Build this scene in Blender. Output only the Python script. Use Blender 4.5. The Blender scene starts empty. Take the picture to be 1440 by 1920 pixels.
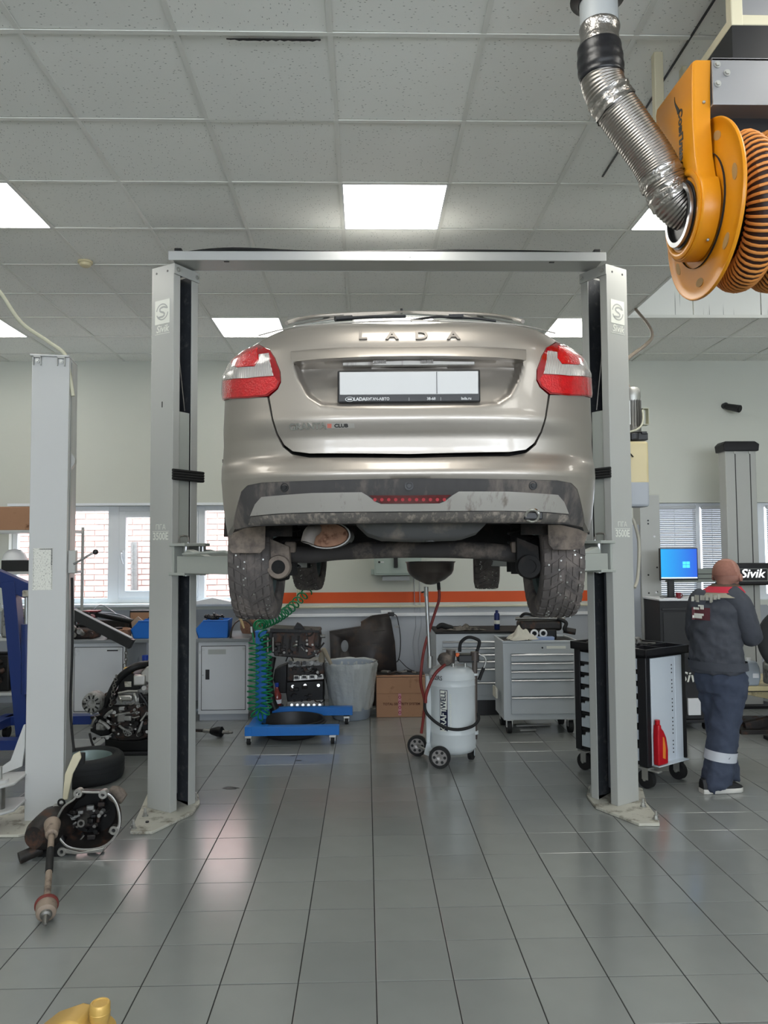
import bpy, bmesh, math, random
from mathutils import Vector, Matrix, Euler, noise
from mathutils.geometry import delaunay_2d_cdt
random.seed(7)
PI = math.pi
S = bpy.context.scene
COL = S.collection

# ---------------------------------------------------------------- camera
F_PX, PITCH, YAW, ROLL, HC = 1422.31, 0.051227, 0.024296, -0.006809, 1.71228
FWD = Vector((math.sin(YAW)*math.cos(PITCH), math.cos(YAW)*math.cos(PITCH), math.sin(PITCH)))
R0 = Vector((math.cos(YAW), -math.sin(YAW), 0)); U0 = R0.cross(FWD)
RGT = R0*math.cos(ROLL) + U0*math.sin(ROLL); UPV = -R0*math.sin(ROLL) + U0*math.cos(ROLL)
EYE = Vector((0, 0, HC))
cam_d = bpy.data.cameras.new('camera'); cam = bpy.data.objects.new('camera', cam_d); COL.objects.link(cam)
cam.matrix_world = Matrix(((RGT.x, UPV.x, -FWD.x, 0), (RGT.y, UPV.y, -FWD.y, 0), (RGT.z, UPV.z, -FWD.z, HC), (0, 0, 0, 1)))
cam_d.sensor_fit = 'VERTICAL'; cam_d.sensor_height = 24.0; cam_d.lens = 24.0*F_PX/1920.0
cam_d.clip_start = 0.05; cam_d.clip_end = 200
S.camera = cam

def ray(px, py): return FWD + RGT*((px-720)/F_PX) + UPV*((960-py)/F_PX)
def at(px, py, Y): d = ray(px, py); return EYE + d*(Y/d.y)
def fl(px, py, z=0.0): d = ray(px, py); return EYE + d*((z-HC)/d.z)
def proj(p):
    d = Vector(p)-EYE; w = d.dot(FWD)
    return (720+F_PX*d.dot(RGT)/w, 960-F_PX*d.dot(UPV)/w, w)

# ---------------------------------------------------------------- sky and exposure
wd = bpy.data.worlds.new('sky'); S.world = wd; wd.use_nodes = True
nt = wd.node_tree; nt.nodes.clear()
wo = nt.nodes.new('ShaderNodeOutputWorld'); bg = nt.nodes.new('ShaderNodeBackground')
bg.inputs[0].default_value = (0.80, 0.88, 1.0, 1); bg.inputs[1].default_value = 4.0
nt.links.new(bg.outputs[0], wo.inputs[0])
S.view_settings.view_transform = 'Standard'; S.view_settings.look = 'None'
S.view_settings.gamma = 1.0; S.view_settings.use_curve_mapping = False
S.view_settings.exposure = 0.42
S.cycles.max_bounces = 8; S.cycles.diffuse_bounces = 4; S.cycles.glossy_bounces = 4; S.cycles.transmission_bounces = 6
S.cycles.transparent_max_bounces = 6; S.cycles.caustics_reflective = False; S.cycles.caustics_refractive = False
S.cycles.sample_clamp_indirect = 6.0

def area(name, loc, rot, sx, sy, power, colr):
    l = bpy.data.lights.new(name, 'AREA'); l.shape = 'RECTANGLE'; l.size = sx; l.size_y = sy; l.energy = power; l.color = colr
    o = bpy.data.objects.new(name, l); o.location = loc; o.rotation_euler = rot; COL.objects.link(o); return o
# daylight through the window in the back wall and through the glazed gates behind the camera
area('daylight_yard', (-3.0, 9.95, 4.6), (0, 0, 0), 8.0, 1.2, 1050, (0.66, 0.83, 1.0))
area('daylight_gate', (2.2, -5.6, 2.6), (PI/2, 0, 0), 10.0, 1.8, 420, (0.86, 0.93, 1.0))

# ---------------------------------------------------------------- materials
def lin(c):
    c = c/255.0
    return c/12.92 if c <= 0.04045 else ((c+0.055)/1.055)**2.4
def rgb(c): return (lin(c[0]), lin(c[1]), lin(c[2]), 1.0)
MATS = {}
def mat(name, c, rough=0.5, metal=0.0, var=0.06, scale=6.0, bump=0.0, bscale=60.0, coat=0.0, emit=0.0, trans=0.0, ior=1.45, dirt=None, dscale=3.0, damt=0.5, rnd=0.0, alpha=1.0, stretch=(1, 1, 1), spec=0.5):
    if name in MATS: return MATS[name]
    m = bpy.data.materials.new(name); m.use_nodes = True; N = m.node_tree.nodes; L = m.node_tree.links
    b = N['Principled BSDF']
    b.inputs['Roughness'].default_value = rough; b.inputs['Metallic'].default_value = metal
    b.inputs['Coat Weight'].default_value = coat; b.inputs['Coat Roughness'].default_value = 0.06
    b.inputs['Transmission Weight'].default_value = trans; b.inputs['IOR'].default_value = ior
    b.inputs['Specular IOR Level'].default_value = spec
    b.inputs['Alpha'].default_value = alpha
    col = rgb(c)
    tc = N.new('ShaderNodeTexCoord'); mp = N.new('ShaderNodeMapping'); L.new(tc.outputs['Object'], mp.inputs[0]); mp.inputs['Scale'].default_value = stretch
    n1 = N.new('ShaderNodeTexNoise'); n1.inputs['Scale'].default_value = scale; n1.inputs['Detail'].default_value = 5
    L.new(mp.outputs[0], n1.inputs['Vector'])
    mx = N.new('ShaderNodeMix'); mx.data_type = 'RGBA'
    mx.inputs[6].default_value = [v*(1-var) for v in col[:3]]+[1]; mx.inputs[7].default_value = [min(1, v*(1+var)) for v in col[:3]]+[1]
    L.new(n1.outputs[0], mx.inputs[0]); out = mx.outputs[2]
    if dirt is not None:
        n2 = N.new('ShaderNodeTexNoise'); n2.inputs['Scale'].default_value = dscale; n2.inputs['Detail'].default_value = 8; n2.inputs['Roughness'].default_value = 0.65
        L.new(mp.outputs[0], n2.inputs['Vector'])
        rp = N.new('ShaderNodeValToRGB'); rp.color_ramp.elements[0].position = 0.62-damt*0.3; rp.color_ramp.elements[1].position = 0.72-damt*0.15
        L.new(n2.outputs[0], rp.inputs[0])
        m2 = N.new('ShaderNodeMix'); m2.data_type = 'RGBA'; L.new(rp.outputs[0], m2.inputs[0]); L.new(out, m2.inputs[6]); m2.inputs[7].default_value = rgb(dirt); out = m2.outputs[2]
        rr = N.new('ShaderNodeMapRange'); rr.inputs[3].default_value = rough; rr.inputs[4].default_value = min(1, rough+0.3)
        L.new(rp.outputs[0], rr.inputs[0]); L.new(rr.outputs[0], b.inputs['Roughness'])
    if rnd > 0:
        oi = N.new('ShaderNodeObjectInfo'); hs = N.new('ShaderNodeHueSaturation')
        mr = N.new('ShaderNodeMapRange'); mr.inputs[3].default_value = 1-rnd; mr.inputs[4].default_value = 1+rnd
        L.new(oi.outputs['Random'], mr.inputs[0]); L.new(mr.outputs[0], hs.inputs['Value']); L.new(out, hs.inputs['Color']); out = hs.outputs[0]
    L.new(out, b.inputs['Base Color'])
    if bump > 0:
        n3 = N.new('ShaderNodeTexNoise'); n3.inputs['Scale'].default_value = bscale; n3.inputs['Detail'].default_value = 3
        L.new(mp.outputs[0], n3.inputs['Vector'])
        bp = N.new('ShaderNodeBump'); bp.inputs['Strength'].default_value = bump; bp.inputs['Distance'].default_value = 0.01
        L.new(n3.outputs[0], bp.inputs['Height']); L.new(bp.outputs[0], b.inputs['Normal'])
    if emit > 0:
        b.inputs['Emission Color'].default_value = col; b.inputs['Emission Strength'].default_value = emit
    MATS[name] = m
    return m
def glow(name, c, strength):
    if name in MATS: return MATS[name]
    m = bpy.data.materials.new(name); m.use_nodes = True; b = m.node_tree.nodes['Principled BSDF']
    b.inputs['Base Color'].default_value = rgb(c); b.inputs['Emission Color'].default_value = rgb(c); b.inputs['Emission Strength'].default_value = strength
    MATS[name] = m; return m

M = {}
def D(k, *a, **kw): M[k] = mat(k, *a, **kw)
D('floor_tile', (136, 139, 137), 0.17, var=0.07, scale=5, rnd=0.05, bump=0.03, bscale=12, spec=0.95)
D('grout', (30, 30, 29), 0.85)
D('wall_cream', (208, 210, 201), 0.75, var=0.03, scale=1.2, bump=0.05, bscale=90)
D('wall_grey', (168, 172, 178), 0.55, var=0.04, scale=2)
D('orange', (216, 84, 28), 0.55, var=0.04)
D('pipe_cream', (205, 203, 180), 0.5)
D('white_plastic', (225, 226, 228), 0.4, var=0.02)
D('upvc', (232, 236, 240), 0.35, var=0.02)
D('t_bar', (232, 232, 226), 0.45, var=0.05)
D('post_grey', (176, 177, 173), 0.38, var=0.03, scale=2.0)
D('post_white', (192, 193, 192), 0.38, var=0.03, scale=2.0)
D('carriage_grey', (168, 172, 166), 0.42, var=0.04)
D('plate_cream', (196, 194, 182), 0.5, var=0.08, dirt=(120, 112, 98), dscale=9, damt=0.35)
D('decal', (226, 227, 218), 0.5, var=0.01)
D('decal_grey', (172, 174, 170), 0.5, var=0.01)
D('black_rubber', (26, 26, 27), 0.7, var=0.2, scale=20)
D('black_metal', (28, 28, 30), 0.4, var=0.2, scale=10)
D('black_plastic', (34, 34, 36), 0.45, var=0.15, scale=20)
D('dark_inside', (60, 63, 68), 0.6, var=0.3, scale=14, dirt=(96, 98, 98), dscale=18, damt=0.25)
D('steel', (176, 178, 180), 0.28, 1.0, var=0.1, scale=20)
D('dull_steel', (132, 130, 126), 0.5, 0.9, var=0.2, scale=14)
D('zinc', (180, 180, 176), 0.45, 0.85, var=0.08, scale=30)
D('alu', (188, 186, 182), 0.36, 0.95, var=0.15, scale=25)
D('alu_cast', (150, 150, 148), 0.55, 0.5, var=0.25, scale=18, dirt=(72, 68, 62), dscale=14, damt=0.4)
D('engine_black', (38, 35, 34), 0.5, 0.2, var=0.4, scale=20, dirt=(88, 62, 50), dscale=11, damt=0.35)
D('engine_dark', (22, 22, 23), 0.42, 0.3, var=0.4, scale=24)
D('rust', (150, 112, 90), 0.8, var=0.35, scale=30, dirt=(98, 66, 50), dscale=28, damt=0.4)
D('mud', (128, 116, 106), 0.9, var=0.25, scale=16, dirt=(70, 66, 64), dscale=7, damt=0.5, bump=0.3, bscale=40)
D('blue_paint', (26, 48, 108), 0.32, var=0.1, scale=8)
D('blue_light', (28, 108, 188), 0.38, var=0.1, scale=8)
D('blue_bin', (24, 108, 200), 0.4, var=0.05)
D('white_cabinet', (206, 208, 210), 0.45, var=0.03, dirt=(160, 160, 158), dscale=3, damt=0.05)
D('grey_cabinet', (184, 189, 192), 0.38, var=0.03)
D('worktop', (128, 132, 134), 0.5, var=0.1, scale=9)
D('cardboard', (168, 128, 100), 0.85, var=0.1, scale=5, dirt=(118, 84, 62), dscale=7, damt=0.15)
D('green_hose', (12, 120, 72), 0.3, var=0.1)
D('red_hose', (120, 38, 34), 0.45, var=0.15)
D('tank_paint', (204, 210, 212), 0.3, var=0.03)
D('bowl_paint', (92, 84, 80), 0.28, 0.3, var=0.08)
D('yellow', (216, 140, 18), 0.34, var=0.06, scale=4)
D('yellow_dark', (206, 140, 34), 0.4, var=0.08, scale=4)
D('cream_paint', (214, 206, 178), 0.45)
D('rag', (206, 202, 188), 0.9, var=0.12, scale=12, bump=0.2, bscale=80)
D('glass_pane', (235, 240, 244), 0.02, trans=1.0, ior=1.0, var=0.0, alpha=0.25)
D('rim_steel', (134, 150, 150), 0.4, 0.6, var=0.1)
D('tyre', (84, 79, 77), 0.8, var=0.2, scale=24, dirt=(122, 113, 108), dscale=8, damt=0.5)
D('tyre_clean', (34, 36, 38), 0.7, var=0.15, scale=24)

# ---------------------------------------------------------------- mesh building
class MB:
    def __init__(s): s.v = []; s.f = []
    def add(s, vs, fs):
        k = len(s.v); s.v += [Vector(p) for p in vs]; s.f += [tuple(i+k for i in f) for f in fs]; return s
    def box(s, c, d, rz=0.0, rot=None):
        c = Vector(c); h = Vector(d)/2
        m = rot if rot is not None else Matrix.Rotation(rz, 3, 'Z')
        vs = [c + m @ Vector((sx*h.x, sy*h.y, sz*h.z)) for sz in (-1, 1) for sy in (-1, 1) for sx in (-1, 1)]
        return s.add(vs, [(0, 2, 3, 1), (4, 5, 7, 6), (0, 1, 5, 4), (2, 6, 7, 3), (0, 4, 6, 2), (1, 3, 7, 5)])
    def bb(s, a, b): # box by two corners
        a = Vector(a); b = Vector(b); return s.box((a+b)/2, [abs(b[i]-a[i]) for i in range(3)])
    def rings(s, rs, cap0=True, cap1=True, closed=True):
        k = len(s.v); n = len(rs[0])
        for r in rs: s.v += [Vector(p) for p in r]
        for i in range(len(rs)-1):
            for j in range(n if closed else n-1):
                a = k+i*n+j; b = k+i*n+(j+1) % n
                s.f.append((a, b, b+n, a+n))
        if cap0: s.f.append(tuple(k+j for j in reversed(range(n))))
        if cap1: s.f.append(tuple(k+(len(rs)-1)*n+j for j in range(n)))
        return s
    def frame(s, d):
        d = Vector(d).normalized(); u = d.orthogonal().normalized()
        if abs(d.z) < 0.95: u = d.cross(Vector((0, 0, 1))).normalized()
        return u, d.cross(u).normalized()
    def cyl(s, p0, p1, r0, r1=None, n=16, cap=True):
        p0 = Vector(p0); p1 = Vector(p1); r1 = r0 if r1 is None else r1; u, w = s.frame(p1-p0)
        ring = lambda p, r: [p + (u*math.cos(2*PI*j/n) + w*math.sin(2*PI*j/n))*r for j in range(n)]
        return s.rings([ring(p0, r0), ring(p1, r1)], cap, cap)
    def tube(s, pts, r, n=10, cap=True, radf=None):
        pts = [Vector(p) for p in pts]; u = None; rs = []
        for i, p in enumerate(pts):
            t = (pts[min(i+1, len(pts)-1)]-pts[max(i-1, 0)]).normalized()
            if u is None: u, w = s.frame(t)
            else:
                u = (u - t*u.dot(t)).normalized()
            w = t.cross(u); rr = r if radf is None else radf(i/(len(pts)-1))*r
            rs.append([p + (u*math.cos(2*PI*j/n) + w*math.sin(2*PI*j/n))*rr for j in range(n)])
        return s.rings(rs, cap, cap)
    def lathe(s, prof, o=(0, 0, 0), axis=(0, 0, 1), n=32, caps=(False, False), a0=0.0):
        o = Vector(o); d = Vector(axis).normalized(); u, w = s.frame(d); rs = []
        for r, h in prof:
            rs.append([o + d*h + (u*math.cos(a0+2*PI*j/n) + w*math.sin(a0+2*PI*j/n))*max(r, 1e-4) for j in range(n)])
        return s.rings(rs, caps[0], caps[1])
    def torus(s, c, axis, R, r, n=32, k=10, a0=0, a1=2*PI):
        c = Vector(c); u, w = s.frame(axis); d = Vector(axis).normalized(); full = abs(a1-a0-2*PI) < 1e-6; rs = []
        for i in range(n if full else n+1):
            t = a0+(a1-a0)*i/n; e = u*math.cos(t)+w*math.sin(t)
            rs.append([c+e*R+(e*math.cos(2*PI*j/k)+d*math.sin(2*PI*j/k))*r for j in range(k)])
        if full:
            rs.append(rs[0]); return s.rings(rs, False, False)
        return s.rings(rs)
    def prism(s, poly, fn, t0, t1): # poly of 2d points, fn(a,b,t)->3d
        n = len(poly)
        return s.rings([[fn(a, b, t0) for a, b in poly], [fn(a, b, t1) for a, b in poly]])
    def ball(s, c, r, n=16, k=10, sc=(1, 1, 1), jit=0.0):
        c = Vector(c); rs = []
        for i in range(1, k):
            ph = PI*i/k
            rs.append([c+Vector((math.sin(ph)*math.cos(2*PI*j/n)*sc[0], math.sin(ph)*math.sin(2*PI*j/n)*sc[1], -math.cos(ph)*sc[2]))*r*(1+random.uniform(-jit, jit)) for j in range(n)])
        return s.rings(rs)
    def build(s, name, m, parent=None, smooth=40, bevel=0.0, seg=2, recalc=True):
        me = bpy.data.meshes.new(name); me.from_pydata([tuple(p) for p in s.v], [], s.f)
        if recalc:
            bm = bmesh.new(); bm.from_mesh(me); bmesh.ops.recalc_face_normals(bm, faces=bm.faces); bm.to_mesh(me); bm.free()
        return link(name, me, m, parent, smooth, bevel, seg)
def link(name, me, m, parent=None, smooth=40, bevel=0.0, seg=2):
    o = bpy.data.objects.new(name, me); COL.objects.link(o)
    me.materials.clear(); me.materials.append(M[m] if isinstance(m, str) else m)
    if smooth:
        me.polygons.foreach_set('use_smooth', [True]*len(me.polygons)); me.set_sharp_from_angle(angle=math.radians(smooth))
    if bevel > 0:
        b = o.modifiers.new('edge', 'BEVEL'); b.width = bevel; b.segments = seg; b.limit_method = 'ANGLE'; b.angle_limit = math.radians(38)
    if parent is not None: o.parent = parent
    return o
def tag(o, label=None, cat=None, group=None, kind=None):
    if label: o['label'] = label
    if cat: o['category'] = cat
    if group: o['group'] = group
    if kind: o['kind'] = kind
    return o
def thing(name, label, cat, loc=(0, 0, 0), rz=0.0, group=None):
    o = bpy.data.objects.new(name, None); COL.objects.link(o); o.empty_display_size = 0.1
    o.location = loc; o.rotation_euler = (0, 0, rz)
    return tag(o, label, cat, group)
def copy_tree(o, parent=None):
    c = o.copy(); COL.objects.link(c); c.parent = parent
    for ch in [x for x in o.children]: copy_tree(ch, c)
    return c
def text(body, size, name, m, parent, mtx, depth=0.002, align='CENTER', shear=0.0, bold=0.0, xs=1.0):
    cu = bpy.data.curves.new('t', 'FONT'); cu.body = body; cu.size = size; cu.align_x = align; cu.align_y = 'CENTER'
    cu.extrude = depth; cu.shear = shear; cu.offset = bold; cu.resolution_u = 3
    to = bpy.data.objects.new('t', cu); COL.objects.link(to)
    me = bpy.data.meshes.new_from_object(to.evaluated_get(bpy.context.evaluated_depsgraph_get()))
    bpy.data.objects.remove(to); bpy.data.curves.remove(cu)
    me.name = name
    me.transform(mtx @ Matrix.Diagonal((xs, 1, 1, 1)))
    return link(name, me, m, parent, smooth=30)
def mtx(o, ex, ey): # matrix with text x axis ex, text y axis ey
    ex = Vector(ex).normalized(); ey = Vector(ey).normalized(); ez = ex.cross(ey); o = Vector(o)
    return Matrix(((ex.x, ey.x, ez.x, o.x), (ex.y, ey.y, ez.y, o.y), (ex.z, ey.z, ez.z, o.z), (0, 0, 0, 1)))
def arc(cx, cy, r, a0, a1, n): return [(cx+r*math.cos(a0+(a1-a0)*i/n), cy+r*math.sin(a0+(a1-a0)*i/n)) for i in range(n+1)]
def smoothpath(pts, n=8):
    pts = [Vector(p) for p in pts]; P = [pts[0]]+pts+[pts[-1]]; out = []
    for i in range(1, len(P)-2):
        a, b, c, d = P[i-1:i+3]
        for k in range(n):
            t = k/n
            out.append(0.5*((2*b)+(c-a)*t+(2*a-5*b+4*c-d)*t*t+(3*b-a-3*c+d)*t**3))
    out.append(pts[-1]); return out
def bolt(name, p, axis, r, h, m, parent):
    b = MB(); d = Vector(axis).normalized(); p = Vector(p)
    b.cyl(p, p+d*h*0.35, r*1.5, n=14); b.cyl(p+d*h*0.35, p+d*h, r, n=6)
    return b.build(name, m, parent, smooth=30)
# ================================================================ ROOM
HCEIL = 3.9674; CELL = 0.67163; CX, CY = -1.48679, 3.20365
XL, XR, YB, YF = -6.2, 7.4, 8.93, -5.0
TS, TX, TY = 0.31, -0.89809, 3.11446

# floor: grout bed and single tiles
fo = MB().bb((XL, YF, -0.12), (XR, YB+0.25, -0.003)).build('floor', 'grout', smooth=0); tag(fo, kind='structure')
def tile_mesh(nm, w, t, ch):
    b = MB(); h = w/2; g = h-ch
    b.rings([[(-h, -h, -t), (h, -h, -t), (h, h, -t), (-h, h, -t)], [(-h, -h, -ch*0.6), (h, -h, -ch*0.6), (h, h, -ch*0.6), (-h, h, -ch*0.6)], [(-g, -g, 0), (g, -g, 0), (g, g, 0), (-g, g, 0)]], False, True)
    return b
tb = tile_mesh('tile', TS-0.0045, 0.004, 0.0016)
cells = []
for i in range(-18, 27):
    for j in range(-27, 20):
        x = TX+(i+0.5)*TS; y = TY+(j+0.5)*TS
        if not (XL < x < XR and YF < y < YB): continue
        vis = False
        if y > 1.5:
            for dx in (-.15, .15):
                for dy in (-.15, .15):
                    a, c, w = proj((x+dx, y+dy, 0))
                    if -10 < a < 1450 and c < 1930: vis = True
        cells.append((0 if vis else 1, y, x))
cells.sort()
first = None
for k, (nv, y, x) in enumerate(cells[:300]):
    if first is None:
        o = tb.build('tile', 'floor_tile', fo, smooth=0, recalc=False); first = o
    else:
        o = first.copy(); COL.objects.link(o)
    o.location = (x, y, random.uniform(-.0006, .0003)); o.rotation_euler = (random.uniform(-.0016, .0016), random.uniform(-.0016, .0016), 0)
rest = MB()
for nv, y, x in cells[300:]:
    rest.add([(p.x+x, p.y+y, p.z) for p in tb.v], tb.f)
tag(rest.build('tile_field', 'floor_tile', fo, smooth=0, recalc=False), kind='stuff')

# ceiling
co = MB().bb((XL, YF, HCEIL+0.62), (XR, YB+0.25, HCEIL+0.72)).build('ceiling', 'wall_cream', smooth=0); tag(co, kind='structure')
m = mat('ceiling_tile', (247, 247, 242), 0.9, var=0.035, scale=1.5, rnd=0.035)
N = m.node_tree.nodes; L = m.node_tree.links; b = N['Principled BSDF']
src = b.inputs['Base Color'].links[0].from_socket
tc = N.new('ShaderNodeTexCoord'); oi = N.new('ShaderNodeObjectInfo'); ad = N.new('ShaderNodeVectorMath'); ad.operation = 'ADD'
ml = N.new('ShaderNodeMath'); ml.operation = 'MULTIPLY'; ml.inputs[1].default_value = 37.0; L.new(oi.outputs['Random'], ml.inputs[0])
L.new(tc.outputs['Object'], ad.inputs[0]); L.new(ml.outputs[0], ad.inputs[1])
mp = N.new('ShaderNodeMapping'); mp.inputs['Scale'].default_value = (34, 70, 1); mp.inputs['Rotation'].default_value = (0, 0, 0.5); L.new(ad.outputs[0], mp.inputs[0])
vo = N.new('ShaderNodeTexVoronoi'); vo.inputs['Scale'].default_value = 1.0; L.new(mp.outputs[0], vo.inputs['Vector'])
rp = N.new('ShaderNodeValToRGB'); rp.color_ramp.elements[0].position = 0.10; rp.color_ramp.elements[0].color = (0.42, 0.42, 0.42, 1); rp.color_ramp.elements[1].position = 0.19
L.new(vo.outputs['Distance'], rp.inputs[0])
mm = N.new('ShaderNodeMix'); mm.data_type = 'RGBA'; mm.blend_type = 'MULTIPLY'; mm.inputs[0].default_value = 1.0
L.new(src, mm.inputs[6]); L.new(rp.outputs[0], mm.inputs[7]); L.new(mm.outputs[2], b.inputs['Base Color'])
M['ceiling_tile'] = m
LIGHTS = {(2, 2), (-2, 2), (5, 2), (0, 6), (5, 6), (-4, 6), (2, -2), (-2, -2), (5, -2), (0, -6), (5, -6), (-4, -6), (2, -10), (-3, -10), (8, 3), (9, -1), (7, -6)}
I0, I1, J0, J1 = -7, 13, -12, 9
def recess(i, j): return i >= 6 and j < 6
ct = tile_mesh('tile', CELL-0.014, 0.014, 0.002)
ctv = [Vector((p.x, p.y, -p.z)) for p in ct.v]
tm = None
for i in range(I0, I1):
    for j in range(J0, J1):
        x = CX+(i+.5)*CELL; y = CY+(j+.5)*CELL
        if not (XL < x < XR and YF < y < YB+.2) or (i, j) in LIGHTS: continue
        if tm is None:
            o = MB().add(ctv, ct.f).build('tile', 'ceiling_tile', co, smooth=0); tm = o
        else:
            o = tm.copy(); COL.objects.link(o)
        o.location = (x, y, HCEIL+0.004+(0.55 if recess(i, j) else 0))
        o.rotation_euler = (random.gauss(0, .0035), random.gauss(0, .0035), random.choice((0, PI/2, PI, -PI/2)))
        if (i, j) == (1, 0): o.rotation_euler = (-0.018, 0.004, 0); o.location.z -= 0.003
        if y+CELL > YB: o.scale = (1, 1, 1)
TZ = [0.0]
def tbar(a, bb_):
    a = Vector(a); c = Vector(bb_); d = c-a; a.z -= TZ[0]; u = Vector((d.y, -d.x, 0)).normalized()*0.012
    q = MB(); q.bb((min(a.x, c.x)-abs(u.x), min(a.y, c.y)-abs(u.y), a.z-0.0025), (max(a.x, c.x)+abs(u.x), max(a.y, c.y)+abs(u.y), a.z+0.0015))
    q.bb((min(a.x, c.x)-abs(u.x)*.15, min(a.y, c.y)-abs(u.y)*.15, a.z+0.0015), (max(a.x, c.x)+abs(u.x)*.15, max(a.y, c.y)+abs(u.y)*.15, a.z+0.03))
    q.build('grid_bar', 't_bar', co, smooth=0)
for i in range(I0, I1+1):
    x = CX+i*CELL
    if XL < x < XR: tbar((x, (CY+6*CELL if i > 6 else YF), HCEIL), (x, YB, HCEIL))
TZ[0] = 0.0008
for j in range(J0, J1):
    y = CY+j*CELL
    if YF < y < YB: tbar((XL, y, HCEIL), ((CX+6*CELL if j < 6 else XR), y, HCEIL))
# raised bay above the hose reel: vertical tiled faces
rx, ry = CX+6*CELL, CY+6*CELL
for k in range(6):
    o = MB().bb((rx+k*CELL+.005, ry, HCEIL+0.002), (rx+(k+1)*CELL-.005, ry+0.014, HCEIL+.56)).build('tile', 'ceiling_tile', co, smooth=0)
for k in range(-12, 6):
    o = MB().bb((rx-0.014, CY+k*CELL+.005, HCEIL+0.002), (rx, CY+(k+1)*CELL-.005, HCEIL+.56)).build('tile', 'ceiling_tile', co, smooth=0)
# dark slot where a cut row of tiles has dropped
MB().bb((1.441, 2.2, HCEIL-0.004), (1.450, 4.45, HCEIL+0.002)).build('open_joint', 'black_metal', co, smooth=0)
q = MB(); pts = [(-0.62+0.018*k, 0.006+0.010*abs(math.sin(k*1.7))*(1 if 2 < k < 22 else .3)) for k in range(24)]
q.prism([(x, 0) for x, t in pts]+[(x, -t) for x, t in reversed(pts)], lambda a, b_, t: (a-0.32+0.32, CY+0.012-b_ if False else CY-b_-0.0, HCEIL-0.004+t), 0, 0.002)
o = q.build('torn_edge', 'black_metal', co, smooth=0)
o.location = (0.02, 0.03, -0.001)

# ceiling light panels; the bay-entrance ones are added out of view for light
M['panel'] = glow('panel', (255, 252, 244), 9.0)
lp = None
for (i, j) in sorted(LIGHTS):
    x = CX+(i+.5)*CELL; y = CY+(j+.5)*CELL
    g = {(2, 2): 'square white ceiling light panel between the crossbeam and the duct, over the silver car', (-2, 2): 'square white ceiling light panel ahead of the round smoke detector',
         (5, 2): 'square white ceiling light panel behind the silver flexible duct', (0, 6): 'square white ceiling light panel beside the post without a pump',
         (5, 6): 'square white ceiling light panel beside the lift post that carries the pump', (8, 3): 'square white light panel in the raised ceiling bay beyond the yellow reel', (9, -1): 'square white light panel in the raised ceiling bay, over the alignment lane', (-4, 6): 'square white ceiling light panel above the white-painted lift post and its cable'}.get((i, j), 'square white ceiling light panel added unseen to light the bay entrance')
    t = thing('ceiling_light', g, 'ceiling light', (x, y, HCEIL+(.55 if recess(i, j) else 0)), 0, 'square ceiling light panels')
    h = CELL/2-0.006
    if lp is None:
        fr = MB(); 
        for s_ in (-1, 1):
            fr.bb((-h, s_*(h-.010), -.004), (h, s_*h, .02)); fr.bb((s_*(h-.010), -h, -.004), (s_*h, h, .02))
        fr = fr.build('frame', 'white_plastic', t, smooth=0)
        df = MB().bb((-h+.010, -h+.010, -.001), (h-.010, h-.010, .012)).build('diffuser', 'panel', t, smooth=0); lp = (fr, df)
    else:
        for o in lp:
            c = o.copy(); COL.objects.link(c); c.parent = t

# walls
def wall_open(name, y0, y1, ops, m_up='wall_cream', zsplit=1.045, zt=HCEIL+0.7):
    q = MB(); xs = [XL]+[v for o in ops for v in o[:2]]+[XR]
    for k in range(0, len(xs), 2): q.bb((xs[k], y0, zsplit), (xs[k+1], y1, zt))
    for (a, c, zb, zt2) in ops:
        q.bb((a, y0, zsplit), (c, y1, zb)); q.bb((a, y0, zt2), (c, y1, zt))
    return tag(q.build(name, m_up, smooth=0), kind='structure')
W1 = (-4.15, -1.36, 1.12, 2.262); W2 = (3.30, 6.2, 1.10, 2.262)
wb = wall_open('wall_back', YB, YB+0.22, [W1, W2])
o = MB().bb((XL, YB-0.012, 0), (XR, YB+0.22, 1.045)).build('wainscot', 'wall_grey', wb, smooth=0)
MB().bb((-1.30, YB-0.004, 1.107), (3.25, YB+0.01, 1.232)).build('stripe', 'orange', wb, smooth=0)
for nm, a, c in (('wall_left', (XL-.2, YF, 0), (XL, YB+.22, HCEIL+.7)), ('wall_right', (XR, YF, 0), (XR+.2, YB+.22, HCEIL+.7))):
    tag(MB().bb(a, c).build(nm, 'wall_cream', smooth=0), kind='structure')
G = [(-2.6, 0.4, 1.7, 3.5), (1.0, 4.0, 1.7, 3.5), (4.5, 7.0, 1.7, 3.5)]
q = wall_open('wall_front', YF-.2, YF, G, zsplit=0.0)
# gate glazing bars behind the camera
for gi, (a, c, zb, zt) in enumerate(G):
    dr = thing('door_%d' % (gi+1), None, None, ((a+c)/2, YF-.1, 0)); dr['kind'] = 'structure'
    w = c-a
    for k in range(5):
        MB().bb((-w/2+k*w/4-.03, -.03, zb), (-w/2+k*w/4+.03, .03, zt)).build('stile', 'upvc', dr, smooth=0)
    for k in range(5):
        z = zb+(zt-zb)*k/4; MB().bb((-w/2, -.028, z-.03), (w/2, .028, z+.03)).build('rail', 'upvc', dr, smooth=0)

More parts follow.
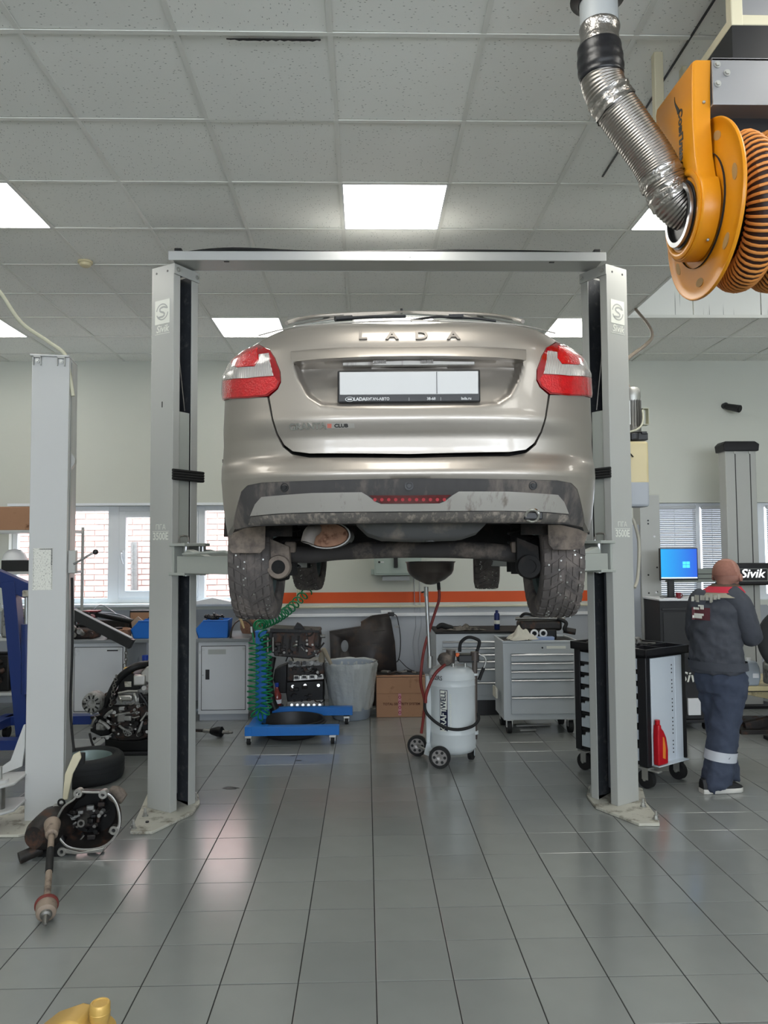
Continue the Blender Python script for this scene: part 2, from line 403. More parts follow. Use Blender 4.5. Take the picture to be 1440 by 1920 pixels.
# window in the left part of the back wall
def bars(parent, name, rects, y0, y1, m='upvc', bev=0.006):
    for k, (a, c, z0, z1) in enumerate(rects): MB().bb((a, y0-.0015*k, z0), (c, y1+.0015*k, z1)).build(name, m, parent, smooth=30, bevel=bev)
w1 = thing('window_1', None, None, (0, YB, 0)); w1['kind'] = 'structure'
a, c, z0, z1 = W1; y0, y1 = 0.09, 0.15
bars(w1, 'window_frame', [(a, c, z1-.06, z1), (a, c, z0, z0+.06), (a, a+.06, z0, z1), (c-.06, c, z0, z1), (-3.035, -2.905, z0, z1), (-1.98, -1.90, z0, z1)], y0, y1)
bars(w1, 'sash', [(-2.905, -1.98, z1-.135, z1-.06), (-2.905, -1.98, z0+.06, z0+.145), (-2.905, -2.825, z0+.06, z1-.06), (-2.06, -1.98, z0+.06, z1-.06)], y0-.015, y1)
for (pa, pc, e) in ((a+.06, -3.035, 0), (-2.825, -2.06, .08), (-1.90, c-.06, 0)):
    MB().bb((pa, .115, z0+.06+e), (pc, .121, z1-.06-e*0.9)).build('pane', 'glass_pane', w1, smooth=0)
MB().bb((a-.03, -.10, z0-.035), (c+.03, .12, z0)).build('sill', 'upvc', w1, smooth=30, bevel=.008)
h = MB(); h.box((-2.865, y0-.025, 1.70), (.03, .02, .07)); h.tube(smoothpath([(-2.865, y0-.03, 1.70), (-2.865, y0-.06, 1.70), (-2.86, y0-.062, 1.64), (-2.845, y0-.05, 1.58)]), .010); h.build('handle', 'white_plastic', w1)
MB().bb((a-.02, -.012, z1), (c+.02, .05, z1+.03)).build('trim_1', 'upvc', w1, smooth=0)
# window with blinds on the right
w2 = thing('window_2', None, None, (0, YB, 0)); w2['kind'] = 'structure'
a, c, z0, z1 = W2
bars(w2, 'window_frame', [(a, c, z1-.05, z1), (a, c, z0, z0+.07), (a, a+.06, z0, z1), (c-.06, c, z0, z1), (3.955, 4.015, z0, z1), (4.70, 4.80, z0, z1)], y0, y1)
MB().bb((a+.06, .118, z0+.06), (c-.06, .124, z1-.05)).build('pane', 'glass_pane', w2, smooth=0)
D('slat', (190, 194, 198), 0.5, var=0.02)
sl0 = None
for (pa, pc) in ((3.37, 3.95), (4.02, 4.69), (4.81, 5.4)):
    sl0 = None
    for k in range(46):
        z = z1-.075-k*.0228
        if z < z0+.06: break
        if sl0 is None:
            s_ = MB().box((0, 0, 0), (pc-pa, .026, .0012), rot=Matrix.Rotation(math.radians(-52), 3, 'X')).build('blind_slat', 'slat', w2, smooth=0); sl0 = s_
        else:
            s_ = sl0.copy(); COL.objects.link(s_)
        s_.location = ((pa+pc)/2, .055, z)
    MB().bb((pa, .03, z1-.07), (pc, .08, z1-.035)).build('headrail', 'slat', w2, smooth=0, bevel=.004)
    for e in (.12, (pc-pa)*.55): MB().cyl((pa+e, .042, z1-.06), (pa+e, .042, z0+.05), .002, n=5).build('ladder_cord', 'slat', w2)
# brick wall of the building outside the window
BRK = mat('brick_face', (214, 174, 162), 0.85, var=0.12, scale=12, rnd=0.12, bump=0.2, bscale=40)
M['brick_face'] = BRK; D('mortar', (200, 178, 168), 0.9)
ob = MB().bb((-7.5, 10.72, -0.1), (0.8, 10.95, 3.6)).build('outside_wall', 'mortar', smooth=0); tag(ob, 'red brick wall of the building outside the window', 'wall'); ob['kind'] = 'structure'
bm_ = None; bw, bh = 0.262, 0.0775; cnt = 0; RB = MB()
for r in range(0, 40):
    z = 0.75+r*bh
    for k in range(-2, 30):
        x = -6.8+k*bw+(bw/2 if r % 2 else 0)
        if z > 2.75 or x > 0.3: continue
        a_, c_, w_ = proj((x, 10.7, z))
        visb = 130 < a_ < 440 and 935 < c_ < 1150
        if visb and cnt < 300:
            cnt += 1
            if bm_ is None: o = MB().box((0, 0, 0), (bw-.012, .03, bh-.012)).build('brick', 'brick_face', ob, smooth=0); bm_ = o
            else: o = bm_.copy(); COL.objects.link(o)
            o.location = (x, 10.716+random.uniform(-.004, .004), z)
        else: RB.box((x, 10.716, z), (bw-.012, .03, bh-.012))
tag(RB.build('brick_field', 'brick_face', ob, smooth=0), kind='stuff')
p = MB(); pp = at(252, 1000, 10.6); p.cyl((pp.x, 10.6, 1.86), (pp.x+.02, 10.6, 0.2), .05); tag(p.build('downpipe', 'dull_steel', smooth=40), 'rusty grey downpipe against the brick wall outside the window', 'pipe')
ground = MB().bb((-14, YB+.3, -.25), (14, 16, -.12)).build('ground_outside', 'mortar', smooth=0); tag(ground, kind='structure')

# services on the back wall
q = MB(); q.cyl((-1.30, YB-.03, 1.062), (3.25, YB-.03, 1.062), .013, n=8)
for k in range(6): q.box((-1.2+k*.8, YB-.02, 1.062), (.02, .03, .04))
tag(q.build('air_pipe', 'pipe_cream', smooth=40), 'thin cream compressed-air pipe running below the orange stripe', 'pipe')
q = MB().bb((-1.36, YB-.035, .950), (3.25, YB-.012, .985)); tag(q.build('cable_trunking', 'white_plastic', smooth=0, bevel=.003), 'white plastic cable trunking along the grey wall', 'cable trunking')
def wp(px, py, dy=0.0): return at(px, py, YB-dy)
# ================================================================ MAIN TWO-POST LIFT
lift = thing('two_post_lift', 'pale grey two-post car lift with crossbeam holding up the silver car', 'car lift')
def V2(a): return Vector((math.cos(math.radians(a)), math.sin(math.radians(a)), 0))
D('cyl_grey', (120, 124, 132), .3, .4, var=.1)
LP = [dict(N=Vector((-1.283, 5.06, 0)), A=V2(148), B=V2(58), s=-1), dict(N=Vector((1.654, 5.057, 0)), A=V2(32), B=V2(122), s=1)]
PW, PD, PH = 0.212, 0.228, 3.665
CPROF = [(0, .06), (0, 0), (PW, 0), (PW, PD), (0, PD), (0, .165), (.007, .165), (.007, PD-.007), (PW-.007, PD-.007), (PW-.007, .007), (.007, .007), (.007, .06)]
for P in LP:
    N_, A, B, sd = P['N'], P['A'], P['B'], P['s']
    W = lambda a, b, z, N_=N_, A=A, B=B: N_ + A*a + B*b + Vector((0, 0, z))
    post = MB().prism(CPROF, lambda a, b, t: W(a, b, t), 0.018, PH).build('post', 'post_grey', lift, smooth=30, bevel=.006)
    MB().bb((0, 0, 0), (0, 0, 0))
    # dark sheets that paint in the shade, chain and cylinder inside the channel
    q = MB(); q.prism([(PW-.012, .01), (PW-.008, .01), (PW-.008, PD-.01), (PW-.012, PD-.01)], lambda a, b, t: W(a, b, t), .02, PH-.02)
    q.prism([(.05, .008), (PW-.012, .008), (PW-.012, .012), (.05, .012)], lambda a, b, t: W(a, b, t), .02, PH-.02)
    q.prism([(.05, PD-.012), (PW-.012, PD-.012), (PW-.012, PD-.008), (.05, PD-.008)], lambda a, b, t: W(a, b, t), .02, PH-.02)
    q.build('channel_shade', 'dark_inside', post, smooth=0)
    MB().cyl(W(.10, .115, .10), W(.10, .115, 1.56), .036, n=18).build('hydraulic_cylinder', 'cyl_grey', post)
    MB().cyl(W(.03, .075, .10), W(.03, .075, PH-.08), .004, n=6).build('cable', 'dull_steel', post)
    MB().tube([W(.06, .07, PH-.1), W(.05, .09, 3.1), W(.03, .135, 2.68)], .004, n=6).build('safety_cord', 'dull_steel', post)
    # head strip with bolts
    MB().prism([(-.010, -.004), (0, -.004), (0, PD+.004), (-.010, PD+.004)], lambda a, b, t: W(a, b, t), PH-.075, PH-.005).build('head_strip', 'post_grey', post, smooth=0, bevel=.003)
    for b_ in (.03, PD-.02): bolt('bolt', W(-.010, b_, PH-.04), -A, .011, .012, 'zinc', post)
    for a_ in (.06, .165): MB().cyl(W(a_, .002, PH-.045), W(a_, -.0012, PH-.045), .008, n=12).build('bolt_hole', 'black_metal', post)
    if sd < 0: MB().prism([(.098, -.001), (.106, -.001), (.106, .002), (.098, .002)], lambda a, b, t: W(a, b, t), 2.69, 2.73).build('slot', 'black_metal', post, smooth=0)
    # base plate
    if sd < 0: poly = [(244, 1559), (285, 1559), (361, 1523), (375, 1504), (371, 1488), (330, 1470), (278, 1484), (262, 1520), (250, 1546)]
    else: poly = [(1237, 1544), (1198, 1544), (1117, 1512), (1100, 1490), (1104, 1474), (1150, 1462), (1205, 1478), (1212, 1505), (1234, 1532)]
    fp = [fl(x, y, .018) for x, y in poly]
    q = MB(); q.rings([[(p.x, p.y, 0.0005) for p in fp], [(p.x, p.y, .018) for p in fp]]); bp_ = q.build('base_plate', 'plate_cream', post, smooth=0, bevel=.003)
    for (x, y) in (((250, 1553), (272, 1530), (367, 1500)) if sd < 0 else ((1230, 1536), (1206, 1512), (1108, 1486))):
        c = fl(x, y, .018); q = MB(); q.cyl((c.x, c.y, .018), (c.x, c.y, .024), .02, n=16); q.cyl((c.x, c.y, .024), (c.x, c.y, .042), .014, n=6); q.cyl((c.x, c.y, .042), (c.x, c.y, .068), .008, n=10)
        q.build('anchor_bolt', 'zinc', bp_, smooth=30)
    if sd < 0:
        c = fl(276, 1542, .018); MB().cyl((c.x, c.y, .0182), (c.x, c.y, .026), .011, n=12).build('anchor_hole', 'black_metal', bp_)
    # carriage
    car_ = MB()
    car_.prism([(.010, .063), (.03, .063), (.03, .162), (.010, .162)], lambda a, b, t: W(a, b, t), 1.765, 2.665)
    car_ = car_.build('carriage', 'carriage_grey', lift, smooth=0, bevel=.003)
    q = MB(); ex = .125
    for z0, z1 in ((1.752, 1.772), (1.560, 1.578)):
        q.prism([(-ex, -.01), (.02, -.01), (.02, PD+.01), (-ex*.6, PD+.05), (-ex, PD-.05)], lambda a, b, t: W(a, b, t), z0, z1)
    q.prism([(-.02, .0), (.0, .0), (.0, PD), (-.02, PD)], lambda a, b, t: W(a, b, t), 1.578, 1.752)
    q.build('arm_bracket', 'carriage_grey', car_, smooth=0, bevel=.003)
    MB().cyl(W(.012, .16, 1.77), W(.012, .16, 1.80), .009).build('stop_pin', 'steel', car_)
    q = MB(); q.tube(smoothpath([W(-.03, .04, 1.772), W(-.03, .04, 1.815), W(-.04, .10, 1.818), W(-.05, .10, 1.78)]), .006, n=8); q.build('release_lever', 'dull_steel', car_)
    # wrapped black cord
    for k in range(4):
        z = 2.205+k*.018
        pts = [W(-.006, -.004, z), W(-.012, .06, z), W(-.014, .17, z), W(-.018, .262, z), W(.0, .268, z), W(.02, .236, z)]
        MB().tube(smoothpath(pts, 5), .0105, n=8).build('rubber_band', 'black_rubber', car_)
    # arms
    ends = ((-.47, 4.42), (-.46, 5.86)) if sd < 0 else ((.86, 4.44), (.98, 5.88))
    for ai, (ex_, ey_) in enumerate(ends):
        p0 = W(-.085, .045 if ai == 0 else .20, 1.63); p1 = Vector((ex_, ey_, 1.63)); d = (p1-p0); Ln = d.length; d.normalize(); sdv = Vector((-d.y, d.x, 0)); rm = Matrix((d, sdv, Vector((0, 0, 1)))).transposed()
        arm = MB().box(p0+d*(Ln*.30), (Ln*.68, .095, .112), rot=rm).build('swing_arm', 'carriage_grey', lift, smooth=0, bevel=.004)
        MB().box(p0+d*(Ln*.70), (Ln*.56, .07, .082), rot=rm).build('extension', 'post_grey', arm, smooth=0, bevel=.004)
        MB().cyl(p0+Vector((0, 0, -.075)), p0+Vector((0, 0, .125)), .02).build('pivot_pin', 'steel', arm)
        MB().prism([(0, 0), (.02, .045), (.22, 0)], lambda a, b, t: p0+d*(a+.02)+Vector((0, 0, .056+b))+sdv*t, -.03, .03).build('gusset', 'carriage_grey', arm, smooth=0, bevel=.003)
        q = MB(); q.cyl(p1+Vector((0, 0, -.045)), p1+Vector((0, 0, .02)), .035, n=16); q.cyl(p1+Vector((0, 0, .02)), p1+Vector((0, 0, .05)), .06, n=20); q.build('lift_pad', 'black_rubber', arm)
        MB().tube([p0+d*.05+sdv*.06*(1 if ai else -1)+Vector((0, 0, .07)), p0+d*(Ln*.5)+sdv*.06*(1 if ai else -1)+Vector((0, 0, .085)), p0+d*(Ln*.62)+Vector((0, 0, .05))], .009, n=8).build('arm_rod', 'carriage_grey', arm)
    # decals
    tx = -A if sd < 0 else A; nrm = -B
    def dq(u, z, w, h, m_, nm, off=.0012):
        c = N_+A*(PW/2)+tx*u+nrm*off+Vector((0, 0, z)); rm = Matrix((tx, nrm, Vector((0, 0, 1)))).transposed()
        return MB().box(c, (w, .0012, h), rot=rm).build(nm, m_, post, smooth=0)
    zl = 3.345
    dq(0, zl, .140, .165, 'decal', 'logo_plate')
    cc = N_+A*(PW/2)+nrm*.003+Vector((0, 0, zl))
    u = tx; q = MB(); R = .058; w_ = .009
    for (a0, a1) in ((.35, 3.0), (3.5, 6.15)):
        o_ = [cc+u*(R*math.cos(a0+(a1-a0)*k/14))+Vector((0, 0, R*math.sin(a0+(a1-a0)*k/14))) for k in range(15)]
        i_ = [cc+u*((R-w_)*math.cos(a0+(a1-a0)*k/14))+Vector((0, 0, (R-w_)*math.sin(a0+(a1-a0)*k/14))) for k in range(15)]
        q.add(o_+i_, [(k, k+1, 16+k, 15+k) for k in range(14)])
    sp = [(a_*1.28, b_*1.28) for a_, b_ in ((.036, .018), (.010, .026), (-.012, .022), (-.02, .012), (-.012, .002), (.012, -.006), (.018, -.016), (.008, -.026), (-.034, -.028))]
    for k in range(len(sp)-1):
        for (aa, bb2) in ((sp[k], sp[k+1]),):
            d2 = Vector((bb2[0]-aa[0], bb2[1]-aa[1])).normalized(); n2 = Vector((-d2.y, d2.x))*.0065
            vs = [cc+u*(aa[0]+n2.x)+Vector((0, 0, aa[1]+n2.y)), cc+u*(bb2[0]+n2.x)+Vector((0, 0, bb2[1]+n2.y)), cc+u*(bb2[0]-n2.x)+Vector((0, 0, bb2[1]-n2.y)), cc+u*(aa[0]-n2.x)+Vector((0, 0, aa[1]-n2.y))]
            q.add(vs, [(0, 1, 2, 3)])
    q.build('logo', 'decal_grey', post, smooth=0, recalc=False)
    base = N_+A*(PW/2)+nrm*.0012
    text('Sivik', .068, 'lettering', 'decal', post, mtx(base+Vector((0, 0, zl-.118)), tx, (0, 0, 1)), .0006, shear=.25, bold=.0012, xs=.95)
    dq(0, zl-.150, .140, .003, 'decal', 'lettering_line')
    text('ПГА', .048, 'lettering', 'decal', post, mtx(base+Vector((0, 0, 1.880)), tx, (0, 0, 1)), .0006)
    dq(0, 1.852, .155, .0035, 'decal', 'lettering_line')
    text('3500E', .068, 'lettering', 'decal', post, mtx(base+Vector((0, 0, 1.818)), tx, (0, 0, 1)), .0006, bold=.0016, xs=.86)
# crossbeam with cables on top
q = MB(); x0, x1, ya, yb, z0, z1 = -1.315, 1.648, 5.03, 5.235, 3.672, 3.735
q.bb((x0, ya, z0), (x1, ya+.006, z1)); q.bb((x0, ya, z1-.006), (x1, yb, z1)); q.bb((x0, yb-.006, z0), (x1, yb, z1))
beam = q.build('crossbeam', 'post_white', lift, smooth=0, bevel=.003)
q = MB(); q.bb((x0+.03, ya+.006, z0+.002), (x1-.03, yb-.006, z0+.006)); q.build('beam_underplate', 'post_grey', beam, smooth=0)
MB().tube(smoothpath([(x0+.05, 5.12, 3.75), (-.9, 5.1, 3.775), (-.3, 5.12, 3.762), (.5, 5.1, 3.765), (1.2, 5.12, 3.768), (x1-.04, 5.11, 3.75)]), .012).build('hydraulic_hose', 'black_rubber', beam)
for x in (-1.26, 1.60): MB().box((x, 5.09, 3.755), (.05, .05, .03)).build('hose_clip', 'black_metal', beam, bevel=.006)
for x in (-.93, 1.28): MB().box((x, 5.06, 3.6715), (.035, .012, .003)).build('slot', 'black_metal', beam)
for x in (0.31,): MB().cyl((x, 5.0295, 3.70), (x, 5.026, 3.70), .006).build('rivet', 'zinc', beam)

# pump unit on the right post
PX, PY = 1.915, 5.36
pu = MB(); pu.box((PX-.07, PY+.0, 2.50), (.05, .10, .10)); pu = pu.build('pump_unit', 'black_metal', lift, bevel=.005)
q = MB(); q.lathe([(0.0, 2.87), (.05, 2.868), (.062, 2.85), (.064, 2.80), (.060, 2.78), (.060, 2.77)], (PX, PY, 0)); q.build('motor_cap', 'zinc', pu)
q = MB(); q.lathe([(.058, 2.78), (.058, 2.585), (.062, 2.58), (.062, 2.545), (.045, 2.53), (0, 2.53)], (PX, PY, 0))
for k in range(20): a_ = 2*PI*k/20; q.box((PX+.060*math.cos(a_), PY+.060*math.sin(a_), 2.68), (.012, .003, .19), rz=a_)
q.build('motor', 'dull_steel', pu)
q = MB(); q.box((PX-.045, PY-.055, 2.68), (.022, .03, .17)); q.build('motor_label', 'zinc', pu)
q = MB(); q.bb((PX+.07, PY-.03, 2.60), (PX+.073, PY+.03, 2.72)); q.bb((PX+.11, PY-.03, 2.60), (PX+.113, PY+.03, 2.72)); q.bb((PX+.05, PY-.03, 2.60), (PX+.113, PY+.03, 2.604)); q.bb((PX+.07, PY-.03, 2.716), (PX+.113, PY+.03, 2.72)); q.build('junction_bracket', 'pipe_cream', pu)
q = MB(); q.cyl((PX, PY, 2.49), (PX, PY, 2.535), .07, n=18); q.box((PX+.03, PY-.03, 2.51), (.12, .07, .05)); q.box((PX+.06, PY-.06, 2.535), (.04, .03, .02)); q.build('valve_block', 'black_metal', pu, bevel=.004)
MB().tube(smoothpath([(PX+.055, PY-.06, 2.70), (PX+.05, PY-.08, 2.62), (PX+.01, PY-.09, 2.56), (PX-.09, PY-.07, 2.53)]), .007).build('oil_hose', 'pipe_cream', pu)
OILT = mat('oil_tank', (222, 206, 160), 0.4, var=0.06, trans=0.15)
M['oil_tank'] = OILT
q = MB(); q.bb((PX-.12, PY-.085, 2.165), (PX+.085, PY+.085, 2.475)); q.build('oil_tank', 'oil_tank', pu, bevel=.02, seg=3)
q = MB(); q.bb((PX-.12, PY-.085, 2.01), (PX+.085, PY+.085, 2.20)); q.build('oil_level', 'wall_grey', pu, bevel=.02, seg=3)
MB().tube([(PX-.08, PY-.09, 2.42), (PX-.03, PY-.092, 2.36)], .005, n=6).build('level_stick', 'black_metal', pu)
pt = at(1188, 576, 7.0)
MB().tube(smoothpath([(pt.x, 6.95, HCEIL-.005), (pt.x-.10, 6.3, 3.52), (PX+.02, 5.55, 3.10), (PX-.01, PY+.02, 2.87)]), .014).build('conduit', mat('conduit_brown', (140, 128, 116), .6), pu)
hp = [at(1191, 985, 5.35), at(1198, 1020, 5.38), at(1196, 1080, 5.36), at(1190, 1102, 5.3)]
MB().tube(smoothpath([hp[0]+Vector((-.02, 0, .05))]+hp), .011).build('pressure_hose', mat('hose_tan', (176, 172, 158), .5), pu)

# ================================================================ NEIGHBOUR LIFT POST (white, near the left edge)
l2 = thing('lift_post', 'white-painted steel lift post with notice sheet, standing beside the gearbox', 'lift post', (-1.945, 4.99, 0), math.radians(9))
q = MB(); w2_, d2_, h2_ = .232, .25, 3.0
q.prism([(0, 0), (0, .03), (-.02, .035), (-.02, .045), (0, .05), (0, d2_), (-w2_, d2_), (-w2_, 0)], lambda a, b, t: (a, b, t), .015, h2_)
pb = q.build('column', 'post_white', l2, smooth=30, bevel=.004)
MB().bb((.002, .055, 1.2), (.006, .10, 2.98)).build('cable_cover', 'post_grey', pb, smooth=0, bevel=.002)
q = MB(); q.bb((-w2_-.01, -.012, h2_), (.0, d2_, h2_+.012)); q.build('top_plate', 'post_white', l2, bevel=.002)
for x in (-w2_+.035, -.05):
    q = MB(); q.bb((x-.025, -.02, h2_-.012), (x+.025, -.002, h2_)); q.bb((x-.025, -.02, h2_-.06), (x-.020, -.002, h2_)); q.bb((x+.020, -.02, h2_-.06), (x+.025, -.002, h2_)); q.build('bracket', 'post_grey', l2)
    bolt('bolt', (x, -.003, h2_-.03), (0, -1, 0), .010, .016, 'zinc', l2)
q = MB(); q.prism([(-.42, -.20), (-.20, -.24), (.07, -.06), (.10, .16), (-.2, .34), (-.45, .3)], lambda a, b, t: (a, b, t), .0005, .018); bp_ = q.build('base_plate', 'plate_cream', l2, smooth=0, bevel=.003)
for x, y in ((-.36, -.14), (-.10, -.12), (.06, .12)):
    q = MB(); q.cyl((x, y, .018), (x, y, .04), .016, n=6); q.cyl((x, y, .04), (x, y, .06), .008); q.build('anchor_bolt', 'zinc', bp_)
sheet = mat('notice_sheet', (222, 222, 214), .7, var=.02)
N = sheet.node_tree.nodes; L = sheet.node_tree.links; b = N['Principled BSDF']; srcs = b.inputs['Base Color'].links[0].from_socket
tc = N.new('ShaderNodeTexCoord'); mp = N.new('ShaderNodeMapping'); mp.inputs['Scale'].default_value = (260, 1, 75); L.new(tc.outputs['Object'], mp.inputs[0])
no = N.new('ShaderNodeTexNoise'); no.inputs['Scale'].default_value = 1.0; L.new(mp.outputs[0], no.inputs['Vector'])
rp = N.new('ShaderNodeValToRGB'); rp.color_ramp.elements[0].position = .36; rp.color_ramp.elements[0].color = (.35, .35, .35, 1); rp.color_ramp.elements[1].position = .44
L.new(no.outputs[0], rp.inputs[0]); mm = N.new('ShaderNodeMix'); mm.data_type = 'RGBA'; mm.blend_type = 'MULTIPLY'; mm.inputs[0].default_value = .8; L.new(srcs, mm.inputs[6]); L.new(rp.outputs[0], mm.inputs[7]); L.new(mm.outputs[2], b.inputs['Base Color'])
M['notice_sheet'] = sheet
sh = MB().bb((-.205, -.0025, 1.475), (-.085, -.0005, 1.745)).build('notice_sheet', 'notice_sheet', l2, smooth=0)
q = MB()
for k in range(26): z = 1.485+k*.010; q.bb((-.203, -.004, z), (-.199, -.0026, z+.003)); q.bb((-.091-.004*(k > 12), -.004, z), (-.087, -.0026, z+.004*(1+.6*(k > 14))))
for k in range(9): q.bb((-.165+k*.008, -.004, 1.735), (-.160+k*.008, -.0026, 1.742))
tag(q.build('border_marks', 'black_metal', sh, smooth=0), kind='stuff')
q = MB(); q.box((.025, .06, 1.655), (.05, .06, .15)); lv = q.build('lever_box', 'post_grey', l2, bevel=.005)
MB().tube([(.04, .02, 1.64), (.15, 0, 1.705), (.17, 0, 1.715)], .007).build('lever', 'steel', lv); MB().ball((.178, 0, 1.718), .018).build('knob', 'black_plastic', lv)
q = MB(); q.prism([(.0, 2.38), (.03, 2.34), (.03, 2.31), (.0, 2.26)], lambda a, b, t: (a, .06+t, b), 0, .05); q.build('pulley_cover', 'post_grey', l2, bevel=.003)
MB().tube(smoothpath([(.02, .07, 1.55), (.03, .06, 1.1), (.022, .07, .7), (.05, .06, .42)]), .008).build('cable', 'black_rubber', l2)
MB().prism([(.0, .14), (.012, .30), (.06, .42), (.10, .44), (.11, .40), (.06, .30), (.03, .14)], lambda a, b, t: (a, -.02+t, b), 0, .02).build('toe_guard', 'cream_paint', l2, bevel=.004)
MB().box((.10, .02, .385), (.05, .04, .07)).build('guard_pad', 'black_rubber', l2, bevel=.004)
# low carriage with parked arm left of the post
q = MB()
for z in (.30, .14): q.prism([(-.30, -.26), (-.235, -.20), (-.22, .05), (-.50, .05), (-.62, -.20)], lambda a, b, t: (a, b, z+t), 0, .018)
q.bb((-.62, -.20, .10), (-.58, .0, .36)); q.prism([(-.64, .10), (-.55, .16), (-.55, .36), (-.64, .34)], lambda a, b, t: (a, -.22+t, b), 0, .02)
cg = q.build('carriage', 'post_white', l2, smooth=0, bevel=.008, seg=3)
MB().cyl((-.33, -.17, .13), (-.33, -.17, .33), .032).build('pivot_pin', 'dull_steel', cg)
MB().cyl((-.33, -.17, .318), (-.33, -.17, .335), .05).build('pin_head', 'post_white', cg)
MB().cyl((-.33, -.17, .335), (-.33, -.17, .41), .014).build('adjuster', 'zinc', cg)
q = MB(); q.prism([(-.25, .36), (-.235, .48), (-.235, .62), (-.245, .62), (-.32, .40), (-.42, .33), (-.42, .30)], lambda a, b, t: (a, .0+t, b), 0, .02); q.build('side_gusset', 'post_white', cg, bevel=.003)
cab = MB().tube(smoothpath([(-2.95, 4.55, HCEIL+.01), (-2.85, 4.6, 3.75), at(-30, 520, 4.7), at(0, 548, 4.75), at(40, 605, 4.85), at(90, 640, 4.95), at(122, 665, 5.0), at(130, 700, 5.02), (-1.93, 5.02, 2.75)]), .012)
tag(cab.build('hanging_cable', 'pipe_cream'), 'cream cable hanging from the ceiling into the white lift post', 'cable')
# ================================================================ CAR
CANG = -0.028; CO = Vector((0.162, 2.73, 1.50))
car = thing('hatchback_car', 'beige-silver hatchback car raised high on the two-post lift', 'car', CO, CANG)
CM = Matrix.Translation(CO) @ Matrix.Rotation(CANG, 4, 'Z'); CI = CM.inverted()
def CL(px, py, yl):
    o = CI @ EYE; d = CI.to_3x3() @ ray(px, py); return o + d*((yl-o.y)/d.y)
def lerp(tab, x):
    if x <= tab[0][0]: return tab[0][1]
    for (a, b), (c, d) in zip(tab, tab[1:]):
        if x <= c: t = (x-a)/(c-a); return b+(d-b)*t
    return tab[-1][1]
def slerp(tab, x): # smoothed
    h = .006; return (lerp(tab, x-h)+2*lerp(tab, x)+lerp(tab, x+h))/4
WT = [(.25, .775), (.40, .788), (.56, .797), (.64, .790), (.80, .786), (.93, .783), (.985, .762), (1.02, .720), (1.055, .665), (1.10, .630), (1.2, .60)]
PT = [(.20, .16), (.28, .115), (.325, .070), (.345, .050), (.415, .020), (.445, .010), (.478, .003), (.487, -.006), (.500, -.008), (.512, .006), (.54, .022), (.556, .045), (.565, .064), (.585, .066), (.64, .060), (.655, .050), (.690, .033), (.705, .031), (.73, .038), (.88, .062), (.95, .073), (1.0, .085), (1.04, .104), (1.07, .128), (1.09, .160), (1.12, .23), (1.2, .40)]
CD, CN = 0.62, 3.0
def surf(phi, z, off=0.0):
    W = slerp(WT, z); s_ = abs(math.sin(phi)); c_ = max(0.0, math.cos(phi))
    r = 1/((s_/W)**CN+(c_/CD)**CN)**(1/CN)
    x = r*math.sin(phi); y = CD-r*c_
    y += slerp(PT, z)*c_**.8 if c_ > 0 else 0
    if off:
        nx = math.copysign((s_/W)**(CN-1)/W, phi); ny = -(c_/CD)**(CN-1)/CD; l = math.hypot(nx, ny); x += nx/l*off; y += ny/l*off
    return Vector((x, y, z))
def pz(px, py):
    phi, z = (px-766)/560.0, (1033-py)/508+.2
    for _ in range(14):
        a = proj(CM @ surf(phi, z)); e = Vector((px-a[0], py-a[1]))
        if e.length < .05: break
        b = proj(CM @ surf(phi+.002, z)); c = proj(CM @ surf(phi, z+.002))
        j = Matrix((((b[0]-a[0])/.002, (c[0]-a[0])/.002), ((b[1]-a[1])/.002, (c[1]-a[1])/.002)))
        try: st = j.inverted() @ e
        except Exception: break
        st.x = max(-.12, min(.12, st.x)); st.y = max(-.06, min(.06, st.y)); phi = max(-1.56, min(1.56, phi+st.x)); z = max(.2, min(1.115, z+st.y))
    return phi, z
K = .78
def inpoly(x, y, P):
    r = False; j = len(P)-1
    for i in range(len(P)):
        if (P[i][1] > y) != (P[j][1] > y) and x < (P[j][0]-P[i][0])*(y-P[i][1])/(P[j][1]-P[i][1])+P[i][0]: r = not r
        j = i
    return r
def sdist(x, y, P):
    best = 9e9
    for i in range(len(P)):
        a = P[i-1]; b = P[i]; dx, dy = b[0]-a[0], b[1]-a[1]; l = dx*dx+dy*dy
        t = 0 if l == 0 else max(0, min(1, ((x-a[0])*dx+(y-a[1])*dy)/l)); best = min(best, math.hypot(x-a[0]-t*dx, y-a[1]-t*dy))
    return best
def outline(half, mirror, extra_phi=None):
    pts = [pz(*p) if len(p) == 2 else (p[0], p[1]) for p in half]
    if mirror:
        pts[0] = (0.0, pts[0][1]); pts[-1] = (0.0, pts[-1][1])
        pts = pts + [(-a, b) for a, b in reversed(pts[1:-1])]
    return [(a*K, b) for a, b in pts]
def resample(P, st):
    out = []
    for i in range(len(P)):
        a = P[i]; b = P[(i+1) % len(P)]; l = math.hypot(b[0]-a[0], b[1]-a[1]); n = max(1, int(l/st))
        out += [(a[0]+(b[0]-a[0])*k/n, a[1]+(b[1]-a[1])*k/n) for k in range(n)]
    return out
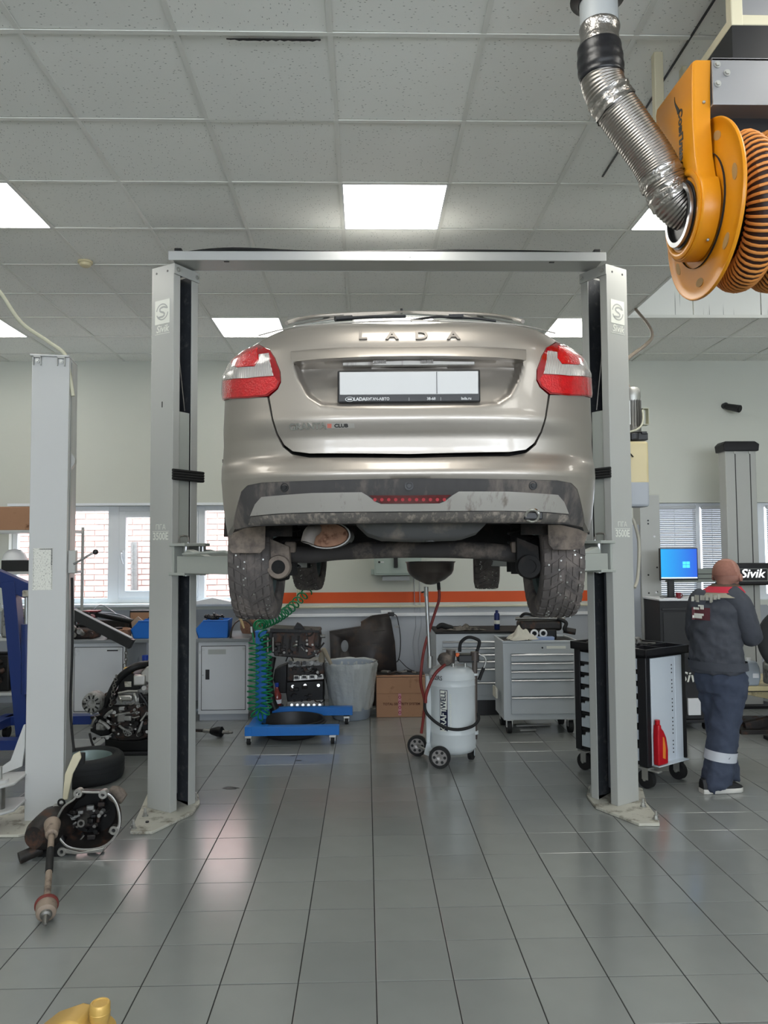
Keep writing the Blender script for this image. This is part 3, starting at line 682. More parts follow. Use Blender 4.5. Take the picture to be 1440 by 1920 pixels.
def panel(name, P, m, parent, off=0.0, step=.016, extra=None, rim=.018, inset=.002, smooth=55):
    P = resample(P, step); n = len(P)
    x0 = min(p[0] for p in P); x1 = max(p[0] for p in P); z0 = min(p[1] for p in P); z1 = max(p[1] for p in P)
    vs = [Vector(p) for p in P]
    nx = int((x1-x0)/step); nz = int((z1-z0)/step)
    for i in range(1, nx):
        for k in range(1, nz):
            q = (x0+(x1-x0)*i/nx, z0+(z1-z0)*k/nz)
            if inpoly(q[0], q[1], P) and sdist(q[0], q[1], P) > step*.45: vs.append(Vector(q))
    ov, oe, of, orv, ore, orf = delaunay_2d_cdt(vs, [], [list(range(n))], 1, 1e-6)
    b = MB(); pos = []
    for v in ov:
        p = surf(v.x/K, v.y, off)
        if extra: p.y += extra(p.x, v.y, v.x)
        pos.append(p)
    b.v = pos; b.f = [tuple(f) for f in of]
    # rim turned in behind the outline
    mp_ = {}
    for vi, src in enumerate(orv):
        for s_ in src:
            if s_ < n: mp_[s_] = vi
    idx = [mp_.get(i) for i in range(n)]
    if rim and all(i is not None for i in idx):
        cx = sum(p[0] for p in P)/n; cz = sum(p[1] for p in P)/n; k0 = len(b.v)
        for i in idx:
            p = b.v[i].copy(); q = surf(ov[i].x/K, ov[i].y, off-rim); p2 = p+(q-surf(ov[i].x/K, ov[i].y, off)); b.v.append(p2)
        for i in range(n):
            j = (i+1) % n; b.f.append((idx[i], idx[j], k0+j, k0+i))
    return b.build(name, m, parent, smooth=smooth)

paint = mat('car_paint', (164, 157, 149), 0.40, 0.70, var=0.02, scale=2, coat=0.45)
N = paint.node_tree.nodes; L = paint.node_tree.links; b = N['Principled BSDF']
fn = N.new('ShaderNodeTexNoise'); fn.inputs['Scale'].default_value = 900; bpn = N.new('ShaderNodeBump'); bpn.inputs['Strength'].default_value = .05; bpn.inputs['Distance'].default_value = .001
tc = N.new('ShaderNodeTexCoord'); L.new(tc.outputs['Object'], fn.inputs['Vector']); L.new(fn.outputs[0], bpn.inputs['Height']); L.new(bpn.outputs[0], b.inputs['Normal'])
M['car_paint'] = paint
D('valance_silver', (170, 166, 160), 0.42, 0.5, var=0.03, dirt=(128, 120, 112), dscale=5, damt=0.12, stretch=(3, 3, .6))
D('trim_black', (64, 62, 62), 0.7, var=0.2, scale=20, dirt=(112, 104, 98), dscale=7, damt=0.45, stretch=(1.5, 1.5, .5))
D('lip_dirty', (92, 88, 84), 0.8, var=0.2, scale=30, dirt=(150, 140, 130), dscale=10, damt=0.4, stretch=(4, 4, .5))
D('under_black', (24, 23, 23), 0.85, var=0.3, scale=12, dirt=(56, 50, 46), dscale=6, damt=0.3)
D('tub_grey', (84, 84, 84), 0.6, var=0.12, scale=6, dirt=(128, 120, 112), dscale=5, damt=0.25)
D('lens_red', (140, 6, 16), 0.08, var=0.12, scale=40, coat=1.0, spec=.6)
D('lens_red_bright', (190, 10, 22), 0.12, var=0.35, scale=50, coat=1.0, bump=0.35, bscale=130)
D('lens_dark', (84, 12, 16), 0.06, var=0.1, coat=1.0)
lc = mat('lens_clear', (214, 208, 204), 0.12, 0.55, var=0.1, coat=1.0); M['lens_clear'] = lc
N = lc.node_tree.nodes; L = lc.node_tree.links; b = N['Principled BSDF']
wv = N.new('ShaderNodeTexWave'); wv.bands_direction = 'X'; wv.inputs['Scale'].default_value = 55; tc = N.new('ShaderNodeTexCoord'); L.new(tc.outputs['Object'], wv.inputs['Vector'])
bp2 = N.new('ShaderNodeBump'); bp2.inputs['Strength'].default_value = .7; bp2.inputs['Distance'].default_value = .004; L.new(wv.outputs[0], bp2.inputs['Height']); L.new(bp2.outputs[0], b.inputs['Normal'])
gl = mat('car_glass', (150, 158, 158), 0.05, 0.0, var=0.05, coat=1.0, trans=0.0); M['car_glass'] = gl
D('plate_white', (196, 196, 196), 0.4, var=0.02)
D('plate_frame', (38, 37, 38), 0.4, var=0.1)
D('chrome', (214, 212, 208), 0.12, 1.0, var=0.03)

# --- dark inner shell behind the panel gaps
sh = outline([(766, 606), (640, 611), (500, 630), (440, 668), (-1.50, .92), (-1.50, .56), (-1.45, .33), (470, 980), (766, 976)], True)
panel('inner_shell', sh, 'under_black', car, off=-.075, step=.03, rim=0)
# --- tailgate
lid_half = [(766, 602), (700, 603), (627, 606), (550, 614), (488, 624), (488, 646), (506, 655), (516, 671), (526, 697), (527, 717), (521, 730), (505, 744), (512, 784), (521, 813), (533, 834), (549, 846), (580, 850), (766, 851)]
lidP = outline(lid_half, True)
rec = outline([(766, 668), (552, 678), (551, 686), (559, 713), (575, 745), (601, 762), (640, 765), (766, 765)], True)
recx = [(surf(a/K, z).x, z) for a, z in rec]; rz0 = min(p[1] for p in recx); rz1 = max(p[1] for p in recx)
def lid_extra(x, z, k_):
    if not inpoly(x, z, recx): return 0.0
    d = sdist(x, z, recx); t = min(1, d/.022); t = t*t*(3-2*t)
    return t*(.012+.060*((z-rz0)/(rz1-rz0)))
lid = panel('tailgate', lidP, 'car_paint', car, step=.0088, extra=lid_extra, smooth=60)
# grip bar above the number plate
gb = outline([(766, 649), (700, 650), (600, 655), (546, 660), (549, 683), (600, 677), (700, 672), (766, 671)], True)
gz0 = min(p[1] for p in gb); gz1 = max(p[1] for p in gb)
panel('grip_bar', gb, 'car_paint', car, off=.002, step=.010, rim=.05, extra=lambda x, z, k_: -.034*min(1, max(0, (gz1-z)/(gz1-gz0)))**.8)
q = MB(); a_ = CL(642, 686, .11); c_ = CL(890, 678, .11); q.bb((a_.x, .098, a_.z-.004), (c_.x, .12, c_.z+.012)); lb = q.build('plate_lamp_bar', 'valance_silver', car, bevel=.004)
for px in (712, 800): p = CL(px, 679, .10); MB().box((p.x, .095, p.z), (.05, .012, .012)).build('plate_lamp', 'lens_clear', lb, bevel=.002)
# letters on the lid
for px, ch in ((680, 'L'), (735, 'A'), (790, 'D'), (850, 'A')):
    f_, z_ = pz(px, 630); p = surf(f_, z_, .003); q1 = surf(f_+.02, z_, .003); q2 = surf(f_, z_+.01, .003)
    text(ch, .054, 'letter', mat('badge_silver', (120, 115, 110), .4, .7) if 'badge' not in M else M['badge'], car, mtx(p, q1-p, q2-p), .003, bold=.0015, xs=1.25)
def on_surf(px, py, body, size, name, m_, dep, **kw):
    f_, z_ = pz(px, py); p = surf(f_, z_, .003); q1 = surf(f_+.02, z_, .003); q2 = surf(f_, z_+.01, .003)
    return text(body, size, name, m_, car, mtx(p, q1-p, q2-p), dep, **kw)
on_surf(577, 800, 'GRANTA', .034, 'model_badge', 'chrome', .002, bold=.0014, xs=1.02)
cb = outline([(612, 793), (664, 794), (665, 803), (612, 804)], False)
cbo = panel('trim_badge', cb, 'valance_silver', car, off=.004, step=.01, rim=.003)
on_surf(640, 798.5, 'CLUB', .018, 'trim_badge_text', 'black_metal', .003, bold=.0006, xs=1.15)
panel('trim_badge_mark', outline([(614, 795), (622, 795), (622, 803), (614, 803)], False), mat('mark_red', (190, 110, 96), .4), car, off=.005, step=.01, rim=.002)
# number plate with frame
pa, pb_ = CL(633, 756, .05), CL(900, 693, .05); pcx = (pa.x+pb_.x)/2; pcz = (pa.z+pb_.z)/2; pw = pb_.x-pa.x; ph_ = pb_.z-pa.z
q = MB(); q.box((pcx, .052, pcz), (pw, .014, ph_)); npf = q.build('plate_frame', 'plate_frame', car, bevel=.006, seg=3)
q = MB(); q.box((pcx, .0435, pcz+.011), (pw-.016, .004, ph_-.036)); npl = q.build('number_plate', 'plate_white', npf, bevel=.002)
MB().box((pcx+pw*.195, .0408, pcz+.011), (.002, .002, ph_-.04)).build('divider', 'black_metal', npf)
zt_ = pcz-ph_/2+.013
def ptxt(s_, u, size, **kw): text(s_, size, 'frame_lettering', 'plate_white', npf, mtx((pcx+u*pw, .0442, zt_), (1, 0, 0), (0, 0, 1)), .0006, **kw)
ptxt('LADA', -.345, .017, bold=.0006); ptxt('БУГАЧ-АВТО', -.22, .014, bold=.0004); ptxt('|', .0, .013); ptxt('38-68', .155, .014, bold=.0003); ptxt('|', .222, .013); ptxt('lada.ru', .40, .014, bold=.0003)
q = MB(); q.lathe([(.0165, 0), (.0165, .0008), (.0138, .0008), (.0138, 0)], (pcx-.415*pw, .0445, zt_), (0, -1, 0), 28)
for v in q.v: v.z = zt_+(v.z-zt_)*.55
q.box((pcx-.415*pw, .0442, zt_), (.016, .001, .006)); q.build('frame_emblem', 'plate_white', npf)
# --- tail lights
def z3(pts): return [(400+x/3.789, 560+y/3.789) for x, y in pts]
TLo = z3([(325, 330), (400, 362), (437, 420), (474, 515), (478, 590), (455, 640), (388, 694), (250, 708), (75, 722), (64, 620), (85, 515), (130, 408), (240, 345)])
subs = [('reverse_lens', z3([(88, 520), (130, 425), (140, 470), (180, 492), (300, 485), (332, 440), (332, 398), (400, 388), (432, 550), (250, 566), (78, 582)]), 'lens_clear', .004),
        ('indicator_lens', z3([(132, 440), (160, 392), (235, 354), (322, 350), (330, 440), (300, 480), (182, 488), (142, 468)]), 'lens_red_bright', .005),
        ('brake_lens', z3([(76, 590), (250, 572), (442, 558), (466, 590), (446, 636), (380, 684), (240, 698), (80, 712)]), 'lens_red_bright', .004)]
for sd in (1, -1):
    P = outline(TLo, False); P = [(sd*a, z) for a, z in P]
    # the lamp wraps around the corner onto the flank
    t = panel('tail_light', P, 'lens_red', car, off=.005, step=.014, rim=.03)
    for nm, pts, m_, of_ in subs:
        Q = [(sd*a, z) for a, z in outline(pts, False)]
        panel(nm, Q, m_, t, off=.005+of_*.6, step=.012, rim=.003)
# --- bumper and quarter panels
bu = [(766, 859), (580, 858), (547, 852), (530, 838), (518, 815), (509, 786), (501, 745), (420, 752), (-1.50, pz(420, 752)[1]), (-1.54, .70), (-1.54, .45), (-1.42, .335), (427, 1003), (437, 985), (444, 950), (452, 922), (464, 910), (490, 905), (560, 902), (766, 897)]
bump = panel('rear_bumper', outline(bu, True), 'car_paint', car, step=.0135, smooth=60)
qp = [(486, 646), (463, 650), (433, 667), (421, 697), (416, 724), (419, 751), (-1.50, pz(419, 751)[1]), (-1.50, .93), (-1.48, 1.0), (-1.30, 1.055), (487, 625)]
qP = outline(qp, False)
for sd in (1, -1): panel('quarter_panel', [(sd*a, z) for a, z in qP], 'car_paint', car, off=.001, step=.016, rim=.02)
tr = [(766, 897), (560, 902), (490, 905), (464, 910), (452, 922), (444, 950), (437, 986), (440, 993), (467, 987), (560, 984), (766, 980)]
trim = panel('bumper_trim', outline(tr, True), 'trim_black', car, off=-.003, step=.015)
va = [(766, 945), (714, 945), (704, 941), (690, 930), (678, 923), (585, 924.5), (491, 932), (479, 946), (470, 968), (520, 963), (600, 960), (766, 959)]
panel('silver_insert', outline(va, True), 'valance_silver', car, off=.004, step=.014, rim=.012)
lp_ = [(766, 961), (600, 962), (520, 965), (471, 970), (466, 984), (560, 982), (766, 980)]
panel('lower_lip', outline(lp_, True), 'lip_dirty', car, off=.002, step=.015)
fg = [(766, 929), (692, 929), (715, 944), (766, 944)]
fog = panel('fog_light', outline(fg, True), 'lens_dark', car, off=.0005, step=.012)
for k in range(-5, 6):
    f_, z_ = pz(768+k*13, 937); p = surf(f_, z_, .002); MB().cyl(p, p+Vector((0, -.0015, 0)), .0065, n=10).build('lamp_cell', mat('lens_cell', (150, 20, 30), .6), fog)
for px, py in ((533, 914), (767, 911), (1000, 910)):
    f_, z_ = pz(px, py); p = surf(f_, z_, -.003); nrm_ = (surf(f_, z_, .01)-surf(f_, z_, 0)).normalized()
    q = MB(); q.lathe([(.0165, 0), (.0165, .003), (.013, .003), (.0125, .001), (.009, .001), (.008, .0035), (0, .0035)], p, nrm_, 22); q.build('parking_sensor', 'black_plastic', trim)
p = CL(1000, 968, .06); q = MB(); q.torus((p.x, p.y+.02, p.z+.004), (.15, 1, .5), .024, .006, 24, 8); q.build('tow_eye', 'chrome', car)
p = CL(1000, 967, .085); MB().box((p.x, .095, p.z), (.07, .03, .03)).build('tow_eye_recess', 'black_plastic', car, bevel=.005)
# --- upper body, roof and flanks
ST = [(.34, .50, 1.105, .95, .675, .75), (.62, .55, 1.25, .97, .782, .62), (.93, .56, 1.375, .985, .815, .66), (1.22, .58, 1.43, .985, .83, .62), (1.50, .60, 1.475, .98, .84, .20), (2.1, .60, 1.50, .97, .845, .18), (2.7, .59, 1.46, .95, .845, .18), (3.05, .60, 1.28, .94, .84, .18), (3.30, .62, 1.03, .93, .835, .60), (3.72, .60, .96, .88, .82, .60), (4.0, .55, .86, .80, .77, .22), (4.18, .42, .70, .66, .62, .25)]
def ring(y, xr, zr, zs, xs, zb):
    return [(-xs*.96, y, zb), (-xs, y, (zb+zs)*.5), (-xs*.97, y, zs), (-xr-.03, y, zs+(zr-zs)*.55), (-xr+.05, y, zr-.03), (-xr*.5, y, zr), (0, y, zr+.012), (xr*.5, y, zr), (xr-.05, y, zr-.03), (xr+.03, y, zs+(zr-zs)*.55), (xs*.97, y, zs), (xs, y, (zb+zs)*.5), (xs*.96, y, zb)]
rs = [ring(*s_) for s_ in ST]
body = MB(); n = len(rs[0])
for r in rs: body.v += [Vector(p) for p in r]
glassf = MB(); glassf.v = [v.copy() for v in body.v]
for i in range(len(rs)-1):
    for j in range(n-1):
        f = (i*n+j, i*n+j+1, (i+1)*n+j+1, (i+1)*n+j)
        g = (i in (0, 1, 2) and j in (4, 5, 6, 7)) or (j in (2, 9) and 2 <= i <= 6) or (j in (4, 5, 6, 7) and i in (6, 7))
        (glassf if g else body).f.append(f)
body.f.append(tuple(range((len(rs)-1)*n, len(rs)*n)))
bo = body.build('body', 'car_paint', car, smooth=60)
def weld(o):
    bm = bmesh.new(); bm.from_mesh(o.data); bmesh.ops.delete(bm, geom=[v for v in bm.verts if not v.link_faces], context='VERTS'); bm.to_mesh(o.data); bm.free()
weld(bo); gw = glassf.build('window_glass', 'car_glass', car, smooth=60); weld(gw)
# rear screen lower edge strip and roof spoiler edge
MB().tube(smoothpath([(-.60, .29, 1.085), (-.40, .205, 1.098), (0, .175, 1.106), (.40, .205, 1.098), (.60, .29, 1.085)], 6), .003, n=8).build('screen_seal', 'valance_silver', car)
MB().tube(smoothpath([(-.53, .62, 1.235), (-.50, .78, 1.30), (-.36, .88, 1.352), (0, .92, 1.375), (.36, .88, 1.352), (.50, .78, 1.30), (.53, .62, 1.235)], 6), .009, n=8).build('roof_edge', 'car_paint', car)
wi = MB(); a_ = CL(628, 598, .30); c_ = CL(660, 596, .33); d_ = CL(760, 593, .42); e_ = CL(850, 596, .34); f_ = CL(930, 602, .32)
wi.tube([a_, c_], .011); wi.tube([c_, CL(700, 594, .37), d_], .007); wip = wi.build('wiper_arm', 'black_plastic', car)
wi = MB(); wi.tube(smoothpath([CL(770, 601, .27), CL(820, 594, .33), e_, CL(890, 597, .32), f_]), .005); wi.box(CL(855, 593, .335), (.06, .02, .012)); wi.build('wiper_blade', 'black_plastic', wip)
p = CL(753, 581, .93); MB().cyl((p.x, .95, 1.37), (p.x, .95, p.z+.012), .006).build('aerial', 'black_plastic', car)
# --- underside
q = MB(); q.bb((-.46, .17, .345), (.46, .50, .36)); q.bb((-.70, .50, .346), (.70, 1.25, .361)); q.bb((-.74, 1.25, .20), (.74, 3.1, .22)); q.bb((-.56, 3.1, .24), (.56, 3.9, .26)); q.bb((-.74, 1.24, .20), (.74, 1.26, .52)); q.bb((-.60, .60, .345), (-.52, 1.26, .60)); q.bb((.52, .60, .345), (.60, 1.26, .60)); q.bb((-.80, .55, .60), (.80, 1.30, .615)); q.bb((-.62, 3.08, .2), (.62, 3.1, .6))
q.build('underbody', 'under_black', car, smooth=0)
tub = MB(); yl0 = .30; p0 = CL(662, 976, yl0); p1 = CL(921, 976, yl0); zb_ = CL(800, 1012, yl0).z; zt0 = .36
def tubring(y, ix, zb): 
    x0, x1 = p0.x+ix, p1.x-ix; return [(x0, y, zt0), (x0+.01, y, zb+.06), (x0+.05, y, zb+.02), (x0+.11, y, zb), ((x0+x1)/2, y, zb-.006), (x1-.11, y, zb), (x1-.05, y, zb+.02), (x1-.01, y, zb+.06), (x1, y, zt0)]
tub.rings([tubring(.27, .03, zb_+.05), tubring(.30, .005, zb_+.01), tubring(.42, 0, zb_), tubring(.70, 0, zb_), tubring(.82, .02, zb_+.03), tubring(.85, .05, zb_+.08)])
tub.build('spare_wheel_well', 'tub_grey', car, smooth=50)
pd_ = CL(806, 1014, .40); MB().cyl((pd_.x, .40, pd_.z+.02), (pd_.x, .40, pd_.z-.004), .02).build('drain_plug', 'tub_grey', car)
# silencer and tail pipe
D('pipe_dusty', (136, 128, 122), 0.7, var=0.2, scale=16)
mu = MB(); c_ = CL(612, 1003, .50); sc = 3.23/1422
def ov(y, a, b_, n=28): return [(c_.x+a*math.cos(2*PI*k/n), y, c_.z+b_*math.sin(2*PI*k/n)) for k in range(n)]
rx_, rz_ = 44*sc, 25*sc
mu.rings([ov(.52, rx_, rz_), ov(.95, rx_, rz_)], False, True); mu = mu.build('silencer', 'alu_cast', car)
MB().rings([ov(.525, rx_*.96, rz_*.95), ov(.512, rx_*.90, rz_*.88), ov(.512, .001, .001)], False, False).build('silencer_end', 'rust', mu)
q = MB(); q.rings([ov(.508, rx_*1.03, rz_*1.04), ov(.53, rx_*1.03, rz_*1.04), ov(.53, rx_*.96, rz_*.96), ov(.508, rx_*.96, rz_*.96), ov(.508, rx_*1.03, rz_*1.04)], False, False); q.build('silencer_rim', 'dull_steel', mu)
a_ = CL(590, 992, .50); d_ = CL(576, 1018, .42)
MB().tube(smoothpath([(a_.x, .53, a_.z), (a_.x, .47, a_.z-.004), (a_.x-.012, .43, a_.z-.02), d_]), .028, n=16, cap=False).build('tail_pipe', 'pipe_dusty', mu)
MB().cyl(d_+Vector((.0, .004, .012)), d_+Vector((0, .003, .006)), .022).build('pipe_bore', 'under_black', mu)
# rear axle beam
D('axle_dark', (48, 45, 44), 0.8, var=0.3, scale=14, dirt=(108, 98, 90), dscale=5, damt=0.3)
zb1 = CL(766, 1030, .76).z
q = MB(); bpth = [CL(528, 1036, .78), CL(580, 1040, .78), CL(640, 1034, .77), CL(766, 1030, .76), CL(890, 1032, .77), CL(960, 1038, .78), CL(992, 1034, .78)]
q.tube(smoothpath(bpth, 6), .040, n=14); ax = q.build('rear_axle', 'axle_dark', car)
for px, py, sd in ((523, 1063, -1), (991, 1062, 1)):
    c_ = CL(px, py, .68); q = MB(); q.lathe([(.031, -.02), (.031, .05), (.052, .05), (.054, .03), (.054, -.012), (.050, -.022), (.031, -.022)], c_, (0, 1, 0), 28)
    q.prism([(-.05, .0), (.05, .0), (.045, .09), (-.05, .13)], lambda a, b_, t: (c_.x+a, c_.y+t, c_.z+b_), 0, .05)
    q.build('trailing_arm_eye', 'mud' if sd < 0 else 'under_black', ax)
    MB().cyl(c_+Vector((0, -.012, 0)), c_+Vector((0, -.016, 0)), .031).build('eye_bore', 'under_black', ax)
    c2 = CL(545 if sd < 0 else 968, 1026, .75); MB().box(c2, (.05, .06, .05)).build('axle_clamp', 'mud', ax, bevel=.008)
    c3 = CL(540 if sd < 0 else 975, 1000, .86); MB().cyl((c3.x, .86, .10), (c3.x, .86, .42), .045, n=18).build('damper', 'under_black', ax)
    q = MB(); q.tube([(c3.x+.055*math.cos(t*.6), .86+.055*math.sin(t*.6), .14+t*.0042) for t in range(64)], .007, n=6); q.build('spring', 'under_black', ax)
# wheels
def make_wheel(name, R, w, studs, tm_):
    t = bpy.data.objects.new(name, None); COL.objects.link(t); t.parent = car
    q = MB(); hw = w/2
    prof = [(.185, -hw*.82), (.20, -hw*.98), (R-.055, -hw*1.06), (R-.022, -hw*.98), (R-.010, -hw*.86), (R-.006, -hw*.5), (R-.005, 0), (R-.006, hw*.5), (R-.010, hw*.86), (R-.022, hw*.98), (R-.055, hw*1.06), (.20, hw*.98), (.185, hw*.82), (.178, 0), (.185, -hw*.82)]
    q.lathe(prof, (0, 0, 0), (1, 0, 0), 64); ty = q.build('tyre', tm_, t, smooth=50)
    tr_ = MB(); nb = 30; random.seed(3)
    for k in range(nb):
        for sd in (-1, 1):
            for (u0, u1, sk0, sk1, hh) in ((.06, .30, 0.0, .35, .0075), (.36, .62, .45, .75, .0075), (.68, .96, .85, 1.0, .010)):
                a0 = 2*PI*(k+(.5 if sd > 0 else 0))/nb; wd_ = 2*PI/nb*.66
                vs = []
                for rr in (R-.016 if u1 > .9 else R-.008, R):
                    for (u, s_) in ((u0, sk0), (u1, sk1)):
                        for e in (0, 1):
                            an = a0+s_*2*PI/nb*.9+e*wd_; r_ = rr-(.008 if u > .9 else 0)
                            vs.append((sd*u*hw, r_*math.cos(an), r_*math.sin(an)))
                tr_.add(vs, [(0, 1, 3, 2), (4, 6, 7, 5), (0, 4, 5, 1), (2, 3, 7, 6), (0, 2, 6, 4), (1, 5, 7, 3)])
    tag(tr_.build('tread', tm_, t, smooth=0), kind='stuff')
    if studs:
        st = MB()
        for k in range(110):
            an = 2*PI*k/110+random.uniform(-.02, .02); u = random.choice((-.8, -.5, -.2, .2, .5, .8))*hw+random.uniform(-.008, .008)
            e = Vector((0, math.cos(an), math.sin(an))); rr = R-.001-(.006 if abs(u) > .75*hw else 0); st.cyl(Vector((u, 0, 0))+e*(rr-.002), Vector((u, 0, 0))+e*(rr+.0022), .0042, n=6)
        tag(st.build('stud', 'zinc', t, smooth=0), kind='stuff')
    q = MB(); q.lathe([(.186, -hw*.8), (.186, -hw*.7), (.165, -hw*.55), (.165, hw*.3), (.15, hw*.45), (.05, hw*.5), (.05, hw*.3), (0, hw*.3)], (0, 0, 0), (1, 0, 0), 40); q.build('rim', 'rim_steel', t)
    return t
def put(w, x, y, z, rz=0): w.location = (x, y, z); w.rotation_euler = (0, 0, rz)
wz = .178
wl = make_wheel('rear_wheel', .290, .19, True, 'tyre'); put(wl, -.705, .93, wz, PI)
wr = copy_tree(wl, car); put(wr, .705, .93, wz, 0); wr.rotation_euler = (.8, 0, 0)
wl.rotation_euler = (.3, 0, PI)
f1 = copy_tree(wl, car); f1.name = 'front_wheel'; put(f1, -.712, 3.40, wz+.012, PI-.10)
f2 = copy_tree(wl, car); f2.name = 'front_wheel'; put(f2, .712, 3.40, wz+.012, -.10)
for sd in (-1, 1):
    MB().lathe([(0, -.03), (.10, -.03), (.11, 0), (.10, .04), (0, .04)], (sd*.60, .93, wz), (1, 0, 0), 28).build('brake_drum', 'under_black', ax)
# mud flaps and arch liners
for sd, pts in ((-1, [(427, 1003), (445, 996), (460, 990), (498, 986), (497, 1028), (488, 1037), (436, 1037), (429, 1030)]), (1, [(1102, 1000), (1085, 992), (1050, 984), (1027, 984), (1028, 1020), (1037, 1031), (1084, 1031), (1094, 1024)])):
    y_ = .56; pp = [CL(x, y, y_) for x, y in pts]
    q = MB(); q.rings([[(p.x, y_-.004+.01*abs(p.z-.25), p.z) for p in pp], [(p.x, y_+.004, p.z) for p in pp]]); q.build('mud_flap', 'mud', car, bevel=.002)
for sd in (-1, 1):
    q = MB(); rsl = []
    for k in range(13):
        a_ = PI*k/12; rsl.append([(sd*x, .93+.345*math.cos(a_), wz+.10+.345*math.sin(a_)) for x in (.50, .80)])
    q.rings(rsl, False, False, closed=False); q.build('arch_liner', 'under_black', car, smooth=50)
# ================================================================ EXHAUST HOSE REEL (yellow) AND DUCT
AXY, AXZ = 2.72, 2.957
reel = thing('hose_reel', 'yellow exhaust hose reel hanging from the ceiling, hose wound on its drum', 'hose reel', (0, 0, 0))
XF = 1.255; RD = .314
# flange disc with oval holes and rolled edge
def disc(x, parent):
    q = MB(); q.lathe([(.10, 0), (.14, 0), (.15, -.012), (.165, -.012), (RD-.05, -.004), (RD-.016, 0), (RD-.006, -.006), (RD, -.006), (RD+.003, 0), (RD, .007), (RD-.014, .006), (.16, .004), (.10, .006)], (x, AXY, AXZ), (1, 0, 0), 72)
    o = q.build('flange', 'yellow', parent, smooth=50); return o
f1_ = disc(XF, reel)
for k in range(7):
    a_ = 2*PI*k/7-.55; c = Vector((XF-.003, AXY+.255*math.cos(a_), AXZ+.255*math.sin(a_)))
    t_ = Vector((0, -math.sin(a_), math.cos(a_))); e = Vector((0, math.cos(a_), math.sin(a_)))
    ring_ = lambda x: [c+Vector((x, 0, 0))+t_*(.030*math.cos(2*PI*j/16))+e*(.016*math.sin(2*PI*j/16)) for j in range(16)]
    MB().rings([ring_(-.003), ring_(.004)]).build('lightening_hole', mat('hole_tone', (176, 140, 88), .7), f1_, smooth=30)
f2_ = disc(XF+.52, reel)
MB().lathe([(.135, 0), (.135, .52)], (XF, AXY, AXZ), (1, 0, 0), 40).build('drum', 'black_metal', reel)
# wound hose: black wall with orange helical rib
D('hose_wall', (44, 24, 20), 0.5, var=0.2); D('hose_rib', (216, 142, 72), 0.45, var=0.1)
hp_ = []; R1 = .222; mr = .062; turns = 3.6
for k in range(int(turns*60)+1):
    t = k/60; a_ = 2*PI*t+2.2; hp_.append(Vector((XF+.095+.128*t, AXY+R1*math.cos(a_), AXZ-.005+R1*math.sin(a_))))
hose = MB().tube(hp_, mr-.006, n=14).build('hose', 'hose_wall', reel)
rb = MB(); tot = int(turns*2*PI*R1/.0205)
for k in range(tot):
    u = k/tot*(len(hp_)-2); i = int(u); f = u-i; p = hp_[i].lerp(hp_[i+1], f); d = (hp_[i+1]-hp_[i]).normalized()
    rb.torus(p, d, mr-.005, .0058, 16, 6)
tag(rb.build('hose_rib', 'hose_rib', reel, smooth=60), kind='stuff')
# keyhole housing on the left of the drum
X0_, X1_ = 1.172, 1.236
top = [(2.585, 3.448), (2.600, 3.452), (2.925, 3.472), (2.938, 3.455), (2.925, 3.36), (2.862, 3.02)]
cir = arc(2.70, 2.935, .163, .35, -PI-.45, 26)
front = [(2.572, 3.02), (2.590, 3.10), (2.600, 3.22), (2.594, 3.36)]
hs = top+cir+front
outer = hs; cyy = 2.70; czz = 2.95
q = MB(); q.rings([[(X1_, y, z) for y, z in outer], [(X0_+.012, y, z) for y, z in outer], [(X0_+.003, cyy+(y-cyy)*.985, czz+(z-czz)*.992) for y, z in outer], [(X0_, cyy+(y-cyy)*.955, czz+(z-czz)*.978) for y, z in outer]], True, True)
hsg = q.build('housing', 'yellow', reel, smooth=45)
q = MB(); q.lathe([(.128, 0), (.140, 0), (.152, -.003), (.154, -.008), (.146, -.012), (.136, -.012), (.130, -.006), (.118, .02), (.110, .02)], (X0_+.004, 2.70, 2.935), (1, 0, 0), 56); q.build('hub_ring', 'yellow', hsg, smooth=50)
MB().lathe([(.0, 0), (.12, 0), (.12, -.003), (.0, -.003)], (X0_-.004, 2.70, 2.935), (1, 0, 0), 40).build('hub_bore', 'black_metal', hsg)
q = MB(); q.lathe([(.095, 0), (.112, 0), (.112, -.012), (.095, -.012)], (X0_-.010, 2.70, 2.935), (1, 0, 0), 40); q.build('swivel_ring', 'steel', hsg)
MB().lathe([(.20, 0), (.20, .012), (.12, .012)], (X1_+.002, AXY, AXZ), (1, 0, 0), 48).build('brake_band', 'black_rubber', reel)
for y, z in ((2.60, 3.30), (2.575, 2.995), (2.60, 2.80)): MB().ball((X0_+.04, y-.006, z), .006, 8, 6).build('rivet', 'zinc', hsg)
# company lettering on the side (reads downwards) with a swoosh
text('СовПлим', .043, 'lettering', 'black_metal', hsg, mtx((X0_-.0008, 2.700, 3.232), (0, 0, -1), (0, -1, 0)), .0006, bold=.0018, shear=.15, xs=1.1)
sw = [(2.712+.030*math.sin(t*2.2)*(.3+t), 3.330+.08*t) for t in [k/10 for k in range(11)]]
q = MB(); q.prism([(y-.010*(1-k/10), z) for k, (y, z) in enumerate(sw)]+[(y+.010*(1-k/10)+.001, z) for k, (y, z) in reversed(list(enumerate(sw)))], lambda a, b_, t: (X0_-.0008+t, a, b_), -.0006, .0006); q.build('swoosh', 'black_metal', hsg, smooth=0)
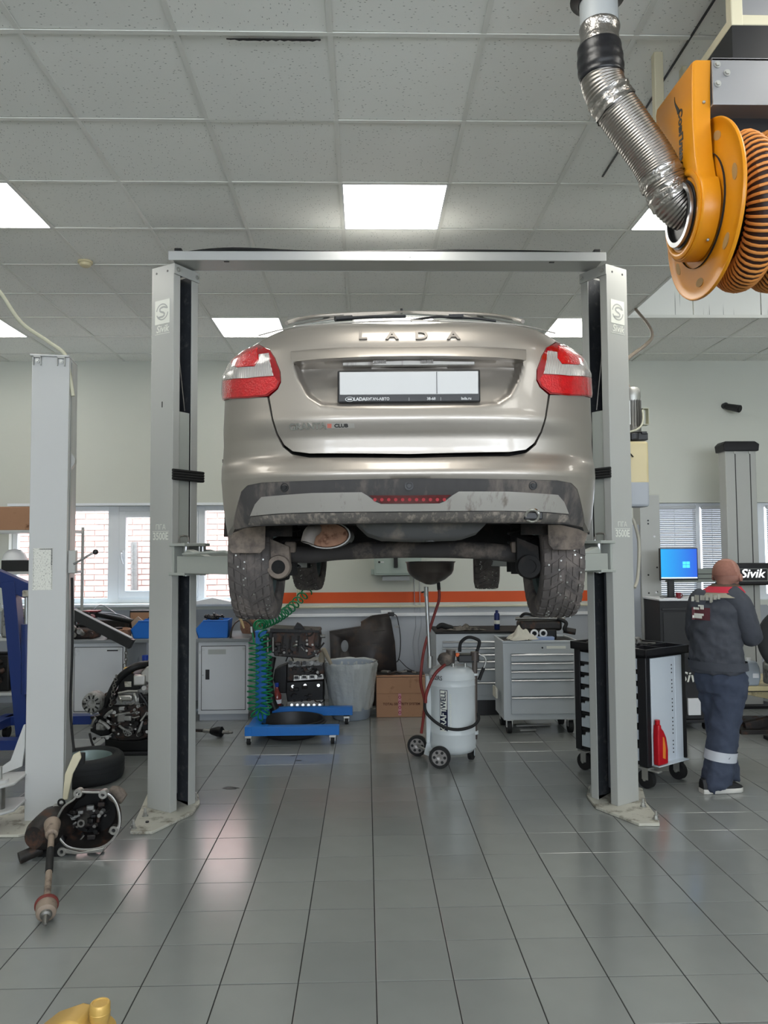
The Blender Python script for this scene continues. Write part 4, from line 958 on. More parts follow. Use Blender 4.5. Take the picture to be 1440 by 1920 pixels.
# grey mounting channel with bolts
D('rail_grey', (150, 150, 152), 0.4, 0.4, var=0.04)
q = MB(); q.bb((X1_, 2.575, 3.285), (2.2, 2.582, 3.45)); q.bb((X1_, 2.575, 3.44), (2.2, 2.95, 3.452)); q.bb((X1_, 2.575, 3.280), (2.2, 2.95, 3.288)); rail = q.build('mounting_channel', 'rail_grey', reel, smooth=0, bevel=.002)
for dx, z in ((.018, 3.425), (.052, 3.395), (.018, 3.355)): bolt('bolt', (X1_+dx, 2.575, z), (0, -1, 0), .008, .010, 'zinc', rail)
MB().bb((X1_+.02, 2.66, 3.15), (2.2, 2.70, 3.28)).build('back_plate', 'black_metal', reel, smooth=0)
q = MB(); q.tube([(1.43, 2.46, 3.20), (1.47, 2.45, 3.285), (1.49, 2.45, 3.23)], .008); q.tube([(1.43, 2.46, 3.20), (1.41, 2.48, 3.10)], .008); q.build('hose_guide', 'yellow_dark', reel)
# cream ceiling frame carrying the reel
fr_ = thing('ceiling_frame', 'cream steel tube frame hung from the ceiling above the yellow reel', 'steel frame', (0, 0, 0))
a0 = at(1367, 54, 2.62)
q = MB(); q.bb((a0.x, 2.60, a0.z), (2.3, 2.64, a0.z+.04)); q.build('lower_tube', 'cream_paint', fr_, bevel=.004)
q = MB(); q.bb((a0.x-.001, 2.599, a0.z-.001), (a0.x+.042, 2.641, HCEIL+.5)); q.build('upright', 'cream_paint', fr_, bevel=.004)
q = MB(); q.bb((a0.x, 2.60, a0.z+.002), (a0.x+.04, 3.35, a0.z+.04)); q.build('side_tube', 'cream_paint', fr_, bevel=.004)
q = MB(); q.bb((a0.x, 3.31, a0.z), (a0.x+.042, 3.35, HCEIL+.5)); q.build('upright', 'cream_paint', fr_, bevel=.004)
q = MB(); q.bb((a0.x+.045, 2.625, a0.z+.045), (2.3, 2.63, HCEIL+.3)); q.build('infill_panel', 'rail_grey', fr_, smooth=0)
q = MB(); q.bb((a0.x, 2.60, 3.453), (2.3, 2.90, a0.z-.001)); q.build('spacer', 'black_metal', fr_, smooth=0)
b1 = at(1283, 115, 3.4)
q = MB(); q.bb((b1.x-.01, 3.40, 3.45), (b1.x+.012, 3.44, HCEIL+.0)); q.build('rear_hanger', 'cream_paint', fr_, bevel=.003)
# flexible duct
duct = thing('flexible_duct', 'silver corrugated flexible duct running from ceiling stub into the yellow reel', 'duct', (0, 0, 0))
YD = 2.72
def dp(px, py, Y=YD): return at(px, py, Y)
D('pvc_grey', (160, 164, 166), 0.4, var=0.03); D('tape_black', (20, 20, 24), 0.35, var=0.3, scale=12, bump=0.3, bscale=18)
D('foil', (150, 145, 140), 0.33, 1.0, var=0.12, scale=30, bump=0.08, bscale=30)
D('foil_crumple', (162, 158, 154), 0.28, 1.0, var=0.12, scale=30, bump=0.6, bscale=45)
tp = dp(1122, 0); t2 = dp(1124, 62)
MB().cyl((tp.x-.004, tp.y, HCEIL+.02), t2, .070, .070, n=32, cap=False).build('ceiling_stub', 'pvc_grey', duct)
q = MB(); q.lathe([(.098, 0), (.10, -.012), (.076, -.022), (.070, -.03)], (tp.x-.004, tp.y, dp(1112, 8).z+.03), (0, 0, 1), 32, caps=(True, False)); q.build('stub_collar', 'black_plastic', duct)
t3 = dp(1124, 95); MB().tube(smoothpath([dp(1124, 50), dp(1124, 68), t3]), .072, n=32, radf=lambda u: 1+.035*math.sin(u*9)).build('silver_tape', 'foil_crumple', duct)
t4 = dp(1128, 150)
MB().tube(smoothpath([dp(1123, 88), dp(1125, 112), dp(1127, 135), t4]), .083, n=32, radf=lambda u: .94+.07*math.sin(u*3.1)+.012*math.sin(u*23)).build('black_tape', 'tape_black', duct)
cp = smoothpath([dp(1128, 142), dp(1133, 165), dp(1150, 195), dp(1185, 245), dp(1225, 303), dp(1246, 345), dp(1265, 378), dp(1292, 398), at(1320, 400, 2.70)], 26)
ln = [0]
for a_, b_ in zip(cp, cp[1:]): ln.append(ln[-1]+(b_-a_).length)
tot = ln[-1]
def rd(u):
    i = u*(len(cp)-1); k = min(int(i), len(cp)-2); s_ = ln[k]+(ln[k+1]-ln[k])*(i-k)
    base = 1.0-.10*max(0, (u-.80)/.2)
    return base*(1+.020*math.sin(2*PI*s_/.0105))
# dense resample so the corrugation is real relief
dense = []
for i in range(520):
    s_ = tot*i/519; k = max(j for j in range(len(ln)) if ln[j] <= s_+1e-9); k = min(k, len(cp)-2); f = (s_-ln[k])/max(1e-9, ln[k+1]-ln[k]); dense.append(cp[k].lerp(cp[k+1], f))
MB().tube(dense, .077, n=36, radf=lambda u: (1.0-.08*max(0, (u-.80)/.2))*(1+.016*math.sin(2*PI*u*tot/.0105))).build('corrugated_tube', 'foil', duct, smooth=180)
def wrap(u0, u1, r, tw):
    i0, i1 = int(u0*519), int(u1*519); pts = dense[i0:i1:4]
    b = MB().tube(pts, r, n=40, cap=False, radf=lambda u: 1+.02*math.sin(u*14+1))
    for v in b.v: v += Vector([noise.noise(v*38+Vector((k*9, 0, 0))) for k in range(3)])*.007
    b.build('foil_wrap', 'foil_crumple', duct, smooth=80)
wrap(.115, .215, .080, 0); wrap(.645, .70, .080, 0); wrap(.735, .82, .079, 0)
# ================================================================ SMALL FIXTURES ON CEILING AND WALL
sm = fl(160, 490, HCEIL)
t = thing('smoke_detector', 'round yellowed smoke detector on the ceiling tile', 'smoke detector', (sm.x, sm.y, HCEIL))
D('yellowed', (214, 202, 164), .5)
MB().lathe([(0.0, 0), (.055, 0), (.056, -.014), (.050, -.018), (0, -.018)], (0, 0, 0), (0, 0, 1), 28).build('base', 'yellowed', t)
MB().lathe([(.044, -.018), (.040, -.036), (.026, -.044), (0, -.044)], (0, 0, 0), (0, 0, 1), 28).build('sensor_head', 'yellowed', t)
c = wp(1366, 766)
t = thing('security_camera', 'small black security camera mounted high on the cream wall', 'security camera', (c.x, YB, c.z))
MB().cyl((-.055, 0, .03), (-.055, -.05, .03), .035).build('mount', 'black_plastic', t)
MB().tube([(-.05, -.04, .02), (-.02, -.07, 0)], .014).build('arm', 'black_plastic', t)
MB().cyl((-.045, -.05, .015), (.04, -.19, -.04), .036, .045, n=20).build('housing', 'black_plastic', t)
MB().cyl((.038, -.187, -.039), (.042, -.194, -.0415), .032).build('lens', 'black_metal', t)
# electrical box
a = at(702, 1079, 8.74); b_ = at(790, 1020, 8.74)
t = thing('electrical_box', 'grey-green metal switch box with black lever on the wall above orange stripe', 'electrical box', (0, 0, 0))
D('box_green', (176, 190, 184), .45)
MB().bb((a.x, 8.74, a.z), (b_.x, YB-.003, b_.z)).build('enclosure', 'box_green', t, bevel=.006)
MB().bb((a.x+.015, 8.733, a.z+.02), (b_.x-.015, 8.741, b_.z-.02)).build('door', 'box_green', t, bevel=.003)
p = at(742, 1053, 8.72); MB().bb((p.x-.022, 8.69, p.z-.07), (p.x+.022, 8.734, p.z+.09)).build('switch_lever', 'black_plastic', t, bevel=.006)
p = at(711, 1054, 8.72); MB().cyl((p.x, 8.735, p.z), (p.x, 8.722, p.z), .012).build('lock', 'black_metal', t); MB().bb((p.x+.02, 8.732, p.z-.008), (p.x+.055, 8.734, p.z+.008)).build('label', 'white_plastic', t)
p = at(699, 1072, 8.9); MB().bb((p.x-.02, 8.85, p.z-.03), (p.x+.02, YB-.003, p.z+.03)).build('foot', 'box_green', t)
a = at(717, 1089, 8.86); b_ = at(768, 1080, 8.86); MB().bb((a.x, 8.86, a.z), (b_.x, YB-.003, b_.z-.002)).build('cable_cover', 'white_plastic', t, bevel=.003)
for px in (776, 786):
    p = at(px, 1060, YB-.01); q = MB(); q.tube(smoothpath([(p.x, YB-.018, 1.42), (p.x+.005, YB-.018, 1.1), (p.x+.02, YB-.02, .85), (p.x-.02, YB-.02, .62), (p.x+.01, YB-.02, .36)]), .004, n=6)
    tag(q.build('wall_wire', 'wall_grey'), 'thin grey wire hanging down the wall behind the oil drainer bowl', 'wire', 'wires hanging behind the oil drainer')
# socket with plug
p = at(724, 1151, YB-.04); t = thing('wall_socket', 'white double socket on the cable trunking with a black plug in it', 'socket', (p.x, YB-.036, p.z))
MB().box((0, -.012, 0), (.125, .03, .085)).build('face_plate', 'white_plastic', t, bevel=.006)
for x in (-.03, .03): MB().lathe([(.022, 0), (.024, -.004), (.028, -.004)], (x, -.028, 0), (0, 1, 0), 20).build('outlet', 'white_plastic', t)
pl = MB().box((.055, -.05, 0), (.075, .045, .045)).build('plug', 'black_plastic', bevel=.008); pl.location = (p.x, YB-.036, p.z)
tag(pl, 'black power plug pushed into the white wall socket', 'plug')
q = MB(); q.tube(smoothpath([(p.x+.09, YB-.085, p.z), (p.x+.13, YB-.07, p.z-.05), (p.x+.165, YB-.05, p.z-.3), (p.x+.14, YB-.05, p.z-.53), (p.x+.06, YB-.05, p.z-.56)]), .005, n=6); q.tube(smoothpath([(p.x+.14, YB-.05, p.z-.52), (p.x+.24, YB-.06, p.z-.62), (p.x+.32, YB-.09, p.z-.66)]), .004, n=6)
tag(q.build('power_cord', 'black_rubber'), 'thin black cord running down the wall from the plug', 'cord')
# air drop with valve and green coil hose
a = at(560, 1094, YB-.04)
t = thing('air_outlet', 'cream air pipe drop with brass valve beside the hanging green hose', 'air outlet', (0, 0, 0))
MB().tube(smoothpath([(a.x-.005, YB-.05, 1.07), (a.x-.005, YB-.05, 1.30), (a.x-.005, YB-.05, 1.40), (a.x+.03, YB-.05, 1.415), (a.x+.10, YB-.05, 1.41)], 5), .013).build('pipe', 'pipe_cream', t)
MB().cyl((a.x-.005, YB-.05, 1.18), (a.x-.005, YB-.05, 1.27), .02, n=8).build('valve', 'pipe_cream', t)
h = at(578, 1100, YB-.05); MB().box((h.x, YB-.05, h.z+.05), (.05, .05, .04)).build('coupling', 'black_metal', t, bevel=.004)
MB().cyl((h.x, YB-.05, h.z+.04), (h.x-.004, YB-.07, h.z-.05), .012).build('nipple', 'steel', t)
def greeble(fix, x0, y0, x1, y1, Y, n, mats, smin, smax, seed):
    # small castings, bosses and pipes that crowd the face of an engine
    random.seed(seed)
    for k in range(n):
        px, py = random.uniform(x0, x1), random.uniform(y0, y1); c = at(px, py, Y); s_ = random.uniform(smin, smax); m_ = random.choice(mats); t = k % 4
        if t == 0: fix(MB().box(c, (s_*1.6, s_, s_), rz=random.uniform(-.4, .4)).build('casting', m_, None, bevel=s_*.2))
        elif t == 1: fix(MB().cyl(c+Vector((0, s_*.5, 0)), c-Vector((0, s_*.7, 0)), s_*.5, s_*.42, n=12).build('boss', m_, None))
        elif t == 2: fix(MB().tube(smoothpath([c, c+Vector((s_, -s_*.4, s_*random.uniform(-1, 1))), c+Vector((s_*2.2, 0, s_*random.uniform(-1.5, 1.5)))], 4), s_*.24, n=7).build('pipe', m_, None))
        else:
            q = MB(); q.cyl(c, c-Vector((0, s_*.4, 0)), s_*.34, n=12); q.cyl(c-Vector((0, s_*.4, 0)), c-Vector((0, s_*.65, 0)), s_*.2, n=6); fix(q.build('bolt', m_, None))
# ================================================================ BENCH SIDE (back left)
def pp_(x0, y0, x1, y1, Y): a = at(x0, y1, Y); b = at(x1, y0, Y); return a, b
def prismpx(poly, Y, dep, name, m, parent, bevel=.004, back=1.0, smooth=35): # outline seen at distance Y, thickness dep
    q = MB(); f = [at(x, y, Y) for x, y in poly]; c = sum(f, Vector())/len(f)
    q.rings([[p for p in f], [c+(p-c)*back+Vector((0, dep, 0)) for p in f]])
    return q.build(name, m, parent, smooth=smooth, bevel=bevel)
def helix(path, R, turns, r, per=14, n=6, squash=1.0):
    P = smoothpath(path, 10); L_ = [0]
    for a, b in zip(P, P[1:]): L_.append(L_[-1]+(b-a).length)
    out = []; u = None; N_ = int(turns*per)
    for i in range(N_+1):
        s_ = L_[-1]*i/N_; k = 0
        while k < len(L_)-2 and L_[k+1] < s_: k += 1
        f = (s_-L_[k])/max(1e-9, L_[k+1]-L_[k]); p = P[k].lerp(P[k+1], f); t = (P[min(k+2, len(P)-1)]-P[max(0, k-1)]).normalized()
        if u is None: u = t.cross(Vector((0, 1, 0))).normalized()
        else: u = (u-t*u.dot(t)).normalized()
        w = t.cross(u); a = 2*PI*i/per; rr = R(i/N_) if callable(R) else R
        out.append(p+(u*math.cos(a)+w*math.sin(a)*squash)*rr)
    return out
YC = 7.83; ZT = .832
wt = MB().bb((-3.12, 7.79, ZT-.032), (-1.185, 8.62, ZT)).build('worktop', 'worktop', bevel=.003)
tag(wt, 'long grey metal worktop laid across the two pale cabinets', 'worktop')
def cabinet(x0, x1, label, slot):
    t = thing('bench_cabinet', label, 'cabinet', ((x0+x1)/2, YC, 0)); w = x1-x0; z1 = ZT-.034
    MB().bb((-w/2, 0, .07), (w/2, .72, z1)).build('body', 'white_cabinet', t, bevel=.003)
    MB().bb((-w/2+.01, .03, 0.001), (w/2-.01, .70, .07)).build('plinth', 'wall_grey', t)
    d = MB().bb((-w/2+.035, -.008, .115), (w/2-.035, .002, z1-.045)).build('door', 'white_cabinet', t, bevel=.003)
    q = MB()
    for (a, c, e, f) in ((-w/2+.029, w/2-.029, .109, .115), (-w/2+.029, w/2-.029, z1-.045, z1-.039), (-w/2+.029, -w/2+.035, .109, z1-.039), (w/2-.035, w/2-.029, .109, z1-.039)): q.bb((a, -.002, e), (c, .001, f))
    q.build('door_gap', 'black_metal', t, smooth=0)
    if slot:
        MB().bb((-w/2+.075, -.011, .42), (-w/2+.115, -.007, .52)).build('handle_slot', 'black_plastic', d); MB().cyl((-w/2+.05, -.008, .465), (-w/2+.05, -.014, .465), .008).build('lock', 'steel', d)
        MB().bb((-w/2+.10, -.0095, z1-.125), (-w/2+.28, -.0078, z1-.075)).build('sticker_trace', 'decal_grey', d)
    else:
        MB().bb((w/2-.19, -.0095, z1-.083), (w/2-.08, -.0078, z1-.070)).build('door_label', 'black_metal', d)
    return t
cabinet(-2.99, -2.44, 'pale grey bench cabinet behind the hanging engine, small black text on its door', False)
cabinet(-1.71, -1.20, 'pale grey bench cabinet with a black slot handle, beside the green coiled hose', True)
# parts bins
def bin_(x, y, w, label, rz=0):
    t = thing('parts_bin', label, 'bin', (x, y, ZT), rz); h = .185; d = .22
    q = MB(); th = .006; pr = [(-w/2, h*.55), (-w/2+.05, h), (w/2, h), (w/2-.02, 0), (-w/2+.07, 0)]
    q.prism([(-w/2+.02, 0.001), (w/2-.015, 0.001), (w/2, h), (-w/2+.075, h), (-w/2-.01, h*.5)], lambda a, b, u: (a, u, b), 0, th)
    q.prism([(-w/2+.02, 0.001), (w/2-.015, 0.001), (w/2, h), (-w/2+.075, h), (-w/2-.01, h*.5)], lambda a, b, u: (a, u, b), d, d+th)
    q.bb((-w/2+.02, 0, .001), (w/2-.015, d, .007)); q.prism([(w/2-.02, 0.001), (w/2-.012, 0.001), (w/2, h), (w/2-.008, h)], lambda a, b, u: (a, u, b), 0, d); q.prism([(-w/2+.02, 0.001), (-w/2+.03, 0.001), (-w/2, h*.5), (-w/2-.01, h*.5)], lambda a, b, u: (a, u, b), 0, d)
    q.build('tray', 'blue_bin', t, bevel=.002); MB().bb((-w/2+.07, -.012, h-.014), (w/2, .0, h)).build('rim', 'blue_bin', t, bevel=.003)
    return t
c1 = at(268, 1196, 7.86); bin_(c1.x+.08, 7.87, .40, 'blue plastic parts bin on the bench under the brick-view window')
c2 = at(398, 1196, 7.86); bin_(c2.x, 7.87, .33, 'blue plastic parts bin full of black clips beside the rear tyre')
random.seed(11)
for k in range(14):
    b = MB(); x = c2.x+random.uniform(-.10, .13); y = 7.95+random.uniform(0, .10); z = ZT+.165+random.uniform(-.02, .05)
    b.box((0, 0, 0), (random.uniform(.05, .09), .025, .02)); b.box((.02, 0, .012), (.02, .03, .02)); o = b.build('plastic_clip', 'black_plastic', bevel=.003); o.location = (x, y, z); o.rotation_euler = (random.uniform(-.6, .6), random.uniform(-.7, .7), random.uniform(0, 3))
    tag(o, 'small black plastic clip heaped in the blue bin beside the tyre', 'clip', 'black clips in the blue bin')
# loose parts on the bench
def junk(px, py, Y): p = at(px, py, Y); return Vector((p.x, Y, ZT))
p = junk(216, 1190, 8.45); t = thing('steering_rack', 'black steering rack lying across the bench behind the crane boom', 'steering rack', p, -.25)
MB().cyl((-.22, 0, .20), (.25, -.05, .13), .028).build('housing', 'engine_dark', t); MB().tube([(-.22, .0, .20), (-.30, .02, .23)], .04).build('boot', 'black_rubber', t)
MB().tube(smoothpath([(-.3, 0, .23), (-.22, .05, .30), (-.08, .03, .25), (.0, .02, .20)]), .006).build('pressure_pipe', 'steel', t); MB().tube(smoothpath([(-.2, .04, .22), (.05, .0, .20), (.3, -.03, .12)]), .006).build('pressure_pipe', 'steel', t)
MB().box((0, 0, .07), (.40, .10, .14)).build('support_block', 'engine_black', t, bevel=.01)
p = junk(222, 1190, 7.95); t = thing('flower_pot_drum', 'brown rusty brake drum lying among dark parts on the bench', 'brake drum', p)
MB().lathe([(0, .001), (.10, .001), (.125, .02), (.13, .09), (.115, .10), (.10, .085), (0, .085)], (0, 0, 0), (0, 0, 1), 32).build('drum', 'rust', t); MB().cyl((0, 0, .085), (0, 0, .11), .04).build('hub', 'engine_black', t)
t.name = 'brake_drum'
for px, w, h, d_, mt_, lab, cat in ((160, .26, .13, .22, 'engine_black', 'greasy dark valve body lying on the bench below the crane boom', 'engine part'), (300, .30, .20, .2, 'black_plastic', 'black plastic air box on the bench between the blue bins', 'air box'), (345, .22, .22, .2, 'engine_dark', 'dark gear housing on the bench hidden partly by the lift post', 'engine part')):
    p = junk(px, 1190, {160: 8.0, 300: 8.32, 345: 8.24}[px]); t = thing('engine_part' if 'box' not in cat else 'air_box', lab, cat, p, random.uniform(-.1, .1))
    MB().box((0, 0, h*.38), (w, d_, h*.75)).build('casing', mt_, t, bevel=.02, seg=3)
    for k in range(7):
        x = random.uniform(-w/2, w/2)*.9; z = random.uniform(.2, .9)*h; MB().cyl((x, -d_/2-.0, z), (x, -d_/2-.03, z), random.uniform(.012, .03), n=12).build('boss', random.choice(('alu_cast', 'engine_black', 'dull_steel')), t)
    MB().tube(smoothpath([(-w/2, 0, h*.5), (-w*.2, -.05, h*1.05), (w*.3, 0, h*.9), (w/2, .02, h*.4)]), .016).build('pipe', 'black_rubber', t)
p = junk(262, 1178, 8.35); t = thing('flat_box', 'flat dark-edged carton standing at the window sill behind the blue bin', 'carton', (p.x, 8.48, ZT)); MB().bb((-.15, 0, .001), (.17, .12, .24)).build('carton', 'black_plastic', t); MB().bb((-.14, -.004, .13), (.16, .0, .22)).build('carton_face', 'cardboard', t)
p = junk(272, 1180, 8.2); q = MB().prism([(-.05, .05), (.03, .05), (.06, .20), (.0, .25), (-.07, .19)], lambda a, b, u: (a, u, b), 0, .02); o = q.build('metal_bracket', mat('bracket_tan', (170, 150, 130), .6, .3), bevel=.003); o.location = (p.x-.06, 8.14, ZT-.045); tag(o, 'tan stamped metal bracket leaning behind the blue bin', 'bracket')
# right end of the bench: dark fender liner, wrapped pot and rag
p = junk(462, 1190, 8.0); t = thing('clay_pot', 'brown cylindrical filter housing on the bench under the rear tyre', 'filter housing', (p.x+.01, 8.34, ZT)); t.name = 'filter_housing'
MB().lathe([(0, .001), (.11, .001), (.13, .05), (.13, .24), (.12, .26), (0, .26)], (0, 0, 0), (0, 0, 1), 28).build('canister', 'rust', t); MB().lathe([(.135, .20), (.14, .21), (.14, .24), (.13, .25)], (0, 0, 0), (0, 0, 1), 28).build('clamp_band', 'engine_black', t)
p = junk(436, 1190, 7.93); t = thing('arch_liner_piece', 'dark curved plastic arch liner propped on the bench beside the blue bin', 'arch liner', (-1.27, 7.86, ZT), .1)
q = MB(); rs_ = []
for k in range(11): a_ = PI*k/10; rs_.append([(.13*math.cos(a_), -.02, .001+.19*math.sin(a_)), (.13*math.cos(a_), .16, .001+.19*math.sin(a_)), (.118*math.cos(a_), .16, .001+.178*math.sin(a_)), (.118*math.cos(a_), -.02, .001+.178*math.sin(a_))])
q.rings(rs_); q.build('liner', 'engine_black', t); MB().tube(smoothpath([(-.05, -.03, .26), (-.01, -.03, .18), (.02, -.04, .10)]), .02, radf=lambda u: 1-.6*u).build('torn_flap', mat('flap_tan', (196, 172, 130), .8), t)
# bright sheet of paper on the sill
p = at(400, 1136, 8.72); q = MB(); q.prism([(-.30, .0), (.0, .06), (.28, .0), (.25, -.012), (-.28, -.012)], lambda a, b, u: (a, u, b), -.10, .06); o = q.build('paper_sheets', 'white_plastic'); o.location = (p.x, 8.76, 1.135); tag(o, 'white papers piled on the window sill beside the rear tyre', 'papers')

# ================================================================ ENGINE CRANE AND HANGING ENGINE
cr = thing('engine_crane', 'blue engine crane with a black boom, beside the white lift post', 'engine crane', (-3.0, 6.8, 0))
YCR = 6.8
def L_(px, py, Y=YCR): return at(px, py, Y)-Vector((-3.0, 6.8, 0))
def boxbar(a, b, w, h, name, m, parent):
    a = Vector(a); b = Vector(b); d = (b-a).normalized(); s_ = d.cross(Vector((0, 1, 0))).normalized(); y = s_.cross(d); rm = Matrix((d, y, s_)).transposed()
    return MB().box((a+b)/2, ((b-a).length, w, h), rot=rm).build(name, m, parent, bevel=.004)
boxbar(L_(20, 1090), L_(48, 1385), .12, .115, 'mast', 'blue_paint', cr)
boxbar(L_(-20, 1075), L_(60, 1110), .10, .13, 'boom', 'blue_paint', cr)
boxbar(L_(50, 1103), L_(135, 1152), .085, .11, 'boom_sleeve', 'blue_paint', cr)
boom = boxbar(L_(120, 1142), L_(248, 1208), .07, .085, 'boom_extension', 'black_metal', cr)
a, b = L_(122, 1133), L_(247, 1196); boxbar(a, b, .06, .006, 'boom_top', 'wall_grey', cr)
cy = MB().cyl(L_(50, 1300, 6.74), L_(50, 1170, 6.74), .045).build('ram_cylinder', 'blue_paint', cr); MB().cyl(L_(50, 1172, 6.74), L_(50, 1120, 6.74), .018).build('ram_rod', 'steel', cr)
MB().box(L_(48, 1113, 6.74), (.05, .04, .06)).build('ram_clevis', 'plate_cream', cr, bevel=.01)
q = MB(); q.bb((-.42, -.55, .12), (-.30, .55, .20)); q.bb((-.36, .40, .12), (1.1, .52, .20)); q.bb((-.36, -.5, .12), (.35, -.38, .20)); q.build('base_frame', 'blue_paint', cr, bevel=.004)
boxbar(L_(-6, 1130), L_(-60, 1390), .04, .05, 'rear_stay', 'blue_paint', cr)
for x, y in ((-.36, -.5), (.30, -.44), (-.36, .46), (1.05, .46)):
    MB().cyl((x-.02, y, .055), (x+.02, y, .055), .055, n=18).build('caster_wheel', 'black_rubber', cr); MB().box((x, y, .105), (.05, .06, .03)).build('caster_fork', 'dull_steel', cr)
ch = MB(); pc = L_(236, 1208); links = 9
for k in range(links):
    z = pc.z-.02-k*.028; c = Vector((pc.x+random.uniform(-.01, .01), pc.y, z)); e = k % 2
    ring_ = [c+Vector(((.012 if not e else 0)*math.cos(t*PI/5), (.012 if e else 0)*math.cos(t*PI/5), .021*math.sin(t*PI/5))) for t in range(11)]
    ch.tube(ring_, .004, n=6, cap=False)
tag(ch.build('chain', 'dull_steel', cr), kind='stuff')
EY = 6.52
en = thing('car_engine', 'bare car engine with yellow oil cap hanging under the crane boom', 'engine', (at(240, 1405, 6.7).x, 6.70, 0))
class _E:  # parts are laid out in the world and then hung under the engine's own origin
    pass
EO = en.location.copy()
def E_(o): o.parent = en; o.location = o.location-EO; return o
E_(prismpx([(208, 1322), (262, 1318), (310, 1322), (318, 1352), (290, 1378), (262, 1388), (222, 1390), (207, 1372)], EY, .42, 'block', 'engine_black', None, .012))
E_(prismpx([(213, 1322), (217, 1310), (223, 1300), (262, 1292), (316, 1296), (318, 1322)], EY-.02, .44, 'cylinder_head', 'alu_cast', None, .006))
E_(prismpx([(219, 1297), (224, 1275), (230, 1266), (236, 1262), (248, 1262), (256, 1270), (263, 1292), (250, 1296)], EY-.01, .44, 'valve_cover', 'engine_dark', None, .008))
E_(prismpx([(233, 1252), (246, 1252), (249, 1258), (247, 1264), (233, 1264), (230, 1259)], EY, .05, 'oil_cap', mat('cap_yellow', (236, 186, 20), .45), None, .004))
E_(prismpx([(233, 1278), (246, 1278), (246, 1288), (234, 1288)], EY-.016, .01, 'cover_label', 'plate_cream', None, .001))
E_(prismpx([(196, 1384), (222, 1388), (262, 1388), (300, 1380), (300, 1400), (290, 1409), (204, 1409), (196, 1400)], EY+.02, .40, 'oil_pan', 'engine_dark', None, .012))
E_(prismpx([(216, 1325), (258, 1322), (262, 1345), (256, 1362), (268, 1372), (262, 1384), (222, 1384), (212, 1374), (220, 1356)], EY-.025, .03, 'rear_cover', 'alu_cast', None, .006)).data.materials[0] = M['engine_black']
c = at(240, 1371, EY-.05); q = MB(); q.lathe([(0, .0), (.012, 0), (.014, -.004), (.040, -.004), (.043, 0), (.043, .03)], c, (0, 1, 0), 32); fl_ = E_(q.build('crank_flange', 'alu_cast', None))
q = MB()
for k in range(8): a_ = 2*PI*k/8; q.cyl(c+Vector((.028*math.cos(a_), -.004, .028*math.sin(a_))), c+Vector((.028*math.cos(a_), -.007, .028*math.sin(a_))), .006, n=8)
o = q.build('flange_hole', 'black_metal', None); tag(o, kind='stuff'); E_(o)
c = at(172, 1319, EY-.10); q = MB(); q.lathe([(.0, 0), (.03, 0), (.035, -.01), (.070, -.008), (.085, .01), (.088, .03), (.088, .11), (.08, .12), (0, .12)], c, (0, 1, 0), 28); alt = E_(q.build('alternator', 'alu_cast', None))
for k in range(10):
    a_ = 2*PI*k/10; o = MB().box(c+Vector((.055*math.cos(a_), -.010, .055*math.sin(a_))), (.03, .01, .012), rot=Matrix.Rotation(-a_, 3, 'Y')).build('vent', 'engine_dark', None); E_(o)
for (px, py) in ((160, 1312), (177, 1301), (180, 1306), (163, 1330), (172, 1338)): E_(MB().cyl(at(px, py, EY-.11), at(px, py, EY-.11)+Vector((0, -.012, 0)), .008, n=8).build('bolt', 'zinc', None))
E_(MB().tube(smoothpath([at(285, 1246, EY+.1), at(255, 1250, EY), at(225, 1270, EY-.02), at(207, 1300, EY-.03), at(196, 1325, EY-.03)]), .035, radf=lambda u: 1-.3*u).build('intake_pipe', 'engine_dark', None))
E_(prismpx([(196, 1300), (214, 1296), (210, 1330), (190, 1345), (182, 1334)], EY, .2, 'side_casting', 'engine_black', None, .01))
E_(prismpx([(172, 1345), (200, 1338), (206, 1378), (190, 1382), (168, 1372)], EY+.02, .2, 'lower_casting', 'engine_dark', None, .012))
E_(prismpx([(262, 1262), (275, 1250), (300, 1248), (305, 1275), (285, 1285), (270, 1278)], EY-.02, .2, 'intake_cover', 'alu', None, .012))
for (px, py, r_) in ((214, 1336, .016), (206, 1340, .02), (252, 1331, .012), (259, 1324, .016), (224, 1356, .008), (245, 1358, .008), (254, 1367, .008), (222, 1376, .008), (201, 1383, .016), (275, 1338, .014), (260, 1312, .02), (270, 1290, .02), (203, 1353, .012), (276, 1372, .014), (266, 1305, .01)):
    o = MB().cyl(at(px, py, EY-.02), at(px, py, EY-.05), r_, n=10).build('bolt_boss', random.choice(('dull_steel', 'alu_cast')), None); E_(o)
o = MB().tube([at(264, 1352, EY-.06), at(275, 1337, EY-.06)], .009).build('bracket_rod', 'alu', None); E_(o)
o = MB().tube(smoothpath([at(168, 1375, EY-.02), at(175, 1398, EY-.05), at(192, 1411, EY-.05), at(230, 1413, EY)]), .009).build('cable_loom', 'black_rubber', None); E_(o)
for k in range(10):
    p = at(218-k*1.2, 1268+k*6, EY-.06); o = MB().torus(p, (0 if k % 2 else 1, 1 if k % 2 else 0, .2), .013, .004, 12, 5).build('chain_link', 'dull_steel', None); E_(o)
for (a0, a1, r_, m_) in (((214, 1342), (262, 1336), .010, 'alu_cast'), ((222, 1300), (258, 1296), .012, 'alu'), ((196, 1345), (212, 1332), .014, 'alu_cast'), ((262, 1300), (281, 1330), .016, 'engine_dark'), ((268, 1352), (258, 1380), .012, 'alu_cast'), ((186, 1352), (205, 1366), .016, 'alu_cast'), ((180, 1345), (172, 1362), .014, 'dull_steel'), ((225, 1308), (228, 1318), .01, 'alu'), ((252, 1300), (256, 1316), .012, 'alu')):
    E_(MB().tube([at(*a0, EY-.045), at((a0[0]+a1[0])/2, (a0[1]+a1[1])/2-2, EY-.055), at(*a1, EY-.045)], r_, n=8).build('bracket', m_, None))
